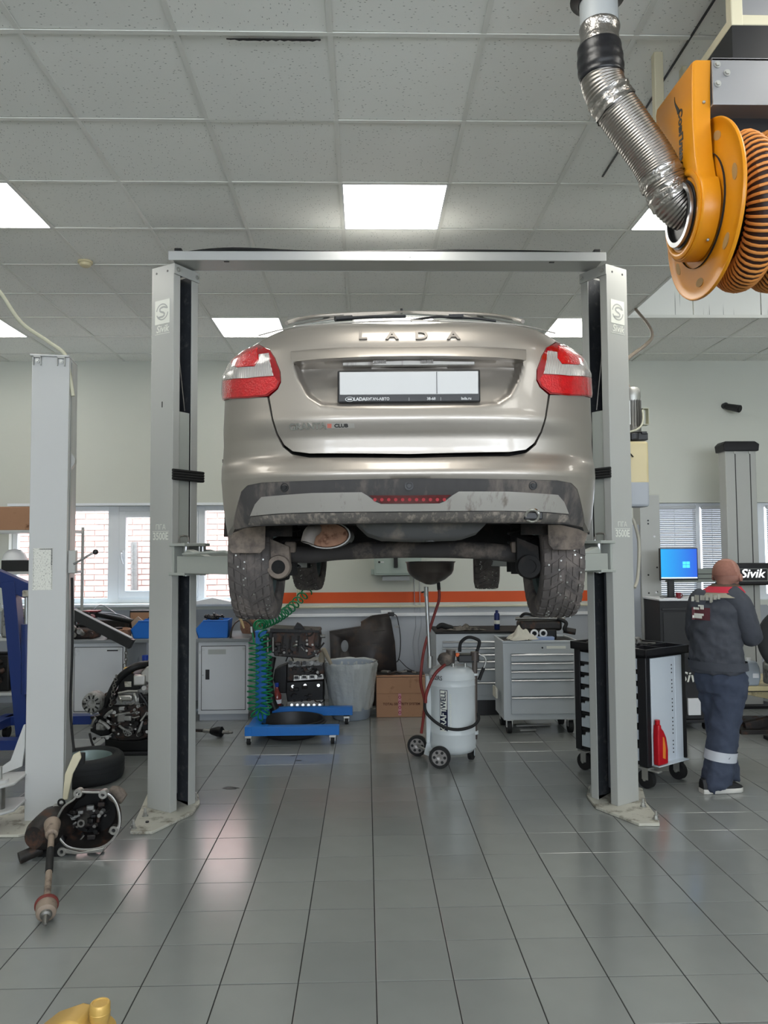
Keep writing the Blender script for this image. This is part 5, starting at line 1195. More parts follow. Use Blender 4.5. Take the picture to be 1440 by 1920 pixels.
for (px, py, w_, h_, m_) in ((262, 1275, .10, .09, 'alu'), (270, 1310, .08, .07, 'engine_dark'), (236, 1308, .12, .05, 'alu'), (228, 1345, .07, .08, 'dull_steel'), (250, 1350, .05, .06, 'engine_dark'), (190, 1362, .08, .06, 'alu_cast'), (275, 1360, .08, .08, 'engine_dark')):
    E_(MB().box(at(px, py, EY-.03), (w_, .05, h_), rz=random.uniform(-.2, .2)).build('casting', m_, None, bevel=.012, seg=2))
greeble(E_, 205, 1298, 278, 1380, EY-.04, 34, ('engine_dark', 'engine_black', 'alu_cast', 'alu_cast', 'dull_steel'), .02, .045, 31)
greeble(E_, 172, 1335, 206, 1385, EY-.02, 12, ('engine_dark', 'alu_cast', 'dull_steel'), .02, .04, 32)
# stand block under the engine
b_ = at(235, 1408, 6.7); o = MB().bb((b_.x-.25, 6.55, 0.0005), (b_.x+.25, 6.95, .035)).build('drip_tray', 'black_plastic', bevel=.008); tag(o, 'flat black drip tray on the floor beneath the hanging engine', 'drip tray')
p = at(272, 1235, 7.6); t = thing('water_bottle', 'large clear blue water bottle behind the hanging engine', 'bottle', (p.x, 7.6, 0)); D('bottle_blue', (120, 150, 200), .1, trans=.7, var=.02)
MB().lathe([(0, .001), (.09, .001), (.095, .02), (.095, .50), (.08, .58), (.03, .64), (.025, .66), (.025, .68)], (0, 0, 0), (0, 0, 1), 28).build('shell', 'bottle_blue', t); MB().lathe([(.03, .655), (.03, .70), (0, .70)], (0, 0, 0), (0, 0, 1), 20).build('cap', mat('cap_blue', (30, 60, 150), .4), t)

# ================================================================ SHELF RACK AT THE FAR LEFT
sr = thing('shelf_rack', 'white metal shelf rack behind the blue crane', 'shelf rack', (-3.9, 8.15, 0))
for z in (1.96, 1.52, .82, .25): MB().bb((-.75, 0, z-.03), (.74, .42, z)).build('shelf', 'post_white', sr, bevel=.003)
for x, y in ((-.75, 0), (.74, .0), (.74, .40), (-.75, .40)):
    q = MB(); q.bb((x-.015, y, 0.001), (x+.015, y+.015, 2.0)); u = q.build('upright', 'post_grey', sr)
for k in range(24): 
    z = 1.10+k*.036; MB().box((.74, -.002, z), (.010, .003, .014)).build('upright_slot', 'black_metal', sr)
def on_shelf(px0, px1, z, h, Y, name, m, label, cat, bev=.006):
    a = at(px0, 1000, Y); b = at(px1, 1000, Y); o = MB().bb((-(b.x-a.x)/2, 0, .0008), ((b.x-a.x)/2, .3, h)).build(name, m, bevel=bev); o.location = ((a.x+b.x)/2, Y, z); return tag(o, label, cat)
on_shelf(-40, 62, 1.96, .25, 8.17, 'carton', 'cardboard', 'long brown carton on the top shelf of the white rack', 'carton')
on_shelf(3, 66, 1.52, .12, 8.17, 'black_case', 'black_plastic', 'flat black plastic case on the middle shelf of the white rack', 'case')
a = at(28, 1035, 8.3); o = MB().lathe([(0, .12), (.06, .11), (.11, .06), (.13, .0)], (0, 0, 0), (0, 0, 1), 24, caps=(False, True)).build('white_bowl', 'white_plastic'); o.location = (a.x, 8.3, 1.641); tag(o, 'white upturned bowl lying on the black plastic case', 'bowl')
for px, z, w, h, m_, nm, lab in ((-5, .25, .26, .40, 'engine_dark', 'gearbox_casing', 'dark gearbox casing on the lowest shelf behind the crane mast'), (25, .82, .30, .30, 'alu_cast', 'cylinder_head', 'grey cylinder head on the shelf behind the crane mast'), (52, .25, .22, .30, 'alu_cast', 'pump_casing', 'grey finned pump casing on the lowest shelf beside the white post')):
    a = at(px, 1200, 8.2); t = thing(nm, lab, 'engine part', (a.x, 8.2, z)); MB().box((0, .12, h/2+.001), (w, .2, h)).build('casing', m_, t, bevel=.03, seg=3)
    for k in range(5): MB().cyl((random.uniform(-w/3, w/3), .03, random.uniform(.2, .8)*h), (random.uniform(-w/3, w/3), -.02, random.uniform(.2, .8)*h), .03).build('boss', 'engine_black', t)
p = at(146, 1120, 8.0); t = thing('red_jack', 'dark red bench grinder at the left end of the worktop', 'bench grinder', (-3.0, 8.20, ZT)); t.name = 'bench_grinder'
D('dark_red', (120, 24, 36), .4); MB().box((0, .06, .16), (.16, .14, .12)).build('motor', 'dark_red', t, bevel=.03, seg=3); MB().box((0, .06, .05), (.12, .10, .10)).build('foot', 'black_metal', t, bevel=.006); MB().bb((-.02, -.02, .25), (.14, .12, .265)).build('guard', 'dark_red', t, bevel=.004); MB().torus((.0, -.03, .16), (0, 1, 0), .09, .012, 32, 8).build('belt', 'black_rubber', t)
# ================================================================ GEARBOX, SHAFTS, TYRE, CAN ON THE FLOOR
GY = 4.42
gb = thing('gearbox', 'dismantled greasy gearbox with an open bell housing on the tiled floor', 'gearbox', (-1.66, 4.45, 0))
GO = gb.location.copy()
def G_(o): o.parent = gb; o.location = o.location-GO; return o
gc = at(163, 1541, GY); sc_ = GY/1422
ang = [k*2*PI/48 for k in range(48)]
ears = [(147, 1487), (194, 1489), (101, 1554), (214, 1556), (117, 1596)]
def rr_(a):
    r = .192; 
    if abs(((a-PI/2+PI) % (2*PI))-PI) < .5: r = .205
    return r
rim0 = smoothpath([at(x, y, GY) for x, y in ((147, 1483), (172, 1484), (194, 1485), (210, 1492), (222, 1512), (226, 1540), (220, 1564), (204, 1583), (180, 1593), (150, 1594), (125, 1588), (110, 1572), (102, 1552), (108, 1530), (120, 1510), (138, 1497), (147, 1483))], 4)
rim = [(p.x, p.z) for p in rim0[:-1]]
q = MB(); cz = gc.z
def rg(y, f, dx=0, dz=0): return [(gc.x+dx+(x-gc.x)*f, y, max(.004, cz+dz+(z-cz)*f)) for x, z in rim]
q.rings([rg(GY+.30, .50, -.10, .0), rg(GY+.16, .80, -.03, 0), rg(GY+.03, .985), rg(GY, 1.0), rg(GY, .93), rg(GY+.05, .90), rg(GY+.15, .70, -.02, 0)], True, True)
G_(q.build('bell_housing', 'engine_black', None, smooth=50))
q = MB(); q.rings([rg(GY-.002, 1.005), rg(GY-.004, .97), rg(GY-.002, .935)], False, False); G_(q.build('machined_rim', 'alu', None, smooth=60))
q = MB(); q.rings([rg(GY+.145, .70, -.02, 0), rg(GY+.147, .01)], False, False); G_(q.build('inner_wall', 'engine_dark', None))
for (px, py) in ears:
    c = at(px, py, GY); q = MB(); q.lathe([(.011, 0), (.011, -.012), (.024, -.012), (.026, 0), (.024, .03)], c, (0, 1, 0), 20); G_(q.build('mounting_ear', 'alu', None)); G_(MB().cyl(c+Vector((0, -.002, 0)), c+Vector((0, .002, 0)), .0115).build('ear_hole', 'black_metal', None))
c = at(159, 1537, GY+.1); q = MB(); q.lathe([(.012, 0), (.012, -.06), (.022, -.06), (.024, -.02), (.03, .0), (.045, .03)], c, (0, 1, 0), 24); G_(q.build('input_shaft', 'dull_steel', None))
q = MB(); q.prism([(-.055, -.05), (.055, -.05), (.055, .06), (.02, .075), (-.055, .06)], lambda a, b, u: c+Vector((a, .01+u, b)), 0, .04); G_(q.build('bearing_guide', 'engine_black', None, bevel=.01))
for (dx, dz) in ((-.05, .05), (.05, .05), (-.045, -.04), (.05, -.04), (-.07, -.08), (.06, -.09), (.0, -.12), (.08, .02), (-.09, -.12), (.1, -.14)):
    p = c+Vector((dx, .02, dz)); G_(MB().cyl(p, p+Vector((0, -.018, 0)), random.uniform(.006, .013), n=8).build('bolt', random.choice(('zinc', 'dull_steel')), None))
for (a0, a1) in (((-.13, .02, .05), (-.05, .02, .13)), ((.10, .03, .16), (.07, .02, -.02)), ((-.12, .0, -.05), (-.08, 0, -.13)), ((.02, 0, -.15), (.09, 0, -.13))):
    G_(MB().tube([c+Vector(a0), c+Vector(a1)], .012).build('rib', 'engine_black', None))
greeble(G_, 118, 1505, 206, 1582, GY+.09, 34, ('engine_dark', 'engine_black', 'engine_black', 'alu_cast', 'dull_steel'), .015, .034, 41)
# differential casing to the left
q = MB(); dc = at(92, 1572, GY+.02)
q.lathe([(0, -.10), (.06, -.10), (.085, -.06), (.10, .0), (.115, .08), (.10, .18), (0, .2)], (dc.x-.02, GY+.02, .135), (.25, 1, 0), 28); G_(q.build('differential_case', 'engine_black', None))
G_(prismpx([(60, 1570), (75, 1555), (110, 1545), (125, 1590), (112, 1612), (70, 1612), (56, 1600)], GY, .18, 'side_case', 'engine_dark', None, .015))
c = at(69, 1587, GY-.015); G_(MB().lathe([(.009, 0), (.009, -.01), (.018, -.01), (.02, .01)], c, (0, 1, 0), 16).build('drain_boss', 'alu', None))
q = MB(); a_ = at(36, 1612, 4.33); q.cyl((a_.x, 4.33, .03), (a_.x+.09, 4.40, .055), .032); G_(q.build('output_stub', 'engine_black', None))
a_ = at(115, 1505, GY+.1); G_(MB().torus(a_, (0, 1, 0), .018, .006, 16, 6).build('lifting_eye', 'engine_dark', None)); G_(MB().tube([a_+Vector((-.03, 0, -.02)), a_+Vector((-.06, .05, -.05)), a_+Vector((-.12, .05, -.12))], .016).build('shift_rod', 'dull_steel', None))
a_ = at(219, 1490, GY+.15); G_(MB().lathe([(0, -.05), (.03, -.05), (.045, -.02), (.045, .02), (.03, .05), (0, .05)], a_, (1, 0, -.6), 20).build('mount_bush', 'mud', None))
G_(prismpx([(118, 1590), (150, 1598), (195, 1590), (192, 1598), (140, 1602), (118, 1600)], GY-.01, .02, 'bottom_flange', 'alu', None, .002))
# drive shaft with two joints
D('cv_tan', (152, 136, 122), .6, .2, var=.2, scale=20, dirt=(96, 84, 76), dscale=10, damt=.4); D('cv_red', (112, 48, 42), .6)
ds = thing('drive_shaft', 'dirty drive shaft with red-banded joint lying in front of the gearbox', 'drive shaft', (0, 0, 0))
n0 = fl(87, 1703, .055); n1 = at(97, 1575, 4.28); n1.z = .20; d = (n1-n0).normalized()
nn = fl(83, 1740, .022)
MB().cyl(n0, n1, .016).build('shaft', 'cv_tan', ds); MB().cyl(n0.lerp(n1, .42), n0.lerp(n1, .72), .0185).build('damper_sleeve', 'black_rubber', ds)
MB().lathe([(0, -.045), (.03, -.045), (.044, -.035), (.047, -.01), (.047, .02), (.040, .035), (.02, .06)], n0, d, 32).build('outer_joint', 'cv_tan', ds)
MB().lathe([(.046, .016), (.053, .018), (.054, .030), (.046, .034)], n0, d, 32).build('red_band', 'cv_red', ds)
MB().lathe([(.0, -.115), (.008, -.113), (.010, -.10), (.014, -.095), (.014, -.06), (.024, -.055), (.028, -.044)], n0, d, 24).build('stub_axle', 'dull_steel', ds)
MB().lathe([(.018, -.06), (.032, -.05), (.036, -.02), (.036, .02), (.042, .03), (.044, .06), (.03, .08)], n1, d, 28).build('inner_joint', 'cv_tan', ds)
# second shaft lying behind the left post
ds2 = thing('drive_shaft', 'dark drive shaft lying on the tiles in front of the slot-handled cabinet', 'drive shaft', (0, 0, 0))
a = fl(330, 1367, .05); b = fl(410, 1372, .05); d = (b-a).normalized()
MB().cyl(a, b, .014).build('shaft', 'engine_black', ds2); MB().lathe([(.02, -.09), (.03, -.07), (.04, -.03), (.048, .0), (.048, .03), (.03, .045), (0, .045)], b, d, 28).build('outer_joint', 'engine_dark', ds2); MB().lathe([(.02, .045), (.016, .05), (.016, .10), (.010, .105), (.010, .14), (0, .14)], b, d, 20).build('stub_axle', 'dull_steel', ds2); MB().lathe([(.012, -.16), (.02, -.15), (.02, -.10), (.028, -.08)], b, d, 20).build('boot_clamp', 'alu', ds2)
# loose tyre lying flat
tc_ = (at(158, 1450, 5.86)); t = thing('loose_tyre', 'loose wheel with grey steel rim lying flat beside the white lift post', 'wheel', (tc_.x, 5.90, 0))
R_ = .275
MB().lathe([(.185, .03), (.20, .004), (R_-.03, .002), (R_-.008, .02), (R_, .05), (R_, .14), (R_-.008, .17), (R_-.03, .188), (.21, .19), (.188, .165), (.178, .10), (.185, .03)], (0, 0, 0), (0, 0, 1), 64).build('tyre', 'tyre_clean', t, smooth=50)
for z in (.06, .095, .13): MB().torus((0, 0, z), (0, 0, 1), R_-.0005, .0022, 64, 5).build('tread_groove', 'black_rubber', t)
MB().lathe([(.186, .17), (.18, .172), (.17, .15), (.165, .09), (.15, .07), (.12, .09), (.10, .12), (.05, .125), (.03, .12), (0, .12)], (0, 0, 0), (0, 0, 1), 48).build('rim', 'rim_steel', t)
# gold oil can in the foreground
cn = thing('oil_can', 'gold plastic oil can with a screw cap standing alone on the tiles', 'oil can', fl(190, 1876, .30)*Vector((1, 1, 0)) if False else Vector((fl(190, 1876, .30).x-.062, fl(190, 1876, .30).y, 0)), -.15)
D('gold', (206, 168, 92), .35, .25, var=.05)
q = MB(); prof = [(-.165, .001), (.085, .001), (.095, .02), (.095, .215), (.075, .235), (.045, .232), (.030, .245), (.018, .262), (-.02, .266), (-.10, .235), (-.17, .18), (-.172, .02)]
q.prism(prof, lambda a, b, u: (a, u, b), -.055, .055); q.build('body', 'gold', cn, bevel=.012, seg=3)
q = MB(); q.prism([(-.125, .185), (-.02, .232), (.005, .225), (.01, .19), (-.04, .15), (-.12, .13)], lambda a, b, u: (a, u, b), -.0562, .0562); q.build('handle_recess', mat('gold_dark', (150, 116, 56), .5), cn, bevel=.004)
q = MB(); q.lathe([(.026, .225), (.026, .25)], (.062, 0, 0), (0, 0, 1), 24); q.build('neck', 'gold', cn)
q = MB(); q.lathe([(.030, .250), (.031, .252), (.031, .296), (.028, .300), (.024, .300), (.022, .297), (0, .297)], (.062, 0, 0), (0, 0, 1), 40); cap = q.build('cap', 'gold', cn)
q = MB(); q.lathe([(.031, .268), (.0318, .269), (.0318, .272), (.031, .273)], (.062, 0, 0), (0, 0, 1), 40); q.build('cap_ring', 'gold', cap)
# stains and scraps on the floor
D('oil_stain', (40, 40, 40), .35)
for (px, py, rx, ry, nm, lab) in ((432, 1478, .065, .022, 'plastic_scrap', 'flat dark plastic scrap on the tiles between the lift posts'), (485, 1421, .02, .018, 'oil_drop', 'small dark oil spot on the tiles near the blue stand'), (548, 1417, .03, .012, 'oil_drop', 'smeared dark oil spot on the tiles near the blue stand'), (560, 1426, .03, .012, 'oil_drop', 'pair of dark oil flecks on the tiles near the blue stand')):
    p = fl(px, py); pts = [(p.x+rx*math.cos(k*PI/8)*random.uniform(.7, 1.1), p.y+ry*math.sin(k*PI/8)*random.uniform(.7, 1.1)*1.6) for k in range(16)]
    q = MB(); q.rings([[(x, y, .0006) for x, y in pts], [(p.x+(x-p.x)*.8, p.y+(y-p.y)*.8, .004 if 'scrap' in nm else .0016) for x, y in pts]], False, True); tag(q.build(nm, 'oil_stain'), lab, 'scrap' if 'scrap' in nm else 'oil spot')
# ================================================================ BLUE ENGINE STAND WITH BLOCK
es = thing('engine_stand', 'blue H-frame engine stand on small casters with a dark block bolted on', 'engine stand', (-.75, 7.2, 0))
SO = es.location.copy()
def S_(o, par=None): o.parent = es; o.location = o.location-SO; return o
fa, fb = fl(463, 1385), fl(640, 1385)
ya, yb_ = 6.86, 7.62; zb_, zt_ = .085, .165
xl, xr = -1.08, -.245
S_(MB().bb((xl, ya-.04, zb_), (xr, ya+.04, zt_)).build('near_leg', 'blue_light', None, bevel=.003))
S_(MB().bb((xl+.06, ya-.042, zb_-.001), (xl+.20, ya+.042, zt_+.004)).build('leg_sleeve', 'blue_light', None, bevel=.003))
b0 = at(530, 1335, yb_); S_(MB().bb((b0.x-.10, yb_-.04, zb_+.01), (-.14, yb_+.04, zt_+.01)).build('far_leg', 'blue_light', None, bevel=.003))
S_(MB().bb((xl+.02, ya, zb_+.002), (xl+.12, yb_, zt_-.002)).build('cross_leg', 'blue_light', None, bevel=.003))
pxm = at(490, 1300, 7.22); S_(MB().bb((pxm.x-.05, 7.18, zt_-.01), (pxm.x+.05, 7.28, .965)).build('upright', 'blue_light', None, bevel=.004))
S_(MB().bb((pxm.x-.055, 7.175, .955), (pxm.x+.055, 7.285, .972)).build('upright_cap', 'blue_light', None, bevel=.003))
for x, y in ((xl+.03, ya), (xr-.06, ya), (-.20, yb_), (xl+.05, yb_)):
    cs = S_(MB().box((x, y, zb_-.012), (.06, .06, .022)).build('caster_plate', 'zinc', None, bevel=.003))
    S_(MB().cyl((x-.016, y+.015, .036), (x+.016, y+.015, .036), .036, n=22).build('caster_wheel', 'black_rubber', None))
    q = MB(); q.bb((x-.024, y-.01, .03), (x-.019, y+.03, .078)); q.bb((x+.019, y-.01, .03), (x+.024, y+.03, .078)); S_(q.build('caster_fork', 'zinc', None))
S_(MB().box((pxm.x+.10, 7.22, .86), (.16, .09, .14)).build('mount_head', 'engine_dark', None, bevel=.01))
# block on the stand (crankcase side)
eb = thing('engine_block', 'rust-stained engine block bolted to the blue stand', 'engine block', (0, 0, 0))
def B_(o): o.parent = eb; return o
YE = 7.12
B_(prismpx([(511, 1186), (598, 1184), (600, 1200), (597, 1228), (580, 1236), (514, 1230), (508, 1205)], YE, .32, 'crankcase', 'engine_black', None, .01))
B_(prismpx([(506, 1178), (598, 1182), (600, 1187), (506, 1186)], YE-.015, .34, 'deck_flange', 'engine_dark', None, .003))
B_(prismpx([(548, 1182), (557, 1167), (563, 1170), (574, 1182)], YE+.05, .05, 'bracket', 'engine_dark', None, .003))
B_(prismpx([(576, 1184), (592, 1184), (588, 1202), (593, 1225), (576, 1230), (578, 1205)], YE-.012, .02, 'water_jacket', mat('jacket_brown', (96, 72, 64), .7, var=.3, scale=20), None, .006))
for (px, py) in ((538, 1181), (563, 1183), (589, 1183), (546, 1227), (575, 1190), (576, 1208), (586, 1209), (575, 1220), (594, 1222), (583, 1180)): B_(MB().cyl(at(px, py, YE-.01), at(px, py, YE-.035), .011, n=10).build('bolt', random.choice(('dull_steel', 'engine_black')), None))
c = at(550, 1212, YE-.01); B_(MB().tube([c, c+Vector((.02, -.03, .012)), c+Vector((.045, -.035, .02))], .012).build('coolant_stub', 'alu', None))
for px in (530, 545, 560): B_(MB().tube([at(px, 1192, YE-.006), at(px-3, 1226, YE-.006)], .008).build('casting_rib', 'engine_black', None))
c = at(600, 1193, YE+.1); B_(MB().cyl(c, c+Vector((.05, 0, 0)), .016).build('dowel', 'dull_steel', None))
for px in (512, 502): B_(MB().tube([at(px, 1195, YE-.02), at(px, 1222, YE-.02)], .012).build('mount_stud', 'dull_steel', None))
B_(prismpx([(499, 1185), (515, 1185), (515, 1225), (500, 1222)], YE+.03, .12, 'stand_adapter', 'engine_dark', None, .006))
greeble(B_, 512, 1190, 594, 1228, YE-.008, 26, ('engine_black', 'engine_black', 'engine_dark', 'dull_steel'), .016, .036, 51)
# second engine standing on the far leg side
e2 = thing('engine_head_assembly', 'dark engine with four square intake ports standing behind the blue stand', 'engine', (0, 0, 0))
def H_(o): o.parent = e2; return o
YE2 = 7.78
H_(prismpx([(538, 1244), (606, 1240), (608, 1262), (606, 1276), (538, 1278)], YE2, .26, 'cylinder_head', 'engine_black', None, .008))
H_(prismpx([(540, 1240), (602, 1238), (604, 1248), (540, 1252)], YE2-.02, .26, 'cam_housing', 'alu_cast', None, .006))
for k in range(5): H_(MB().cyl(at(545+k*13, 1243, YE2-.02), at(545+k*13, 1243, YE2-.05), .02, n=12).build('cam_cap', random.choice(('alu_cast', 'engine_dark')), None))
pf = H_(prismpx([(550, 1268), (606, 1264), (607, 1273), (550, 1277)], YE2-.022, .02, 'port_flange', 'alu', None, .003))
for k in range(4):
    c = at(556+k*14.6, 1270-k*.8, YE2-.03); H_(MB().box(c, (.060, .014, .046)).build('port_rim', 'alu', None, bevel=.008)); H_(MB().box(c+Vector((0, -.005, 0)), (.042, .010, .028)).build('port', 'black_metal', None, bevel=.006))
H_(prismpx([(537, 1278), (606, 1276), (607, 1310), (604, 1322), (540, 1322), (536, 1300)], YE2+.01, .26, 'block', 'engine_dark', None, .01))
for px, py in ((549, 1287), (572, 1285), (597, 1285)): H_(MB().cyl(at(px, py, YE2+.01), at(px, py, YE2-.01), .016, n=14).build('core_plug', 'alu', None))
H_(prismpx([(538, 1316), (606, 1312), (607, 1322), (606, 1328), (538, 1328)], YE2-.005, .2, 'bearing_ladder', 'dull_steel', None, .004))
for k in range(6): H_(MB().cyl(at(547+k*10.5, 1322, YE2-.01), at(547+k*10.5, 1322, YE2-.05), .015, n=8).build('cap_bolt', 'alu', None))
H_(prismpx([(515, 1255), (538, 1245), (538, 1300), (520, 1300), (512, 1275)], YE2+.02, .2, 'timing_case', 'engine_dark', None, .012))
H_(MB().tube(smoothpath([at(536, 1240, YE2), at(541, 1230, YE2-.02), at(548, 1234, YE2-.02), at(551, 1244, YE2)]), .006).build('lifting_wire', 'engine_dark', None))
greeble(H_, 540, 1242, 602, 1262, YE2-.03, 26, ('engine_dark', 'engine_black', 'alu_cast', 'dull_steel'), .018, .036, 52)
greeble(H_, 540, 1280, 604, 1316, YE2-.0, 18, ('engine_dark', 'engine_black'), .018, .036, 53)
z0 = at(570, 1328, YE2).z; H_(MB().bb((at(536, 1328, YE2).x, YE2+.02, .001), (at(606, 1328, YE2).x, YE2+.24, z0)).build('wooden_support', 'engine_black', None))
p = at(602, 1222, 7.7); o = MB().tube(smoothpath([(p.x, 7.75, .60), (p.x+.02, 7.72, .72), (p.x+.06, 7.70, .66), (p.x+.1, 7.7, .58)]), .03, radf=lambda u: 1-.4*u).build('wiring_bundle', mat('bundle_tan', (150, 140, 122), .7), None); tag(o, 'tan taped wiring bundle behind the dark engine', 'wiring')
# curved black hose/seat belt left of engines and solvent bottle
o = MB().tube(smoothpath([at(512, 1232, 7.6), at(505, 1270, 7.55), at(508, 1310, 7.5), at(515, 1330, 7.5)]), .04, radf=lambda u: .8+.4*u).build('radiator_hose', 'engine_dark'); tag(o, 'thick black radiator hose beside the blue upright', 'hose')
p = fl(521, 1327); t = thing('solvent_bottle', 'clear bottle of red fluid with white label behind the blue stand', 'bottle', (at(519, 1300, 7.71).x, 7.71, zt_+.012)); 
MB().lathe([(0, .001), (.042, .001), (.046, .015), (.046, .10), (.02, .15), (.016, .19)], (0, 0, 0), (0, 0, 1), 24).build('body', mat('red_fluid', (150, 60, 56), .15, trans=.4), t); MB().lathe([(.0465, .02), (.0465, .06)], (0, 0, 0), (0, 0, 1), 24).build('label', 'white_plastic', t); MB().lathe([(.017, .18), (.02, .20), (.02, .22), (0, .22)], (0, 0, 0), (0, 0, 1), 16).build('cap', mat('cap_blue', (30, 60, 150), .4), t)
MB().bb((-.06, -.06, -.175), (.06, .06, 0.0)).build('support_block', 'engine_dark', t)
# drain pan under the stand
p = fl(547, 1362); t = thing('drain_pan', 'wide black plastic drain pan under the blue engine stand', 'drain pan', (at(547, 1362, 7.25).x, 7.22, 0))
q = MB(); q.lathe([(0, .001), (.24, .001), (.27, .02), (.30, .13), (.315, .14), (.315, .15), (.295, .15), (.265, .04), (.23, .02), (0, .02)], (0, 0, 0), (0, 0, 1), 48); q.build('pan', 'black_plastic', t)
MB().lathe([(.0, .0205), (.235, .0205), (.235, .026), (0, .026)], (0, 0, 0), (0, 0, 1), 40).build('oil', mat('dirty_oil', (8, 8, 9), .05), t)
q = MB(); q.lathe([(.315, .135), (.33, .13), (.33, .12), (.315, .125)], (0, 0, 0), (0, 0, 1), 48); q.build('rim', 'black_plastic', t)
# green coiled air hose
gh = thing('coiled_hose', 'green coiled air hose hanging from the wall outlet over the blue upright', 'air hose', (0, 0, 0))
pa_ = [at(578, 1108, 8.84), at(563, 1122, 8.7), at(545, 1140, 8.5), at(520, 1158, 8.1), at(498, 1168, 7.7), at(485, 1172, 7.4), at(492, 1180, 7.25)]
MB().tube(helix(pa_, lambda u: .052-.006*u, 17, .0), .0085, n=7).build('loose_coil', 'green_hose', gh)
pb2 = [at(492, 1186, 7.15), at(498, 1205, 7.10), at(500, 1250, 7.08), at(501, 1300, 7.06), at(498, 1330, 7.04), at(488, 1341, 7.03), at(477, 1332, 7.04), at(474, 1300, 7.06), at(476, 1250, 7.08), at(476, 1205, 7.1)]
MB().tube(helix(pb2, lambda u: .044+.006*math.sin(PI*u), 30, .0), .0072, n=7).build('hanging_coil', 'green_hose', gh)
MB().tube(smoothpath([at(476, 1205, 7.1), at(474, 1190, 7.12), at(472, 1184, 7.12)]), .0085).build('tail', 'green_hose', gh); MB().cyl(at(472, 1186, 7.12), at(471, 1175, 7.12), .012).build('fitting', 'zinc', gh)
# waste bin with clear liner
wb_ = thing('waste_bin', 'round grey plastic waste bin with a crumpled clear liner', 'waste bin', (at(660, 1350, 7.9).x-.01, 7.93, 0))
D('bin_grey', (138, 148, 158), .45, var=.05); D('liner', (196, 200, 198), .12, var=.06, alpha=.72, bump=1.0, bscale=26, coat=.6)
MB().lathe([(0, .002), (.185, .002), (.195, .015), (.238, .54), (.25, .548), (.25, .566), (.238, .568), (.228, .555), (.185, .03), (0, .03)], (0, 0, 0), (0, 0, 1), 48).build('tub', 'bin_grey', wb_)
q = MB(); rs_ = []
for (r, z) in ((.215, .40), (.222, .46), (.232, .53), (.245, .575), (.262, .578), (.268, .555), (.262, .50), (.256, .43), (.246, .34), (.236, .25), (.225, .17), (.214, .10)):
    rs_.append([Vector((r*math.cos(2*PI*k/72), r*math.sin(2*PI*k/72), z)) for k in range(72)])
q.rings(rs_, False, False)
for v in q.v:
    n_ = noise.noise(Vector((v.x*20+v.z*9, v.y*20, v.z*12)))*.030+noise.noise(Vector((v.x*46, v.y*46+v.z*20, v.z*26)))*.014; e = Vector((v.x, v.y, 0)).normalized(); v += e*(abs(n_) if v.xy.length > .24 else n_); v.z += noise.noise(v*12)*.012
q.build('liner', 'liner', wb_, smooth=70)
# cardboard box
bx0, bx1 = at(706, 1340, 7.9), at(800, 1340, 7.9)
cbx = thing('cardboard_box', 'long brown cardboard box on the floor beside the waste bin', 'cardboard box', ((bx0.x+bx1.x)/2, 7.9, 0)); w = bx1.x-bx0.x; hb = .405
MB().bb((-w/2, 0, .001), (w/2, .40, hb)).build('carton', 'cardboard', cbx, bevel=.004)
MB().bb((-w/2+.01, .01, hb-.002), (w/2-.01, .39, hb+.002)).build('dark_opening', 'engine_dark', cbx)
q = MB(); q.prism([(-w/2, .02), (w/2, .02), (w/2+.01, .10), (-w/2-.02, .12)], lambda a, b, u: (a, b, hb+.004+u), 0, .006); q.build('flap', 'cardboard', cbx)
MB().bb((-w/2+.002, -.003, hb*.60), (w/2-.002, .0, hb*.605)).build('crease', mat('crease', (120, 86, 66), .9), cbx)
text('TOTAL SECURITY SYSTEM', .033, 'lettering', mat('print_brown', (92, 52, 38), .8), cbx, mtx((.0, -.001, hb*.335), (1, 0, 0), (0, 0, 1)), .0006, bold=.0008)
MB().bb((-.033, -.0022, .02), (-.003, -.0006, hb*.60)).build('label_strip', mat('strip_pink', (196, 140, 150), .7), cbx)
for k in range(4): MB().torus((-.018, -.0028, .05+k*.052), (0, 1, 0), .012, .003, 18, 5).build('strip_mark', mat('mark_violet', (150, 40, 80), .7), cbx)
random.seed(5)
for k in range(6):
    o = MB().box((0, 0, 0), (random.uniform(.05, .12), random.uniform(.03, .06), random.uniform(.015, .03))).build('scrap_part', random.choice(('engine_black', 'engine_dark', 'dull_steel')), None, bevel=.005); o.location = (cbx.location.x-w*.3+k*w*.12, 8.05+random.uniform(-.05, .1), hb+.03); o.rotation_euler = (0, random.uniform(-.2, .2), random.uniform(0, 3))
    tag(o, 'small dark metal scrap lying on the cardboard box', 'scrap part', 'metal scraps on the cardboard box')
# black crankcase guard leaning on the wall
D('guard_black', (46, 42, 42), .45, .2, var=.25, scale=9, dirt=(74, 60, 52), dscale=5, damt=.3)
gd = thing('sump_guard', 'black pressed-steel sump guard with an oval hole leaning on the wall', 'sump guard', (0, 0, 0))
YG = 8.52
op = [(617, 1187), (676, 1178), (677, 1170), (697, 1158), (729, 1154), (734, 1165), (741, 1205), (748, 1290), (690, 1292), (622, 1288)]
P = [at(x, y, YG) for x, y in op]; hole = [at(646+7*math.cos(k*PI/8), 1213+11*math.sin(k*PI/8), YG) for k in range(16)]
def shear(p): return Vector((p.x, YG+.10-(1.0-p.z)*.20+.05, p.z if p.z > .2 else .001))
vs = [Vector((p.x, p.z)) for p in P]+[Vector((p.x, p.z)) for p in hole]; n1 = len(P)
ov_, oe_, of_, a1_, a2_, a3_ = delaunay_2d_cdt(vs, [(i, (i+1) % n1) for i in range(n1)]+[(n1+i, n1+(i+1) % 16) for i in range(16)], [], 0, 1e-5)
pf_ = [(v.x, v.y) for v in vs[:n1]]; hf = [(v.x, v.y) for v in vs[n1:]]
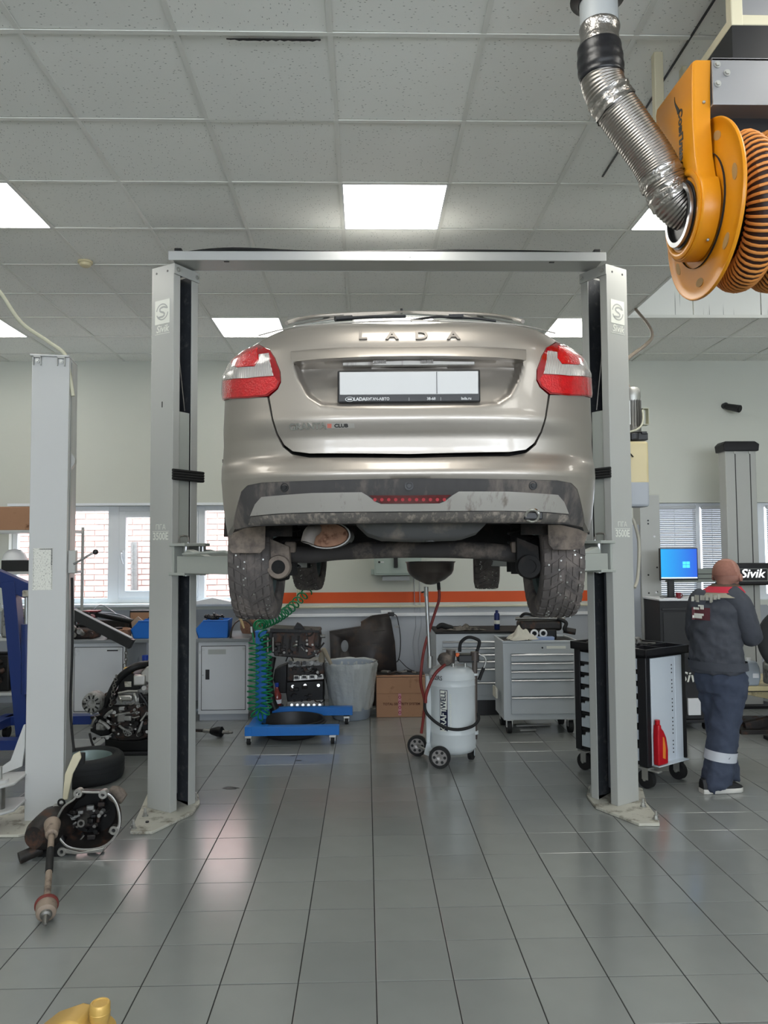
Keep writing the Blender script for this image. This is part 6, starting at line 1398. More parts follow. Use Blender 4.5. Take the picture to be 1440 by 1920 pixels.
q = MB(); fs = []
for f in of_:
    c = sum((ov_[i] for i in f), Vector((0, 0)))/len(f)
    if inpoly(c.x, c.y, pf_) and not inpoly(c.x, c.y, hf): fs.append(tuple(f))
q.v = [shear(Vector((v.x, 0, v.y))) for v in ov_]; q.f = fs
o = q.build('plate', 'guard_black', gd, smooth=30); sm_ = o.modifiers.new('thick', 'SOLIDIFY'); sm_.thickness = .012; sm_.offset = -1
for a, b in (((672, 1235), (695, 1245)), ((694, 1208), (718, 1207)), ((632, 1191), (650, 1189)), ((700, 1186), (722, 1184))): MB().tube([shear(at(*a, YG))+Vector((0, -.004, 0)), shear(at(*b, YG))+Vector((0, -.004, 0))], .010, n=6).build('pressed_rib', 'guard_black', gd)
q = MB()
for (a, b) in ((0, 1), (2, 3), (3, 4)): q.tube([shear(P[a]), shear(P[b])], .014, n=6)
q.build('folded_edge', 'guard_black', gd)
p = shear(at(741, 1177, YG)); MB().box(p+Vector((.02, -.01, 0)), (.05, .02, .025)).build('mounting_tab', 'dull_steel', gd)

# ================================================================ OIL DRAINER
OX, OY = .700, 6.25
od = thing('oil_drainer', 'wheeled pale grey waste oil drainer with a brown funnel bowl on a rod', 'oil drainer', (OX, OY, 0))
def O(px, py, Y=OY): return at(px, py, Y)-Vector((OX, OY, 0))
r_ = .190
MB().lathe([(0, .075), (.12, .078), (.165, .095), (.185, .125), (r_, .16), (r_, .245), (r_+.002, .25), (r_, .255), (r_, .62), (r_+.003, .626), (r_, .632), (r_, .672), (r_+.003, .678), (r_, .684), (.185, .72), (.165, .75), (.12, .770), (0, .785)], (0, 0, 0), (0, 0, 1), 56).build('tank', 'tank_paint', od, smooth=50)
# name plate: dark box KRAFT, white box WELL reading upwards
aN = math.radians(-118); ex = Vector((-math.sin(aN), math.cos(aN), 0)); rn = Vector((math.cos(aN), math.sin(aN), 0)); rn2 = r_+.002
def curved(z0, z1, w, off, m_, nm, ang_=aN):
    q = MB(); rows = []
    for z in (z0, z1): rows.append([(Vector((math.cos(ang_+t*w/r_), math.sin(ang_+t*w/r_), 0))*(r_+off)+Vector((0, 0, z))) for t in (-.5, -.25, 0, .25, .5)])
    q.rings(rows, False, False, closed=False); return q.build(nm, m_, od, recalc=False)
curved(.285, .605, .066, .0012, mat('label_navy', (20, 26, 54), .4), 'name_plate'); curved(.452, .600, .056, .0018, 'decal', 'name_plate_white')
text('KRAFT', .068, 'lettering', 'decal', od, mtx(rn*(r_+.0025)+Vector((0, 0, .369)), (0, 0, 1), -ex), .0006, bold=.0014, xs=.90)
text('WELL', .060, 'lettering', mat('label_navy', (20, 26, 54), .4), od, mtx(rn*(r_+.003)+Vector((0, 0, .526)), (0, 0, 1), -ex), .0006, bold=.0012, xs=.90)
rn3 = Vector((math.cos(aN+.30), math.sin(aN+.30), 0)); ex3 = Vector((-math.sin(aN+.30), math.cos(aN+.30), 0))
text('AUTOMOTIVE EQUIPMENT', .022, 'lettering', 'decal', od, mtx(rn3*(r_+.0025)+Vector((0, 0, .445)), (0, 0, 1), -ex3), .0005)
rn4 = Vector((math.cos(aN-.30), math.sin(aN-.30), 0)); ex4 = Vector((-math.sin(aN-.30), math.cos(aN-.30), 0))
text('X2RS', .05, 'lettering', 'black_metal', od, mtx(rn4*(r_+.006)+Vector((0, 0, .695)), ex4, (0, 0, 1)), .0006)
# wheels
def wheel(c, ax_, R, w, nm, spokes):
    c = Vector(c); t_ = MB().lathe([(R*.72, -w/2), (R*.95, -w/2), (R, -w*.3), (R, w*.3), (R*.95, w/2), (R*.72, w/2)], c, ax_, 36).build(nm, 'black_rubber', od)
    d = Vector(ax_).normalized(); MB().lathe([(0, -w*.3), (R*.25, -w*.42), (R*.28, -w*.3), (R*.70, -w*.3), (R*.73, -w*.42), (R*.74, w*.3), (0, w*.3)], c, ax_, 32).build('hub_cap', mat('hub_grey', (150, 146, 144), .4, .4), t_)
    u, w_ = MB().frame(d)
    for k in range(spokes):
        a = 2*PI*k/spokes; p = c+(u*math.cos(a)+w_*math.sin(a))*R*.49-d*w*.32; MB().cyl(p, p-d*.003, R*.14, n=10).build('hub_slot', 'black_metal', t_)
f0 = fl(825, 1441); wheel(Vector((f0.x, f0.y+.01, .085))-Vector((OX, OY, 0)), (.25, 1, 0), .085, .045, 'wheel', 6)
f1 = fl(783, 1417); wheel(Vector((f1.x, f1.y, .085))-Vector((OX, OY, 0)), (.25, 1, 0), .085, .045, 'wheel', 6)
A_ = Vector((f0.x, f0.y, .085))-Vector((OX, OY, 0)); B__ = Vector((f1.x, f1.y, .085))-Vector((OX, OY, 0))
MB().cyl(A_, B__, .011).build('axle', 'zinc', od)
q = MB(); q.prism([(-.24, .07), (-.17, .04), (-.12, .13), (-.16, .22), (-.20, .22)], lambda a, b, u: (a, -.04+u, b), 0, .01); q.build('axle_bracket', 'tank_paint', od)
c0 = fl(884, 1425); c0 = Vector((c0.x, c0.y, .05))-Vector((OX, OY, 0)); MB().cyl(c0+Vector((-.014, .008, 0)), c0+Vector((.014, -.008, 0)), .046, n=24).build('caster_wheel', 'black_rubber', od)
q = MB(); q.box(c0+Vector((0, 0, .065)), (.07, .07, .02)); q.box(c0+Vector((.022, -.012, .03)), (.006, .04, .08)); q.box(c0+Vector((-.022, .012, .03)), (.006, .04, .08)); q.tube([c0+Vector((-.02, 0, .08)), c0+Vector((-.06, .03, .14))], .018); q.build('caster_fork', 'tank_paint', od, bevel=.004)
# bowl and rod
bc = O(807, 1070); R_ = .205
MB().lathe([(0, 1.432), (.04, 1.436), (.12, 1.475), (.175, 1.52), (.190, 1.55), (.197, 1.61), (.208, 1.618), (.208, 1.622), (.192, 1.616), (.18, 1.55), (.16, 1.52), (.04, 1.455), (0, 1.45)], (bc.x, bc.y, 0), (0, 0, 1), 56).build('funnel_bowl', 'bowl_paint', od, smooth=50)
MB().cyl(O(799, 1106), O(806, 1248), .016).build('rod', 'steel', od); MB().cyl(O(799, 1100), O(799, 1118), .019).build('rod_collar', 'zinc', od); MB().tube([O(797, 1109), O(790, 1111)], .006).build('rod_screw', 'black_metal', od); MB().cyl(O(806, 1230), O(806, 1252), .024).build('rod_socket', 'zinc', od)
MB().cyl(O(822, 1092), O(823, 1106), .014).build('drain_nozzle', 'black_rubber', od)
MB().tube(smoothpath([O(823, 1104), O(823, 1125), O(812, 1160), O(797, 1210), O(791, 1245), O(789, 1280), O(796, 1315), O(794, 1345), O(790, 1375)]), .012).build('drain_hose', 'red_hose', od)
MB().tube(smoothpath([O(835, 1246, 6.08), O(815, 1265, 6.05), O(800, 1300, 6.05), O(797, 1330, 6.05), O(812, 1350, 6.03), O(835, 1364, 6.02), O(860, 1368, 6.02), O(885, 1362, 6.03), O(897, 1350, 6.06), O(896, 1338, 6.10)]), .012).build('suction_hose', 'black_rubber', od)
MB().tube(smoothpath([O(835, 1246, 6.07), O(815, 1265, 6.04), O(800, 1298, 6.04), O(798, 1318, 6.04)]), .0125).build('hose_sleeve', 'red_hose', od)
# top fittings
MB().ball((-.06, -.05, .83), .062, 16, 10, (1, .9, .9), .06).build('pump_body', 'rust', od).data.materials[0] = M['mud']
MB().cyl((-.02, -.02, .80), (-.01, -.02, .90), .04).build('pump_cap', 'bowl_paint', od); MB().box((.04, -.05, .865), (.03, .03, .03)).build('valve_knob', mat('knob_orange', (230, 110, 60), .5), od, bevel=.006)
MB().cyl((.0, -.08, .76), (.0, -.08, .80), .012).build('stud', 'zinc', od); MB().cyl((.10, -.06, .75), (.10, -.06, .80), .012).build('stud', 'zinc', od)
MB().box((.13, .0, .835), (.17, .14, .06)).build('tool_tray', 'black_plastic', od, bevel=.008)
MB().tube(smoothpath([O(862, 1222), O(864, 1205), O(877, 1195), O(893, 1198), O(899, 1205), O(893, 1225)], 5), .014).build('handle', 'black_rubber', od)
MB().cyl(O(890, 1232, 6.2), O(890, 1385, 6.2), .022).build('probe_tube', 'bowl_paint', od); MB().cyl(O(890, 1222, 6.2), O(890, 1238, 6.2), .034).build('probe_cap', 'bowl_paint', od); MB().cyl(O(890, 1370, 6.2), O(890, 1376, 6.2), .03).build('probe_clip', 'tank_paint', od); MB().cyl(O(890, 1262, 6.2), O(890, 1266, 6.2), .03).build('probe_clip', 'tank_paint', od)
MB().tube(smoothpath([O(896, 1226, 6.2), O(908, 1232, 6.2), O(911, 1240, 6.2), O(907, 1252, 6.2)]), .008).build('probe_hose', 'zinc', od); MB().tube([O(907, 1252, 6.2), O(898, 1275, 6.2)], .014).build('grip', 'black_rubber', od)
q = MB(); q.prism([(-.22, .16), (-.19, .16), (-.17, .45), (-.19, .70), (-.22, .70)], lambda a, b, u: (a, -.06+u, b), 0, .10); q.build('side_bracket', 'tank_paint', od, bevel=.006)

# ================================================================ TOOL CABINETS
def drawers(t, w, y0, zs, m_, hm, xo=0.0):
    for (z0, z1) in zs:
        d = MB().bb((xo-w/2, y0-.014, z0+.003), (xo+w/2, y0, z1-.003)).build('drawer', m_, t, bevel=.003)
        q = MB(); q.prism([(-.030, -.014), (-.014, -.022), (.0, -.012), (.0, 0), (-.022, -.004)], lambda a, b, u: (xo+u, y0-.012+a*.6, z1-.002+b), -w/2+.004, w/2-.004); q.build('pull_rail', hm, d, smooth=60)
# wall side bench of drawers
bA, bB = at(819, 1340, 7.93), at(1000, 1340, 7.93)
wd_ = thing('drawer_bench', 'grey bench of drawers against the wall behind the oil drainer', 'drawer bench', ((bA.x+bB.x)/2, 7.93, 0)); w = bB.x-bA.x; zt = .845
MB().bb((-w/2, 0, .16), (w/2, .6, zt)).build('carcass', 'grey_cabinet', wd_, bevel=.003); MB().bb((-w/2+.03, .04, .001), (w/2-.03, .58, .16)).build('plinth', 'black_metal', wd_)
MB().bb((-w/2-.005, -.01, zt), (w/2+.005, .6, zt+.022)).build('rubber_top', 'black_rubber', wd_, bevel=.004)
drawers(wd_, w-.09, 0, [(.21, .35), (.35, .49), (.49, .57), (.57, .64), (.64, .71), (.71, .775)], 'grey_cabinet', 'steel', .02)
# rag and clutter on it
def cloth(name, c, rx, ry, h, m_, seed, label, cat, group=None):
    random.seed(seed); q = MB(); n_, k_ = 40, 12; rs_ = []
    for i in range(k_+1):
        f = i/k_
        ring_ = []
        for j in range(n_):
            a = 2*PI*j/n_; rr = f*(1+.22*math.sin(a*3+seed)+.12*math.sin(a*7+seed*2)); x = rx*rr*math.cos(a); y = ry*rr*math.sin(a)
            z = h*max(0, (1-f**1.5))*(.62+.75*noise.noise(Vector((x*18, y*18, seed))))+.03*(1-f)*abs(noise.noise(Vector((x*34, y*34, seed+9))))+.012*abs(noise.noise(Vector((x*40, y*40, seed+3))))+.004
            ring_.append((x, y, max(.002, z)))
        rs_.append(ring_)
    q.rings(rs_, False, True); o = q.build(name, m_, smooth=70); o.location = c; return tag(o, label, cat, group)
zt2 = zt+.023
p = at(870, 1185, 8.1); cloth('rag', (p.x, 8.05, zt2), .20, .07, .06, mat('rag_dirty', (112, 106, 98), .9, var=.4, scale=25, dirt=(30, 30, 30), dscale=18, damt=.5), 3, 'dirty grey rag spread on the drawer bench', 'rag')
p = at(832, 1185, 8.1); o = MB().tube(smoothpath([(-.08, 0, .03), (-.03, .01, .055), (.03, 0, .04), (.09, 0, .03)]), .028, radf=lambda u: .6+.5*math.sin(3*u)).build('work_glove', 'black_rubber'); o.location = (p.x, 8.03, zt2+.0); tag(o, 'black work glove at the corner of the drawer bench', 'glove')
p = at(932, 1186, 8.1); t = thing('spray_can', 'dark blue spray can standing on the drawer bench', 'spray can', (p.x, 8.10, zt2)); D('can_blue', (26, 40, 92), .3, .2)
MB().lathe([(0, .001), (.028, .001), (.030, .006), (.030, .16), (.024, .175), (.012, .18)], (0, 0, 0), (0, 0, 1), 24).build('body', 'can_blue', t); MB().lathe([(.016, .176), (.016, .20), (.010, .206), (0, .206)], (0, 0, 0), (0, 0, 1), 16).build('cap', 'can_blue', t); MB().lathe([(.0305, .06), (.0305, .10)], (0, 0, 0), (0, 0, 1), 24).build('label', 'decal', t)
# rolling grey tool cabinet
gA, gB = at(945, 1350, 7.10), at(1085, 1350, 7.10)
tcab = thing('tool_cabinet', 'grey five-drawer rolling tool cabinet with a white rag on top', 'tool cabinet', ((gA.x+gB.x)/2, 7.10, 0)); w = gB.x-gA.x; z0_, z1_ = .135, .845
MB().bb((-w/2, 0, z0_), (w/2, .46, z1_)).build('carcass', 'grey_cabinet', tcab, bevel=.004)
q = MB(); q.bb((-w/2-.006, -.008, z1_), (w/2+.006, .012, z1_+.022)); q.bb((-w/2-.006, .45, z1_), (w/2+.006, .468, z1_+.022)); q.bb((-w/2-.006, 0, z1_), (-w/2+.012, .46, z1_+.022)); q.bb((w/2-.012, 0, z1_), (w/2+.006, .46, z1_+.022)); q.build('top_rim', 'grey_cabinet', tcab, bevel=.004)
MB().bb((-w/2+.014, .014, z1_), (w/2-.014, .448, z1_+.006)).build('rubber_mat', 'black_rubber', tcab)
drawers(tcab, w-.11, 0, [(.19, .355), (.355, .515), (.515, .595), (.595, .672), (.672, .752)], 'grey_cabinet', 'steel', .015)
MB().cyl((.02, -.002, .80), (.02, -.008, .80), .008).build('lock', 'black_metal', tcab); MB().bb((.06, -.003, .79), (.24, -.0005, .815)).build('worn_label', 'decal', tcab)
for x, y in ((-w/2+.06, .06), (w/2-.06, .06), (-w/2+.06, .40), (w/2-.06, .40)):
    MB().cyl((x-.02, y+.02, .063), (x+.02, y+.02, .063), .063, n=26).build('caster_wheel', 'black_rubber', tcab); q = MB(); q.box((x, y+.01, .128), (.07, .07, .012)); q.box((x-.026, y+.01, .095), (.006, .05, .07)); q.box((x+.026, y+.01, .095), (.006, .05, .07)); q.build('caster_fork', 'zinc', tcab)
ztop = z1_+.007; p = at(978, 1190, 7.2); cloth('rag', (p.x-.02, 7.16, ztop+.016), .135, .09, .15, 'rag', 8, 'crumpled cream rag on the grey rolling tool cabinet', 'rag')
p = at(1012, 1170, 7.35); t = thing('intake_manifold', 'dark engine intake with two white ring gaskets on the grey tool cabinet', 'engine part', (p.x, 7.33, ztop))
MB().box((0, .05, .13), (.42, .16, .10)).build('casting', 'engine_black', t, bevel=.03, seg=3); MB().box((0, .02, .05), (.30, .14, .10)).build('plenum', 'engine_dark', t, bevel=.02, seg=3); MB().tube(smoothpath([(-.24, .0, .20), (-.10, -.02, .205), (.10, -.02, .20), (.24, 0, .19)]), .018).build('fuel_rail', 'dull_steel', t)
MB().tube(smoothpath([(.16, -.02, .20), (.24, -.04, .16), (.22, -.05, .10), (.26, -.03, .07)]), .018).build('hose', 'black_rubber', t); MB().cyl((.22, -.02, .09), (.33, -.04, .07), .03).build('throttle', 'engine_black', t); MB().tube(smoothpath([(-.2, 0, .2), (-.15, -.04, .25), (-.02, -.02, .22), (.08, 0, .24)]), .014).build('loom', 'black_rubber', t)
p = at(1012, 1186, 7.2); t = thing('gasket_set', 'blue-white box with two white ring gaskets on the grey tool cabinet', 'gasket set', (p.x+.02, 7.20, ztop)); 
MB().bb((-.09, 0, .001), (.12, .08, .035)).build('flat_box', mat('box_blue', (150, 168, 204), .4), t, bevel=.004)
for x in (-.065, .02): MB().torus((x+.0, .03, .066), (0, 1, 0), .030, .009, 28, 8).build('ring_gasket', 'white_plastic', t)
p = at(962, 1372, 7.3)
for k, (px, py, l_, lab) in enumerate(((1000, 1362, .34, 'light metal pry bar lying under the grey tool cabinet'), (990, 1371, .16, 'short bright metal strip lying under the grey tool cabinet'))):
    p = fl(px, py); o = MB().box((p.x, p.y, .012), (l_, .03, .02), rz=.1).build('metal_bar', 'zinc', bevel=.004); tag(o, lab, 'metal bar')
p = at(931, 1290, 7.25); o = MB().box((0, 0, 0), (.02, .18, .10)).build('hanging_towel', 'rag', bevel=.008); o.location = (p.x-.005, 7.30, .36); tag(o, 'cream paper roll end hooked on the side of the grey tool cabinet', 'paper roll')
# ================================================================ BLACK AND WHITE TOOL CART
CU, CV = V2(33), V2(123); CNr = Vector((1.995, 5.425, 0)); CW, CLn = .47, .665
cart = thing('tool_cart', 'black and white tool cart with a perforated side and open tool tray', 'tool cart', CNr+CU*CW/2+CV*CLn/2, math.radians(33))
hx, hy = CW/2, CLn/2
D('cart_white', (200, 208, 216), .4, var=.03); D('cart_black', (22, 22, 26), .5, var=.15)
MB().bb((-hx+.02, -hy+.02, .16), (hx-.01, hy-.01, .93)).build('carcass', 'cart_black', cart, bevel=.004)
for y0, y1 in ((-hy, -hy+.075), (hy-.055, hy)): MB().bb((-hx, y0, .16), (-hx+.05, y1, .935)).build('corner_post', 'cart_black', cart, bevel=.006)
MB().bb((hx-.05, -hy, .16), (hx, -hy+.05, .935)).build('corner_post', 'cart_black', cart, bevel=.006)
nz = 7; z0_, z1_ = .185, .925; zs = [.185, .335, .455, .565, .665, .755, .84, .925]
for k in range(nz):
    a, b = zs[k], zs[k+1]; h = b-a
    q = MB(); e = .06; y0, y1 = -hy+.080, hy-.060
    q.prism([(y0, a+.006), (y1, a+.006), (y1, a+h*.62), (y1-.035, a+h*.62), (y1-.04, a+h*.80), (y1-.075, a+h*.80), (y1-.085, a+h*.92), (y0+.085, a+h*.92), (y0+.075, a+h*.80), (y0+.04, a+h*.80), (y0+.035, a+h*.62), (y0, a+h*.62)] if k < nz-1 else [(y0, a+.004), (y1, a+.004), (y1, b-.004), (y0, b-.004)], lambda u, v, t: (-hx+.004+t, u, v), 0, .02)
    d = q.build('drawer', 'cart_white', cart, bevel=.003)
    MB().bb((-hx-.004, y0+.01, a+h*.90), (-hx+.02, y1-.01, a+h*.98)).build('drawer_grip', 'cart_black', d, bevel=.003)
sp_ = MB().bb((-hx+.055, -hy-.002, .165), (hx-.05, -hy+.012, .925)).build('side_panel', 'cart_white', cart, bevel=.004)
MB().bb((hx-.14, -hy-.006, .17), (hx-.06, -hy, .92)).build('panel_fold', 'cart_white', sp_, bevel=.003)
q = MB()
for k in range(24):
    if k in (3, 8, 13, 19): continue
    q.box((hx-.175, -hy-.003, .86-k*.0275), (.009, .003, .009))
tag(q.build('perforation', 'black_metal', sp_, smooth=0), kind='stuff')
MB().bb((-hx+.055, -hy-.055, .165), (hx-.06, -hy, .172)).build('side_shelf', 'cart_white', cart, bevel=.002)
# tray top
q = MB(); T0, T1 = .935, .995
q.bb((-hx-.02, -hy-.02, T0), (hx+.02, hy+.02, T0+.02)); 
for a, b in (((-hx-.02, -hy-.02), (hx+.02, -hy)), ((-hx-.02, hy), (hx+.02, hy+.02)), ((-hx-.02, -hy-.02), (-hx, hy+.02)), ((hx, -hy-.02), (hx+.02, hy+.02)), ((-hx, -hy+.16), (hx, -hy+.168)), ((-.04, -hy), (-.032, -hy+.16)), ((-hx, .12), (hx, .128))): q.bb((a[0], a[1], T0), (b[0], b[1], T1))
q.build('tray_top', 'cart_black', cart, bevel=.004)
for x, y in ((-hx+.05, -hy+.05), (hx-.05, -hy+.05), (-hx+.05, hy-.05), (hx-.05, hy-.05)):
    MB().cyl((x-.02, y, .065), (x+.02, y, .065), .065, n=26).build('caster_wheel', 'black_rubber', cart); q = MB(); q.box((x, y, .145), (.08, .08, .012)); q.box((x-.028, y-.005, .105), (.006, .05, .08)); q.box((x+.028, y-.005, .105), (.006, .05, .08)); q.build('caster_fork', 'zinc', cart); MB().cyl((x-.034, y, .065), (x+.034, y, .065), .012).build('caster_bolt', 'zinc', cart)
MB().box((-hx+.05, -hy-.02, .135), (.05, .09, .012)).build('brake_pedal', 'zinc', cart, bevel=.004)
cmx = Matrix.Translation(cart.location) @ Matrix.Rotation(math.radians(33), 4, 'Z')
random.seed(21)
for k in range(13):
    x, y = random.uniform(-.15, .15), random.uniform(-.12, .28); l_ = random.uniform(.10, .2); q = MB()
    if k % 3 == 0: q.cyl((-l_/2, 0, .016), (l_/2, 0, .016), .014); q.cyl((l_/2, 0, .016), (l_/2+.05, 0, .016), .005); nm, lab = 'screwdriver', 'dark screwdriver lying in the tray of the tool cart'
    elif k % 3 == 1: q.box((0, 0, .010), (l_, .018, .008)); q.torus((l_/2+.012, 0, .010), (0, 0, 1), .013, .005, 14, 6); q.torus((-l_/2-.012, 0, .010), (0, 0, 1), .013, .005, 14, 6); nm, lab = 'spanner', 'steel ring spanner lying in the tray of the tool cart'
    else: q.cyl((-.02, 0, .02), (.035, 0, .02), .019, n=12); q.cyl((-.06, 0, .02), (-.02, 0, .02), .009); nm, lab = 'ratchet_socket', 'dull steel socket lying in the tray of the tool cart'
    o = q.build(nm, ('black_plastic', 'dull_steel', 'dull_steel')[k % 3]); o.location = cmx @ Vector((x, y, T0+.021+.006*k*.5)); o.rotation_euler = (0, 0, random.uniform(0, 6.28)); tag(o, lab, nm.replace('_', ' ').replace('ratchet socket', 'socket'), lab.split(' lying')[0]+'s in the tool cart tray')
q = MB(); q.cyl((-.11, 0, 0), (.05, 0, 0), .022); q.cyl((.05, 0, 0), (.10, 0, 0), .034); o = q.build('impact_tool', 'alu_cast'); o.location = cmx @ Vector((-.06, -.06, T0+.075)); o.rotation_euler = (0, 0, .5); tag(o, 'grey round-nosed air tool lying on the tool cart tray', 'air tool')
# red oil bottle standing on the cart side shelf
t = thing('oil_bottle', 'red plastic oil bottle on the side shelf of the tool cart', 'oil bottle', cmx @ Vector((-hx+.10, -hy-.028, .174)), math.radians(33)); D('bottle_red', (186, 24, 36), .35, var=.05)
q = MB(); q.prism([(-.045, .001), (.065, .001), (.068, .10), (.05, .19), (.02, .24), (-.004, .262), (-.004, .285), (-.038, .285), (-.042, .24), (-.045, .20)], lambda a, b, u: (a, u, b), -.024, .024); q.build('body', 'bottle_red', t, bevel=.010, seg=3)
MB().lathe([(.017, .283), (.018, .285), (.018, .318), (0, .318)], (-.021, 0, 0), (0, 0, 1), 20).build('cap', 'bottle_red', t); q = MB(); q.prism([(.0, .05), (.03, .04), (.035, .12), (.02, .19), (.005, .20)], lambda a, b, u: (a, u, b), -.0252, -.0235); q.build('label', mat('label_orange', (226, 130, 50), .5), t)

# ================================================================ GREY COLUMN, CONSOLE, ALIGNMENT TOWER
YCo = 7.6; a, b = at(1206, 1210, YCo), at(1236, 928, YCo)
co_ = thing('steel_column', 'pale grey drilled steel column between the lift post and the monitor', 'steel column', ((a.x+b.x)/2, YCo, 0)); w = b.x-a.x
MB().bb((-w/2, 0, .001), (w/2, .20, b.z)).build('column', 'post_grey', co_, bevel=.005)
MB().bb((-w/2-.075, .03, .001), (-w/2, .17, b.z-.30)).build('side_flange', 'wall_grey', co_, bevel=.004)
for dx, py in ((-.02, 982), (-.02, 976), (-.03, 1078), (.06, 1064), (-.03, 1112), (-.03, 1150), (-.03, 1155), (.055, 1110)):
    z = at(1220, py, YCo).z; MB().cyl((dx, -.001, z), (dx, .002, z), .009, n=12).build('drilled_hole', 'black_metal', co_)
for dx, py in ((.04, 1006), (.045, 1111)):
    z = at(1220, py, YCo).z; MB().cyl((dx, -.004, z), (dx, .002, z), .010, n=12).build('bolt_head', 'white_plastic', co_)
YK = 7.2; a, b = at(1243, 1395, YK), at(1330, 1122, YK)
cs = thing('computer_console', 'black alignment computer console with a white shelf top', 'console', ((a.x+b.x)/2, YK, 0)); w = b.x-a.x; zt = b.z
MB().bb((-w/2, 0, .10), (w/2, .45, zt-.02)).build('cabinet', 'cart_black', cs, bevel=.006); MB().bb((-w/2-.01, -.03, zt-.02), (w/2+.01, .46, zt)).build('shelf_top', 'white_plastic', cs, bevel=.004)
zz = at(1270, 1142, YK).z; MB().bb((-w/2+.02, -.008, zz-.012), (w/2-.02, .0, zz+.012)).build('drawer_lip', 'black_plastic', cs, bevel=.003); MB().bb((-w/2+.03, -.006, zz-.45), (w/2-.03, .0, zz-.03)).build('front_panel', 'black_plastic', cs, bevel=.004)
text('Sivik', .135, 'lettering', 'decal', cs, mtx((at(1299, 1270, YK).x-cs.location.x, -.0075, at(1299, 1270, YK).z), (1, 0, 0), (0, 0, 1)), .001, shear=.25, bold=.002, xs=1.1)
a2, b2 = at(1290, 1341, YK-.02), at(1313, 1309, YK-.02); MB().bb((a2.x-cs.location.x, -.03, a2.z), (b2.x-cs.location.x, .0, b2.z)).build('paper_holder', 'white_plastic', cs, bevel=.004)
MB().bb((-w/2+.03, -.02, .07), (w/2-.03, .47, .10)).build('base', 'cart_black', cs, bevel=.004)
for x, y in ((-w/2+.06, .04), (w/2-.06, .04), (-w/2+.06, .4), (w/2-.06, .4)): MB().cyl((x-.015, y, .035), (x+.015, y, .035), .035, n=20).build('caster_wheel', 'black_rubber', cs)
# monitor
a, b = at(1240, 1087, YK+.05), at(1306, 1029, YK+.05)
mo = thing('monitor', 'flat computer monitor with a glowing blue desktop on the console', 'monitor', ((a.x+b.x)/2, YK+.05, zt)); w = b.x-a.x; h = b.z-a.z; zc = (a.z+b.z)/2-zt
MB().bb((-w/2-.008, 0, zc-h/2-.01), (w/2+.010, .035, zc+h/2+.008)).build('bezel', 'black_plastic', mo, bevel=.004)
scm = bpy.data.materials.new('screen_blue'); scm.use_nodes = True; N = scm.node_tree.nodes; L = scm.node_tree.links; b_ = N['Principled BSDF']; tc = N.new('ShaderNodeTexCoord'); sx = N.new('ShaderNodeSeparateXYZ'); L.new(tc.outputs['Generated'], sx.inputs[0]); rp = N.new('ShaderNodeValToRGB'); rp.color_ramp.elements[0].color = rgb((14, 160, 225)); rp.color_ramp.elements[1].color = rgb((24, 82, 205)); L.new(sx.outputs[0], rp.inputs[0]); L.new(rp.outputs[0], b_.inputs['Emission Color']); b_.inputs['Emission Strength'].default_value = .9; b_.inputs['Base Color'].default_value = (.01, .03, .08, 1)
M['screen_blue'] = scm; scr = MB().bb((-w/2, -.002, zc-h/2+.012), (w/2, .001, zc+h/2)).build('screen', 'screen_blue', mo, smooth=0)
for i in range(2):
    for j in range(2): MB().bb((w*.10+i*.036, -.0032, zc-.035+j*.032), (w*.10+i*.036+.033, -.0018, zc-.035+j*.032+.029)).build('desktop_emblem', glow('screen_light', (70, 190, 240), .9), scr, smooth=0)
MB().bb((-w/2, -.0028, zc-h/2+.012), (w/2, -.0015, zc-h/2+.022)).build('task_bar', glow('screen_bar', (220, 235, 250), .9), scr, smooth=0)
MB().bb((-.10, .02, .001), (-.04, .06, zc-h/2)).build('stand_neck', 'black_plastic', mo, bevel=.004); MB().bb((-.15, -.02, .001), (.02, .12, .012)).build('stand_foot', 'black_plastic', mo, bevel=.003)
p = at(1272, 1118, YK+.03); t = thing('mug', 'dark red mug on the white console shelf', 'mug', (p.x, YK+.03, zt)); MB().lathe([(0, .001), (.024, .001), (.022, .03), (.026, .056), (.023, .056), (.019, .01), (0, .008)], (0, 0, 0), (0, 0, 1), 24).build('cup', 'dark_red', t); MB().torus((.026, 0, .03), (0, 1, 0), .014, .004, 16, 6).build('handle', 'dark_red', t)
p = at(1262, 1118, YK-.01); o = MB().box((p.x+.01, YK+.06, zt+.004), (.20, .10, .006), rz=.1).build('paper', 'white_plastic'); tag(o, 'white papers lying on the console shelf under the monitor', 'papers')
# tower
YT = 8.2; a, b = at(1373, 1300, YT), at(1417, 845, YT)
tw = thing('alignment_tower', 'grey aluminium tower with black cap and a black beam bearing white letters', 'alignment tower', ((a.x+b.x)/2, YT, 0)); w = b.x-a.x
q = MB(); q.bb((-w/2, 0, .001), (w/2, .16, b.z)); q.build('profile', 'post_grey', tw, bevel=.008)
for x in (-w*.18, w*.30): MB().bb((x-.004, -.004, .2), (x+.004, .0, b.z)).build('groove', 'black_metal', tw)
for x in (-w*.18, w*.30): MB().cyl((x, -.008, b.z-.02), (x, 0, b.z-.02), .016).build('bolt', 'zinc', tw)
cpz = b.z; q = MB(); q.rings([[(-w/2-.02, -.03, cpz-.005), (w/2+.02, -.03, cpz-.005), (w/2+.02, .19, cpz-.005), (-w/2-.02, .19, cpz-.005)], [(-w/2-.03, -.03, cpz+.07), (w/2+.03, -.03, cpz+.07), (w/2+.03, .19, cpz+.07), (-w/2-.03, .19, cpz+.07)], [(-w/2, -.01, cpz+.105), (w/2-.01, -.01, cpz+.105), (w/2-.01, .17, cpz+.105), (-w/2, .17, cpz+.105)]]); q.build('cap', 'cart_black', tw, bevel=.008)
a, b = at(1352, 1098, YT-.25), at(1530, 1055, YT-.25); X_ = tw.location.x
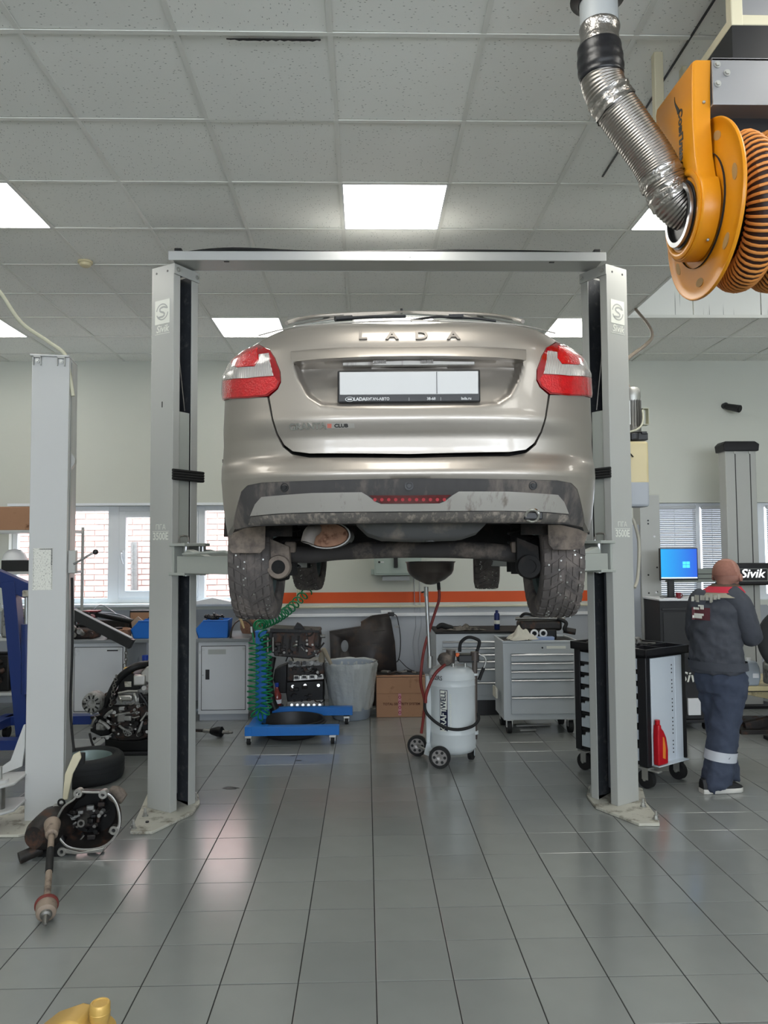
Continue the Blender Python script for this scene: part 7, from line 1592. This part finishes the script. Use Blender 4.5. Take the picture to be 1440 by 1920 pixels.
bm1 = MB().bb((a.x-X_, -.25, a.z), (b.x-X_, -.10, b.z)).build('sensor_beam', 'cart_black', tw, bevel=.02, seg=3)
a3, b3 = at(1305, 1092, YT-.2), at(1352, 1066, YT-.2); MB().bb((a3.x-X_-.3, -.20, a3.z), (b3.x-X_, -.12, b3.z)).build('beam_arm', mat('arm_green', (128, 134, 128), .4), tw, bevel=.004)
for dz in (.035, .085): MB().bb((a3.x-X_-.3, -.203, a3.z+dz), (b3.x-X_, -.199, a3.z+dz+.008)).build('beam_groove', 'black_metal', tw)
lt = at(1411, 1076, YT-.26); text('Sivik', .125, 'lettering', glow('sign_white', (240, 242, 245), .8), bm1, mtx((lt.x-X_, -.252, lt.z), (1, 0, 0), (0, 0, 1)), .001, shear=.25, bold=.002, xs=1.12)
bb0, bb1 = at(1386, 1090, YT-.26), at(1440, 1066, YT-.26); q = MB()
for (x0, x1, z0, z1) in ((bb0.x-X_, bb1.x-X_, bb0.z, bb0.z+.004), (bb0.x-X_, bb1.x-X_, bb1.z-.004, bb1.z), (bb1.x-X_-.004, bb1.x-X_, bb0.z, bb1.z)): q.bb((x0, -.2525, z0), (x1, -.2495, z1))
q.build('sign_border', 'decal_grey', bm1)
MB().bb((-w/2-.1, -.1, .0005), (w/2+.1, .3, .03)).build('foot_plate', 'cart_black', tw, bevel=.004)

# ================================================================ THINGS AT THE RIGHT EDGE
pf2 = thing('lift_platform', 'low cream scissor-lift platform on the floor behind the mechanic', 'lift platform', (3.95, 7.3, 0)); D('platform_cream', (196, 182, 140), .5, var=.12, scale=6, dirt=(90, 76, 52), dscale=6, damt=.25)
xa = at(1388, 1290, 6.95).x-3.95; zp = at(1410, 1287, 6.95).z
MB().bb((xa, -.35, zp-.05), (1.4, .35, zp)).build('runway', 'platform_cream', pf2, bevel=.004); MB().bb((xa+.02, -.35, zp-.052), (1.38, -.345, zp-.042)).build('edge_line', 'black_metal', pf2)
boxbar(Vector((xa+.1, -.2, .05)), Vector((1.2, -.2, zp-.06)), .06, .08, 'scissor_arm', 'engine_black', pf2); boxbar(Vector((xa+.1, -.12, zp-.06)), Vector((1.2, -.12, .05)), .06, .08, 'scissor_arm', 'platform_cream', pf2); MB().bb((xa+.02, -.3, .0005), (1.3, .3, .04)).build('base_frame', 'engine_black', pf2, bevel=.004)
p = at(1409, 1284, 6.98); t = thing('plastic_jug', 'cloudy plastic jug with a white label beside the mechanic', 'jug', (p.x, 7.02, zp)); D('jug', (176, 186, 196), .35, trans=.3, var=.04)
q = MB(); q.prism([(-.08, .001), (.06, .001), (.085, .08), (.075, .17), (.05, .225), (-.03, .225), (-.075, .17)], lambda a, b, u: (a, u, b), -.06, .06); q.build('body', 'jug', t, bevel=.015, seg=3); MB().cyl((0, 0, .225), (0, 0, .25), .022).build('cap', 'white_plastic', t); MB().bb((.005, -.0625, .075), (.06, -.0605, .115)).build('label', 'white_plastic', t)
p = at(1438, 1255, 6.9); p.x += .05; t = thing('brake_caliper', 'grey brake caliper and hub beside the plastic jug', 'brake caliper', (p.x+.02, 6.95, zp)); MB().box((0, 0, .12), (.12, .12, .20)).build('caliper', 'alu_cast', t, bevel=.02, seg=3); MB().cyl((-.04, -.08, .18), (-.04, .0, .18), .035).build('piston', 'zinc', t); MB().box((.05, -.06, .08), (.06, .05, .10)).build('bracket', 'engine_black', t, bevel=.01); MB().tube(smoothpath([(-.06, 0, .22), (-.02, -.03, .28), (.04, 0, .26)]), .012).build('brake_hose', 'plate_cream', t)
wx = at(1491, 1202, 6.55); t = thing('mounted_wheel', 'dark-tyred wheel clamped upright on a black stand beside the plastic jug', 'wheel', (wx.x, 6.55, 0)); MB().lathe([(.17, -.09), (.20, -.098), (.27, -.10), (.292, -.085), (.30, -.04), (.30, .04), (.292, .085), (.27, .10), (.20, .098), (.17, .09)], (0, 0, wx.z), (.5, 1, 0), 56).build('tyre', 'tyre_clean', t); MB().lathe([(.17, -.09), (.16, -.06), (.05, -.04), (0, -.04)], (0, 0, wx.z), (.5, 1, 0), 40).build('rim', 'rim_steel', t); MB().bb((.05, .1, .0005), (.15, .2, wx.z)).build('stand', 'cart_black', t); MB().bb((-.15, 0, .0005), (.35, .3, .03)).build('stand_base', 'cart_black', t)
p = at(1440, 1140, 6.6); o = MB().prism([(-.03, -.06), (.10, -.10), (.12, .10), (.03, .09), (-.01, .02)], lambda a, b, u: (a, u, b), 0, .04).build('tyre_bag', 'white_plastic', bevel=.006); o.location = (p.x+.02, 6.56, wx.z+.36); tag(o, 'white and blue plastic bag lying on the clamped wheel', 'bag')
o2 = MB().prism([(-.035, -.055), (.02, -.03), (.05, .08), (.03, .088), (-.015, .02)], lambda a, b, u: (a, u, b), -.002, .0).build('blue_print', 'blue_bin', o)
for k in range(2):
    a = fl(1295, 1385-k*0); q = MB(); z_ = .30-.12*k
# ================================================================ MECHANIC (seen from behind, facing right and away)
WY = 5.42; WX = at(1352, 1470, WY).x
wk = thing('person', 'person in dark grey-blue work overalls standing behind the tool cart, looking down', 'person', (WX, WY, 0))
def Wp(px, py, dy=0.0): p = at(px, py, WY+dy); return p-Vector((WX, WY, 0))
D('skin', (166, 120, 106), .5, var=.10, scale=14); D('cropped_hair', (150, 104, 90), .8, var=.2, scale=60)
D('overall', (66, 69, 77), .85, var=.12, scale=9, bump=.25, bscale=26); D('overall_blue', (58, 66, 84), .85, var=.12, scale=9, bump=.25, bscale=26)
D('red_band', (196, 44, 66), .7); D('khaki_band', (158, 152, 134), .8); D('brown_collar', (92, 74, 60), .85); D('reflective', (188, 192, 200), .4, var=.03); D('shoe_black', (24, 25, 28), .6, var=.15); D('shoe_sole', (206, 204, 198), .6)
def remesh(o, vox, sm=6, disp=0.0, dsz=.12):
    m = o.modifiers.new('fuse', 'REMESH'); m.mode = 'VOXEL'; m.voxel_size = vox; m.use_smooth_shade = True
    s_ = o.modifiers.new('soft', 'SMOOTH'); s_.factor = .5; s_.iterations = sm
    if disp:
        tx = bpy.data.textures.new('folds', 'CLOUDS'); tx.noise_scale = dsz; tx.noise_depth = 2
        d = o.modifiers.new('folds', 'DISPLACE'); d.texture = tx; d.strength = disp; d.mid_level = .5; d.texture_coords = 'LOCAL'
    return o
def ell(c, a, b, n=22, rot=0.0, tilt=Vector((0, 0, 0))): # horizontal ellipse ring, rot about z
    out = []
    for k in range(n):
        t = 2*PI*k/n; x, y = a*math.cos(t), b*math.sin(t); xr = x*math.cos(rot)-y*math.sin(rot); yr = x*math.sin(rot)+y*math.cos(rot)
        out.append(Vector((c[0]+xr, c[1]+yr, c[2]+tilt.x*xr+tilt.y*yr)))
    return out
pm = WY/1422
FD = Vector((.72, .69, 0)).normalized(); SD = Vector((FD.y, -FD.x, 0)) # facing, and his right hand side
rotb = math.atan2(SD.y, SD.x)
# torso sections: pixel centre, half width (across shoulders), half depth
SEC = [(1254, 1347, .188, .140), (1240, 1345, .188, .140), (1205, 1342, .182, .135), (1170, 1341, .180, .130), (1140, 1344, .180, .122), (1122, 1349, .172, .110), (1110, 1354, .135, .095), (1102, 1358, .095, .080), (1095, 1360, .072, .070)]
def trs(grow=1.0, lo=0, hi=9, dz=0): return [ell(Wp(cx, py)+Vector((0, .0, 0)), a*grow, b*grow, 28, rotb, Vector((0, 0, 0))) for (py, cx, a, b) in SEC[lo:hi]]
shR = Wp(1388, 1128, -.10); elR = Wp(1407, 1190, -.10); wrR = elR+FD*.24+Vector((-.06, .05, .0))
shL = Wp(1312, 1124, .06); elL = Wp(1306, 1190, .14); wrL = elL+FD*.25+Vector((.10, -.02, .02))
q = MB(); q.rings(trs()); q.rings([ell(Wp(1345, 1262), .178, .138, 28, rotb), ell(Wp(1345, 1240), .183, .140, 28, rotb)])
def limb(q, pts, rads): 
    P = smoothpath(pts, 6); n = len(P)-1
    q.tube(P, 1.0, n=16, radf=lambda u: rads[min(len(rads)-2, int(u*(len(rads)-1)))]*(1-(u*(len(rads)-1)-min(len(rads)-2, int(u*(len(rads)-1)))))+rads[min(len(rads)-1, int(u*(len(rads)-1))+1)]*(u*(len(rads)-1)-min(len(rads)-2, int(u*(len(rads)-1)))))
jk = remesh(q.build('jacket', 'overall', wk), .013, 6, .036, .07)
q = MB()
limb(q, [shR+Vector((-.07, .05, .06)), shR+Vector((.0, 0, -.04)), elR, elR.lerp(wrR, .5), wrR], [.080, .090, .080, .068, .060])
remesh(q.build('sleeve', 'overall', wk), .012, 5, .018, .08)
q = MB()
limb(q, [shL+Vector((.05, 0, .03)), shL+Vector((0, 0, -.04)), elL, elL.lerp(wrL, .5), wrL], [.085, .088, .074, .062, .055])
remesh(q.build('sleeve', 'overall', wk), .012, 5, .018, .08)
# body: head, neck, hands, one continuous surface
hc_ = Wp(1362, 1077); q = MB(); tl = Vector((FD.x*.28, FD.y*.28, 0))
q.ball(hc_+Vector((0, 0, .015)), .1, 24, 16, (.90, .98, 1.0)); q.ball(hc_+FD*.035+Vector((0, 0, -.035)), .078, 20, 14, (.92, .98, 1.0)); q.ball(hc_+FD*.055+Vector((0, 0, -.085)), .05, 16, 10, (1, 1, .75))
q.tube([hc_+Vector((0, 0, -.02))-FD*.02, Wp(1360, 1098), Wp(1357, 1112)], .060, n=18); q.tube([Wp(1357, 1105), Wp(1350, 1180), Wp(1347, 1240)], .07, n=12)
q.ball(hc_+FD*.112+Vector((0, 0, -.035)), .018, 10, 8, (.9, .9, 1.3)); q.ball(hc_+FD*.095+Vector((0, 0, -.080)), .020, 10, 8, (1.2, 1.0, .5))
for s_ in (-1, 1):
    e = hc_+SD*s_*.090+FD*.012+Vector((0, 0, -.022)); q.ball(e, .026, 12, 8, (.55, .8, 1.15))
    for (w_, el_, sg) in (((wrR, elR, 1) if s_ > 0 else (wrL, elL, -1)),):
        d = (w_-el_).normalized(); q.tube([w_-d*.12, w_-d*.02, w_+d*.03], .030, n=12); pc_ = w_+d*.065; q.ball(pc_, .042, 14, 10, (1.0, 1.0, .55))
        sd_ = d.cross(Vector((0, 0, 1))).normalized()
        for k, (off, ln_) in enumerate(((-.030, .062), (-.010, .075), (.010, .070), (.029, .055))):
            b0 = pc_+sd_*off+d*.028; b1 = b0+d*ln_*.55+Vector((0, 0, -.012)); b2 = b1+d*ln_*.25+Vector((0, 0, -.032)); q.tube([b0, b1, b2], .0095, n=8)
        th = pc_-sd_*sg*.034-d*.01; q.tube([th, th-sd_*sg*.022+d*.028, th-sd_*sg*.018+d*.055+Vector((0, 0, -.012))], .0105, n=8)
    q.tube([(wrR if s_ > 0 else wrL), (elR if s_ > 0 else elL), (shR if s_ > 0 else shL), Wp(1354, 1140)], .035, n=10)
bd = remesh(q.build('body', 'skin', wk), .0075, 3)
# closely cropped hair cap, ears and eyes
q = MB(); rs_ = []
for k in range(7):
    ph = .55+k*.20; rs_.append([hc_+Vector((0, 0, .012))-FD*.006+(SD*math.cos(t)*.093+FD*math.sin(t)*.100)*math.sin(ph)+Vector((0, 0, .102*math.cos(ph))) for t in [PI+PI*j/16 for j in range(17)]])
q.rings(rs_, False, False, closed=False); q.build('cropped_hair', 'cropped_hair', wk, recalc=False)
for s_ in (-1, 1):
    e = hc_+SD*s_*.096+FD*.012+Vector((0, 0, -.022)); MB().torus(e, SD, .021, .006, 20, 8).build('ear_rim', 'skin', wk)
    MB().ball(hc_+FD*.088+SD*s_*.034+Vector((0, 0, -.005)), .013, 12, 8).build('eye', 'white_plastic', wk)
# collar bands
def bandring(py0, py1, grow0, grow1, m_, nm, cxo=0):
    def sec(py):
        for (p0, c0, a0, b0), (p1, c1, a1, b1) in zip(SEC, SEC[1:]):
            if p1 <= py <= p0: t = (p0-py)/(p0-p1); return py, c0+(c1-c0)*t, a0+(a1-a0)*t, b0+(b1-b0)*t
        return SEC[-1]
    A = [sec(py0+(py1-py0)*k/3) for k in range(4)]
    q = MB(); q.rings([ell(Wp(cx, py), a+grow0, b+grow0, 32, rotb, Vector((-.22*FD.x*0, 0, 0))) for (py, cx, a, b) in A], False, False); return q.build(nm, m_, wk)
bandring(1119, 1109, .020, .020, 'khaki_band', 'shoulder_band'); bandring(1110, 1099, .024, .024, 'red_band', 'collar_band'); bandring(1100, 1093, .018, .018, 'brown_collar', 'collar')
bandring(1253, 1238, .016, .014, 'overall', 'waistband')
# marks on the back
def patch(px0, px1, py0, py1, m_, nm, parent, push=.012):
    q = MB(); rows = []
    for py in (py0, (py0+py1)/2, py1):
        row = []
        for k in range(5):
            px = px0+(px1-px0)*k/4; c = Wp(1347, py); x = Wp(px, py).x; a_, b_ = .200, .135
            # nearest surface point of the torso ellipse along the view direction
            best = min((ell(c, a_+push, b_+push, 120, rotb)), key=lambda v: abs(v.x-x)*3+max(0, v.y-c.y)*5)
            row.append((x, best.y, c.z))
        rows.append(row)
    q.rings(rows, False, False, closed=False); return q.build(nm, m_, parent, recalc=False)
pr = patch(1297, 1319, 1138, 1161, mat('print_maroon', (92, 48, 54), .8), 'back_print', wk, .016)
D('print_grey', (176, 174, 164), .8)
for (x0, x1, y0, y1) in ((1296, 1301, 1118, 1127), (1302, 1306, 1115, 1125), (1307, 1312, 1115, 1124), (1313, 1317, 1114, 1124), (1318, 1322, 1112, 1127), (1323, 1327, 1114, 1122), (1328, 1332, 1112, 1121), (1303, 1306, 1124, 1128), (1318, 1321, 1122, 1128)): patch(x0, x1, y0, y1, 'print_grey', 'back_lettering', wk, .019)
for (x0, x1, y0, y1) in ((1305, 1311, 1133, 1136), (1300, 1306, 1138, 1142), (1307, 1311, 1136, 1141), (1298, 1309, 1153, 1158), (1301, 1311, 1149, 1153)): patch(x0, x1, y0, y1, 'decal', 'back_emblem', wk, .020)
# trousers
hipR = Wp(1372, 1262, -.03); hipL = Wp(1334, 1262, .07); knR = Wp(1360, 1350, -.03); knL = Wp(1345, 1350, .10); anR = Wp(1345, 1462, -.04); anL = Wp(1362, 1450, .17)
q = MB(); q.rings([ell(Wp(1349, 1250), .168, .128, 24, rotb), ell(Wp(1351, 1275), .180, .135, 24, rotb), ell(Wp(1354, 1298), .165, .125, 24, rotb)])
limb(q, [hipR, knR.lerp(hipR, .5), knR, knR.lerp(anR, .5), anR, anR+Vector((0, 0, -.035))], [.115, .115, .102, .100, .104, .106])
limb(q, [hipL, knL.lerp(hipL, .5), knL, knL.lerp(anL, .5), anL, anL+Vector((0, 0, -.035))], [.11, .108, .094, .09, .092, .094])
remesh(q.build('trousers', 'overall_blue', wk), .013, 4, .034, .07)
c0, c1 = knR.lerp(anR, .50), knR.lerp(anR, .66)
q = MB(); q.rings([ell(c0.lerp(c1, k/3), .108, .106, 28, 0, Vector((-.10, 0, 0))) for k in range(4)], False, False); q.build('reflective_band', 'reflective', wk)
c0, c1 = knL.lerp(anL, .50), knL.lerp(anL, .66)
q = MB(); q.rings([ell(c0.lerp(c1, k/3), .097, .096, 28, 0) for k in range(4)], False, False); q.build('reflective_band', 'reflective', wk)
# shoes
def shoe(h, d):
    d = Vector(d).normalized(); s_ = Vector((d.y, -d.x, 0)); base = Vector((h.x, h.y, 0))
    prof = [(-.085, .034), (-.06, .042), (0, .040), (.07, .044), (.14, .048), (.19, .044), (.215, .028)]
    def rg_(z, g, lift=0): 
        R_ = [base+d*(u)+s_*(w_*g)+Vector((0, 0, z+lift*max(0, u-.05))) for u, w_ in prof]; L2 = [base+d*(u)-s_*(w_*g)+Vector((0, 0, z+lift*max(0, u-.05))) for u, w_ in reversed(prof)]; return R_+L2
    t = bpy.data.objects.new('shoe', None); COL.objects.link(t); t.parent = wk
    MB().rings([rg_(.002, .95), rg_(.010, 1.03), rg_(.030, 1.02), rg_(.034, .97)]).build('sole', 'shoe_sole', t, smooth=60)
    up = MB(); hs = [.095, .10, .098, .078, .066, .058, .045]
    rows = []
    for f in (0, .5, .85, 1.0):
        R_ = [base+d*u+s_*(w_*.96*(1-.75*max(0, f-.4)))+Vector((0, 0, .033+(hh-.033)*f)) for (u, w_), hh in zip(prof, hs)]; L2 = [base+d*u-s_*(w_*.96*(1-.75*max(0, f-.4)))+Vector((0, 0, .033+(hh-.033)*f)) for (u, w_), hh in reversed(list(zip(prof, hs)))]; rows.append(R_+L2)
    up.rings(rows); up.build('upper', 'shoe_black', t, smooth=60)
shoe(anR+Vector((-.04, -.01, 0)), (.98, .12, 0)); shoe(anL+Vector((-.06, .0, 0)), (.85, .55, 0))
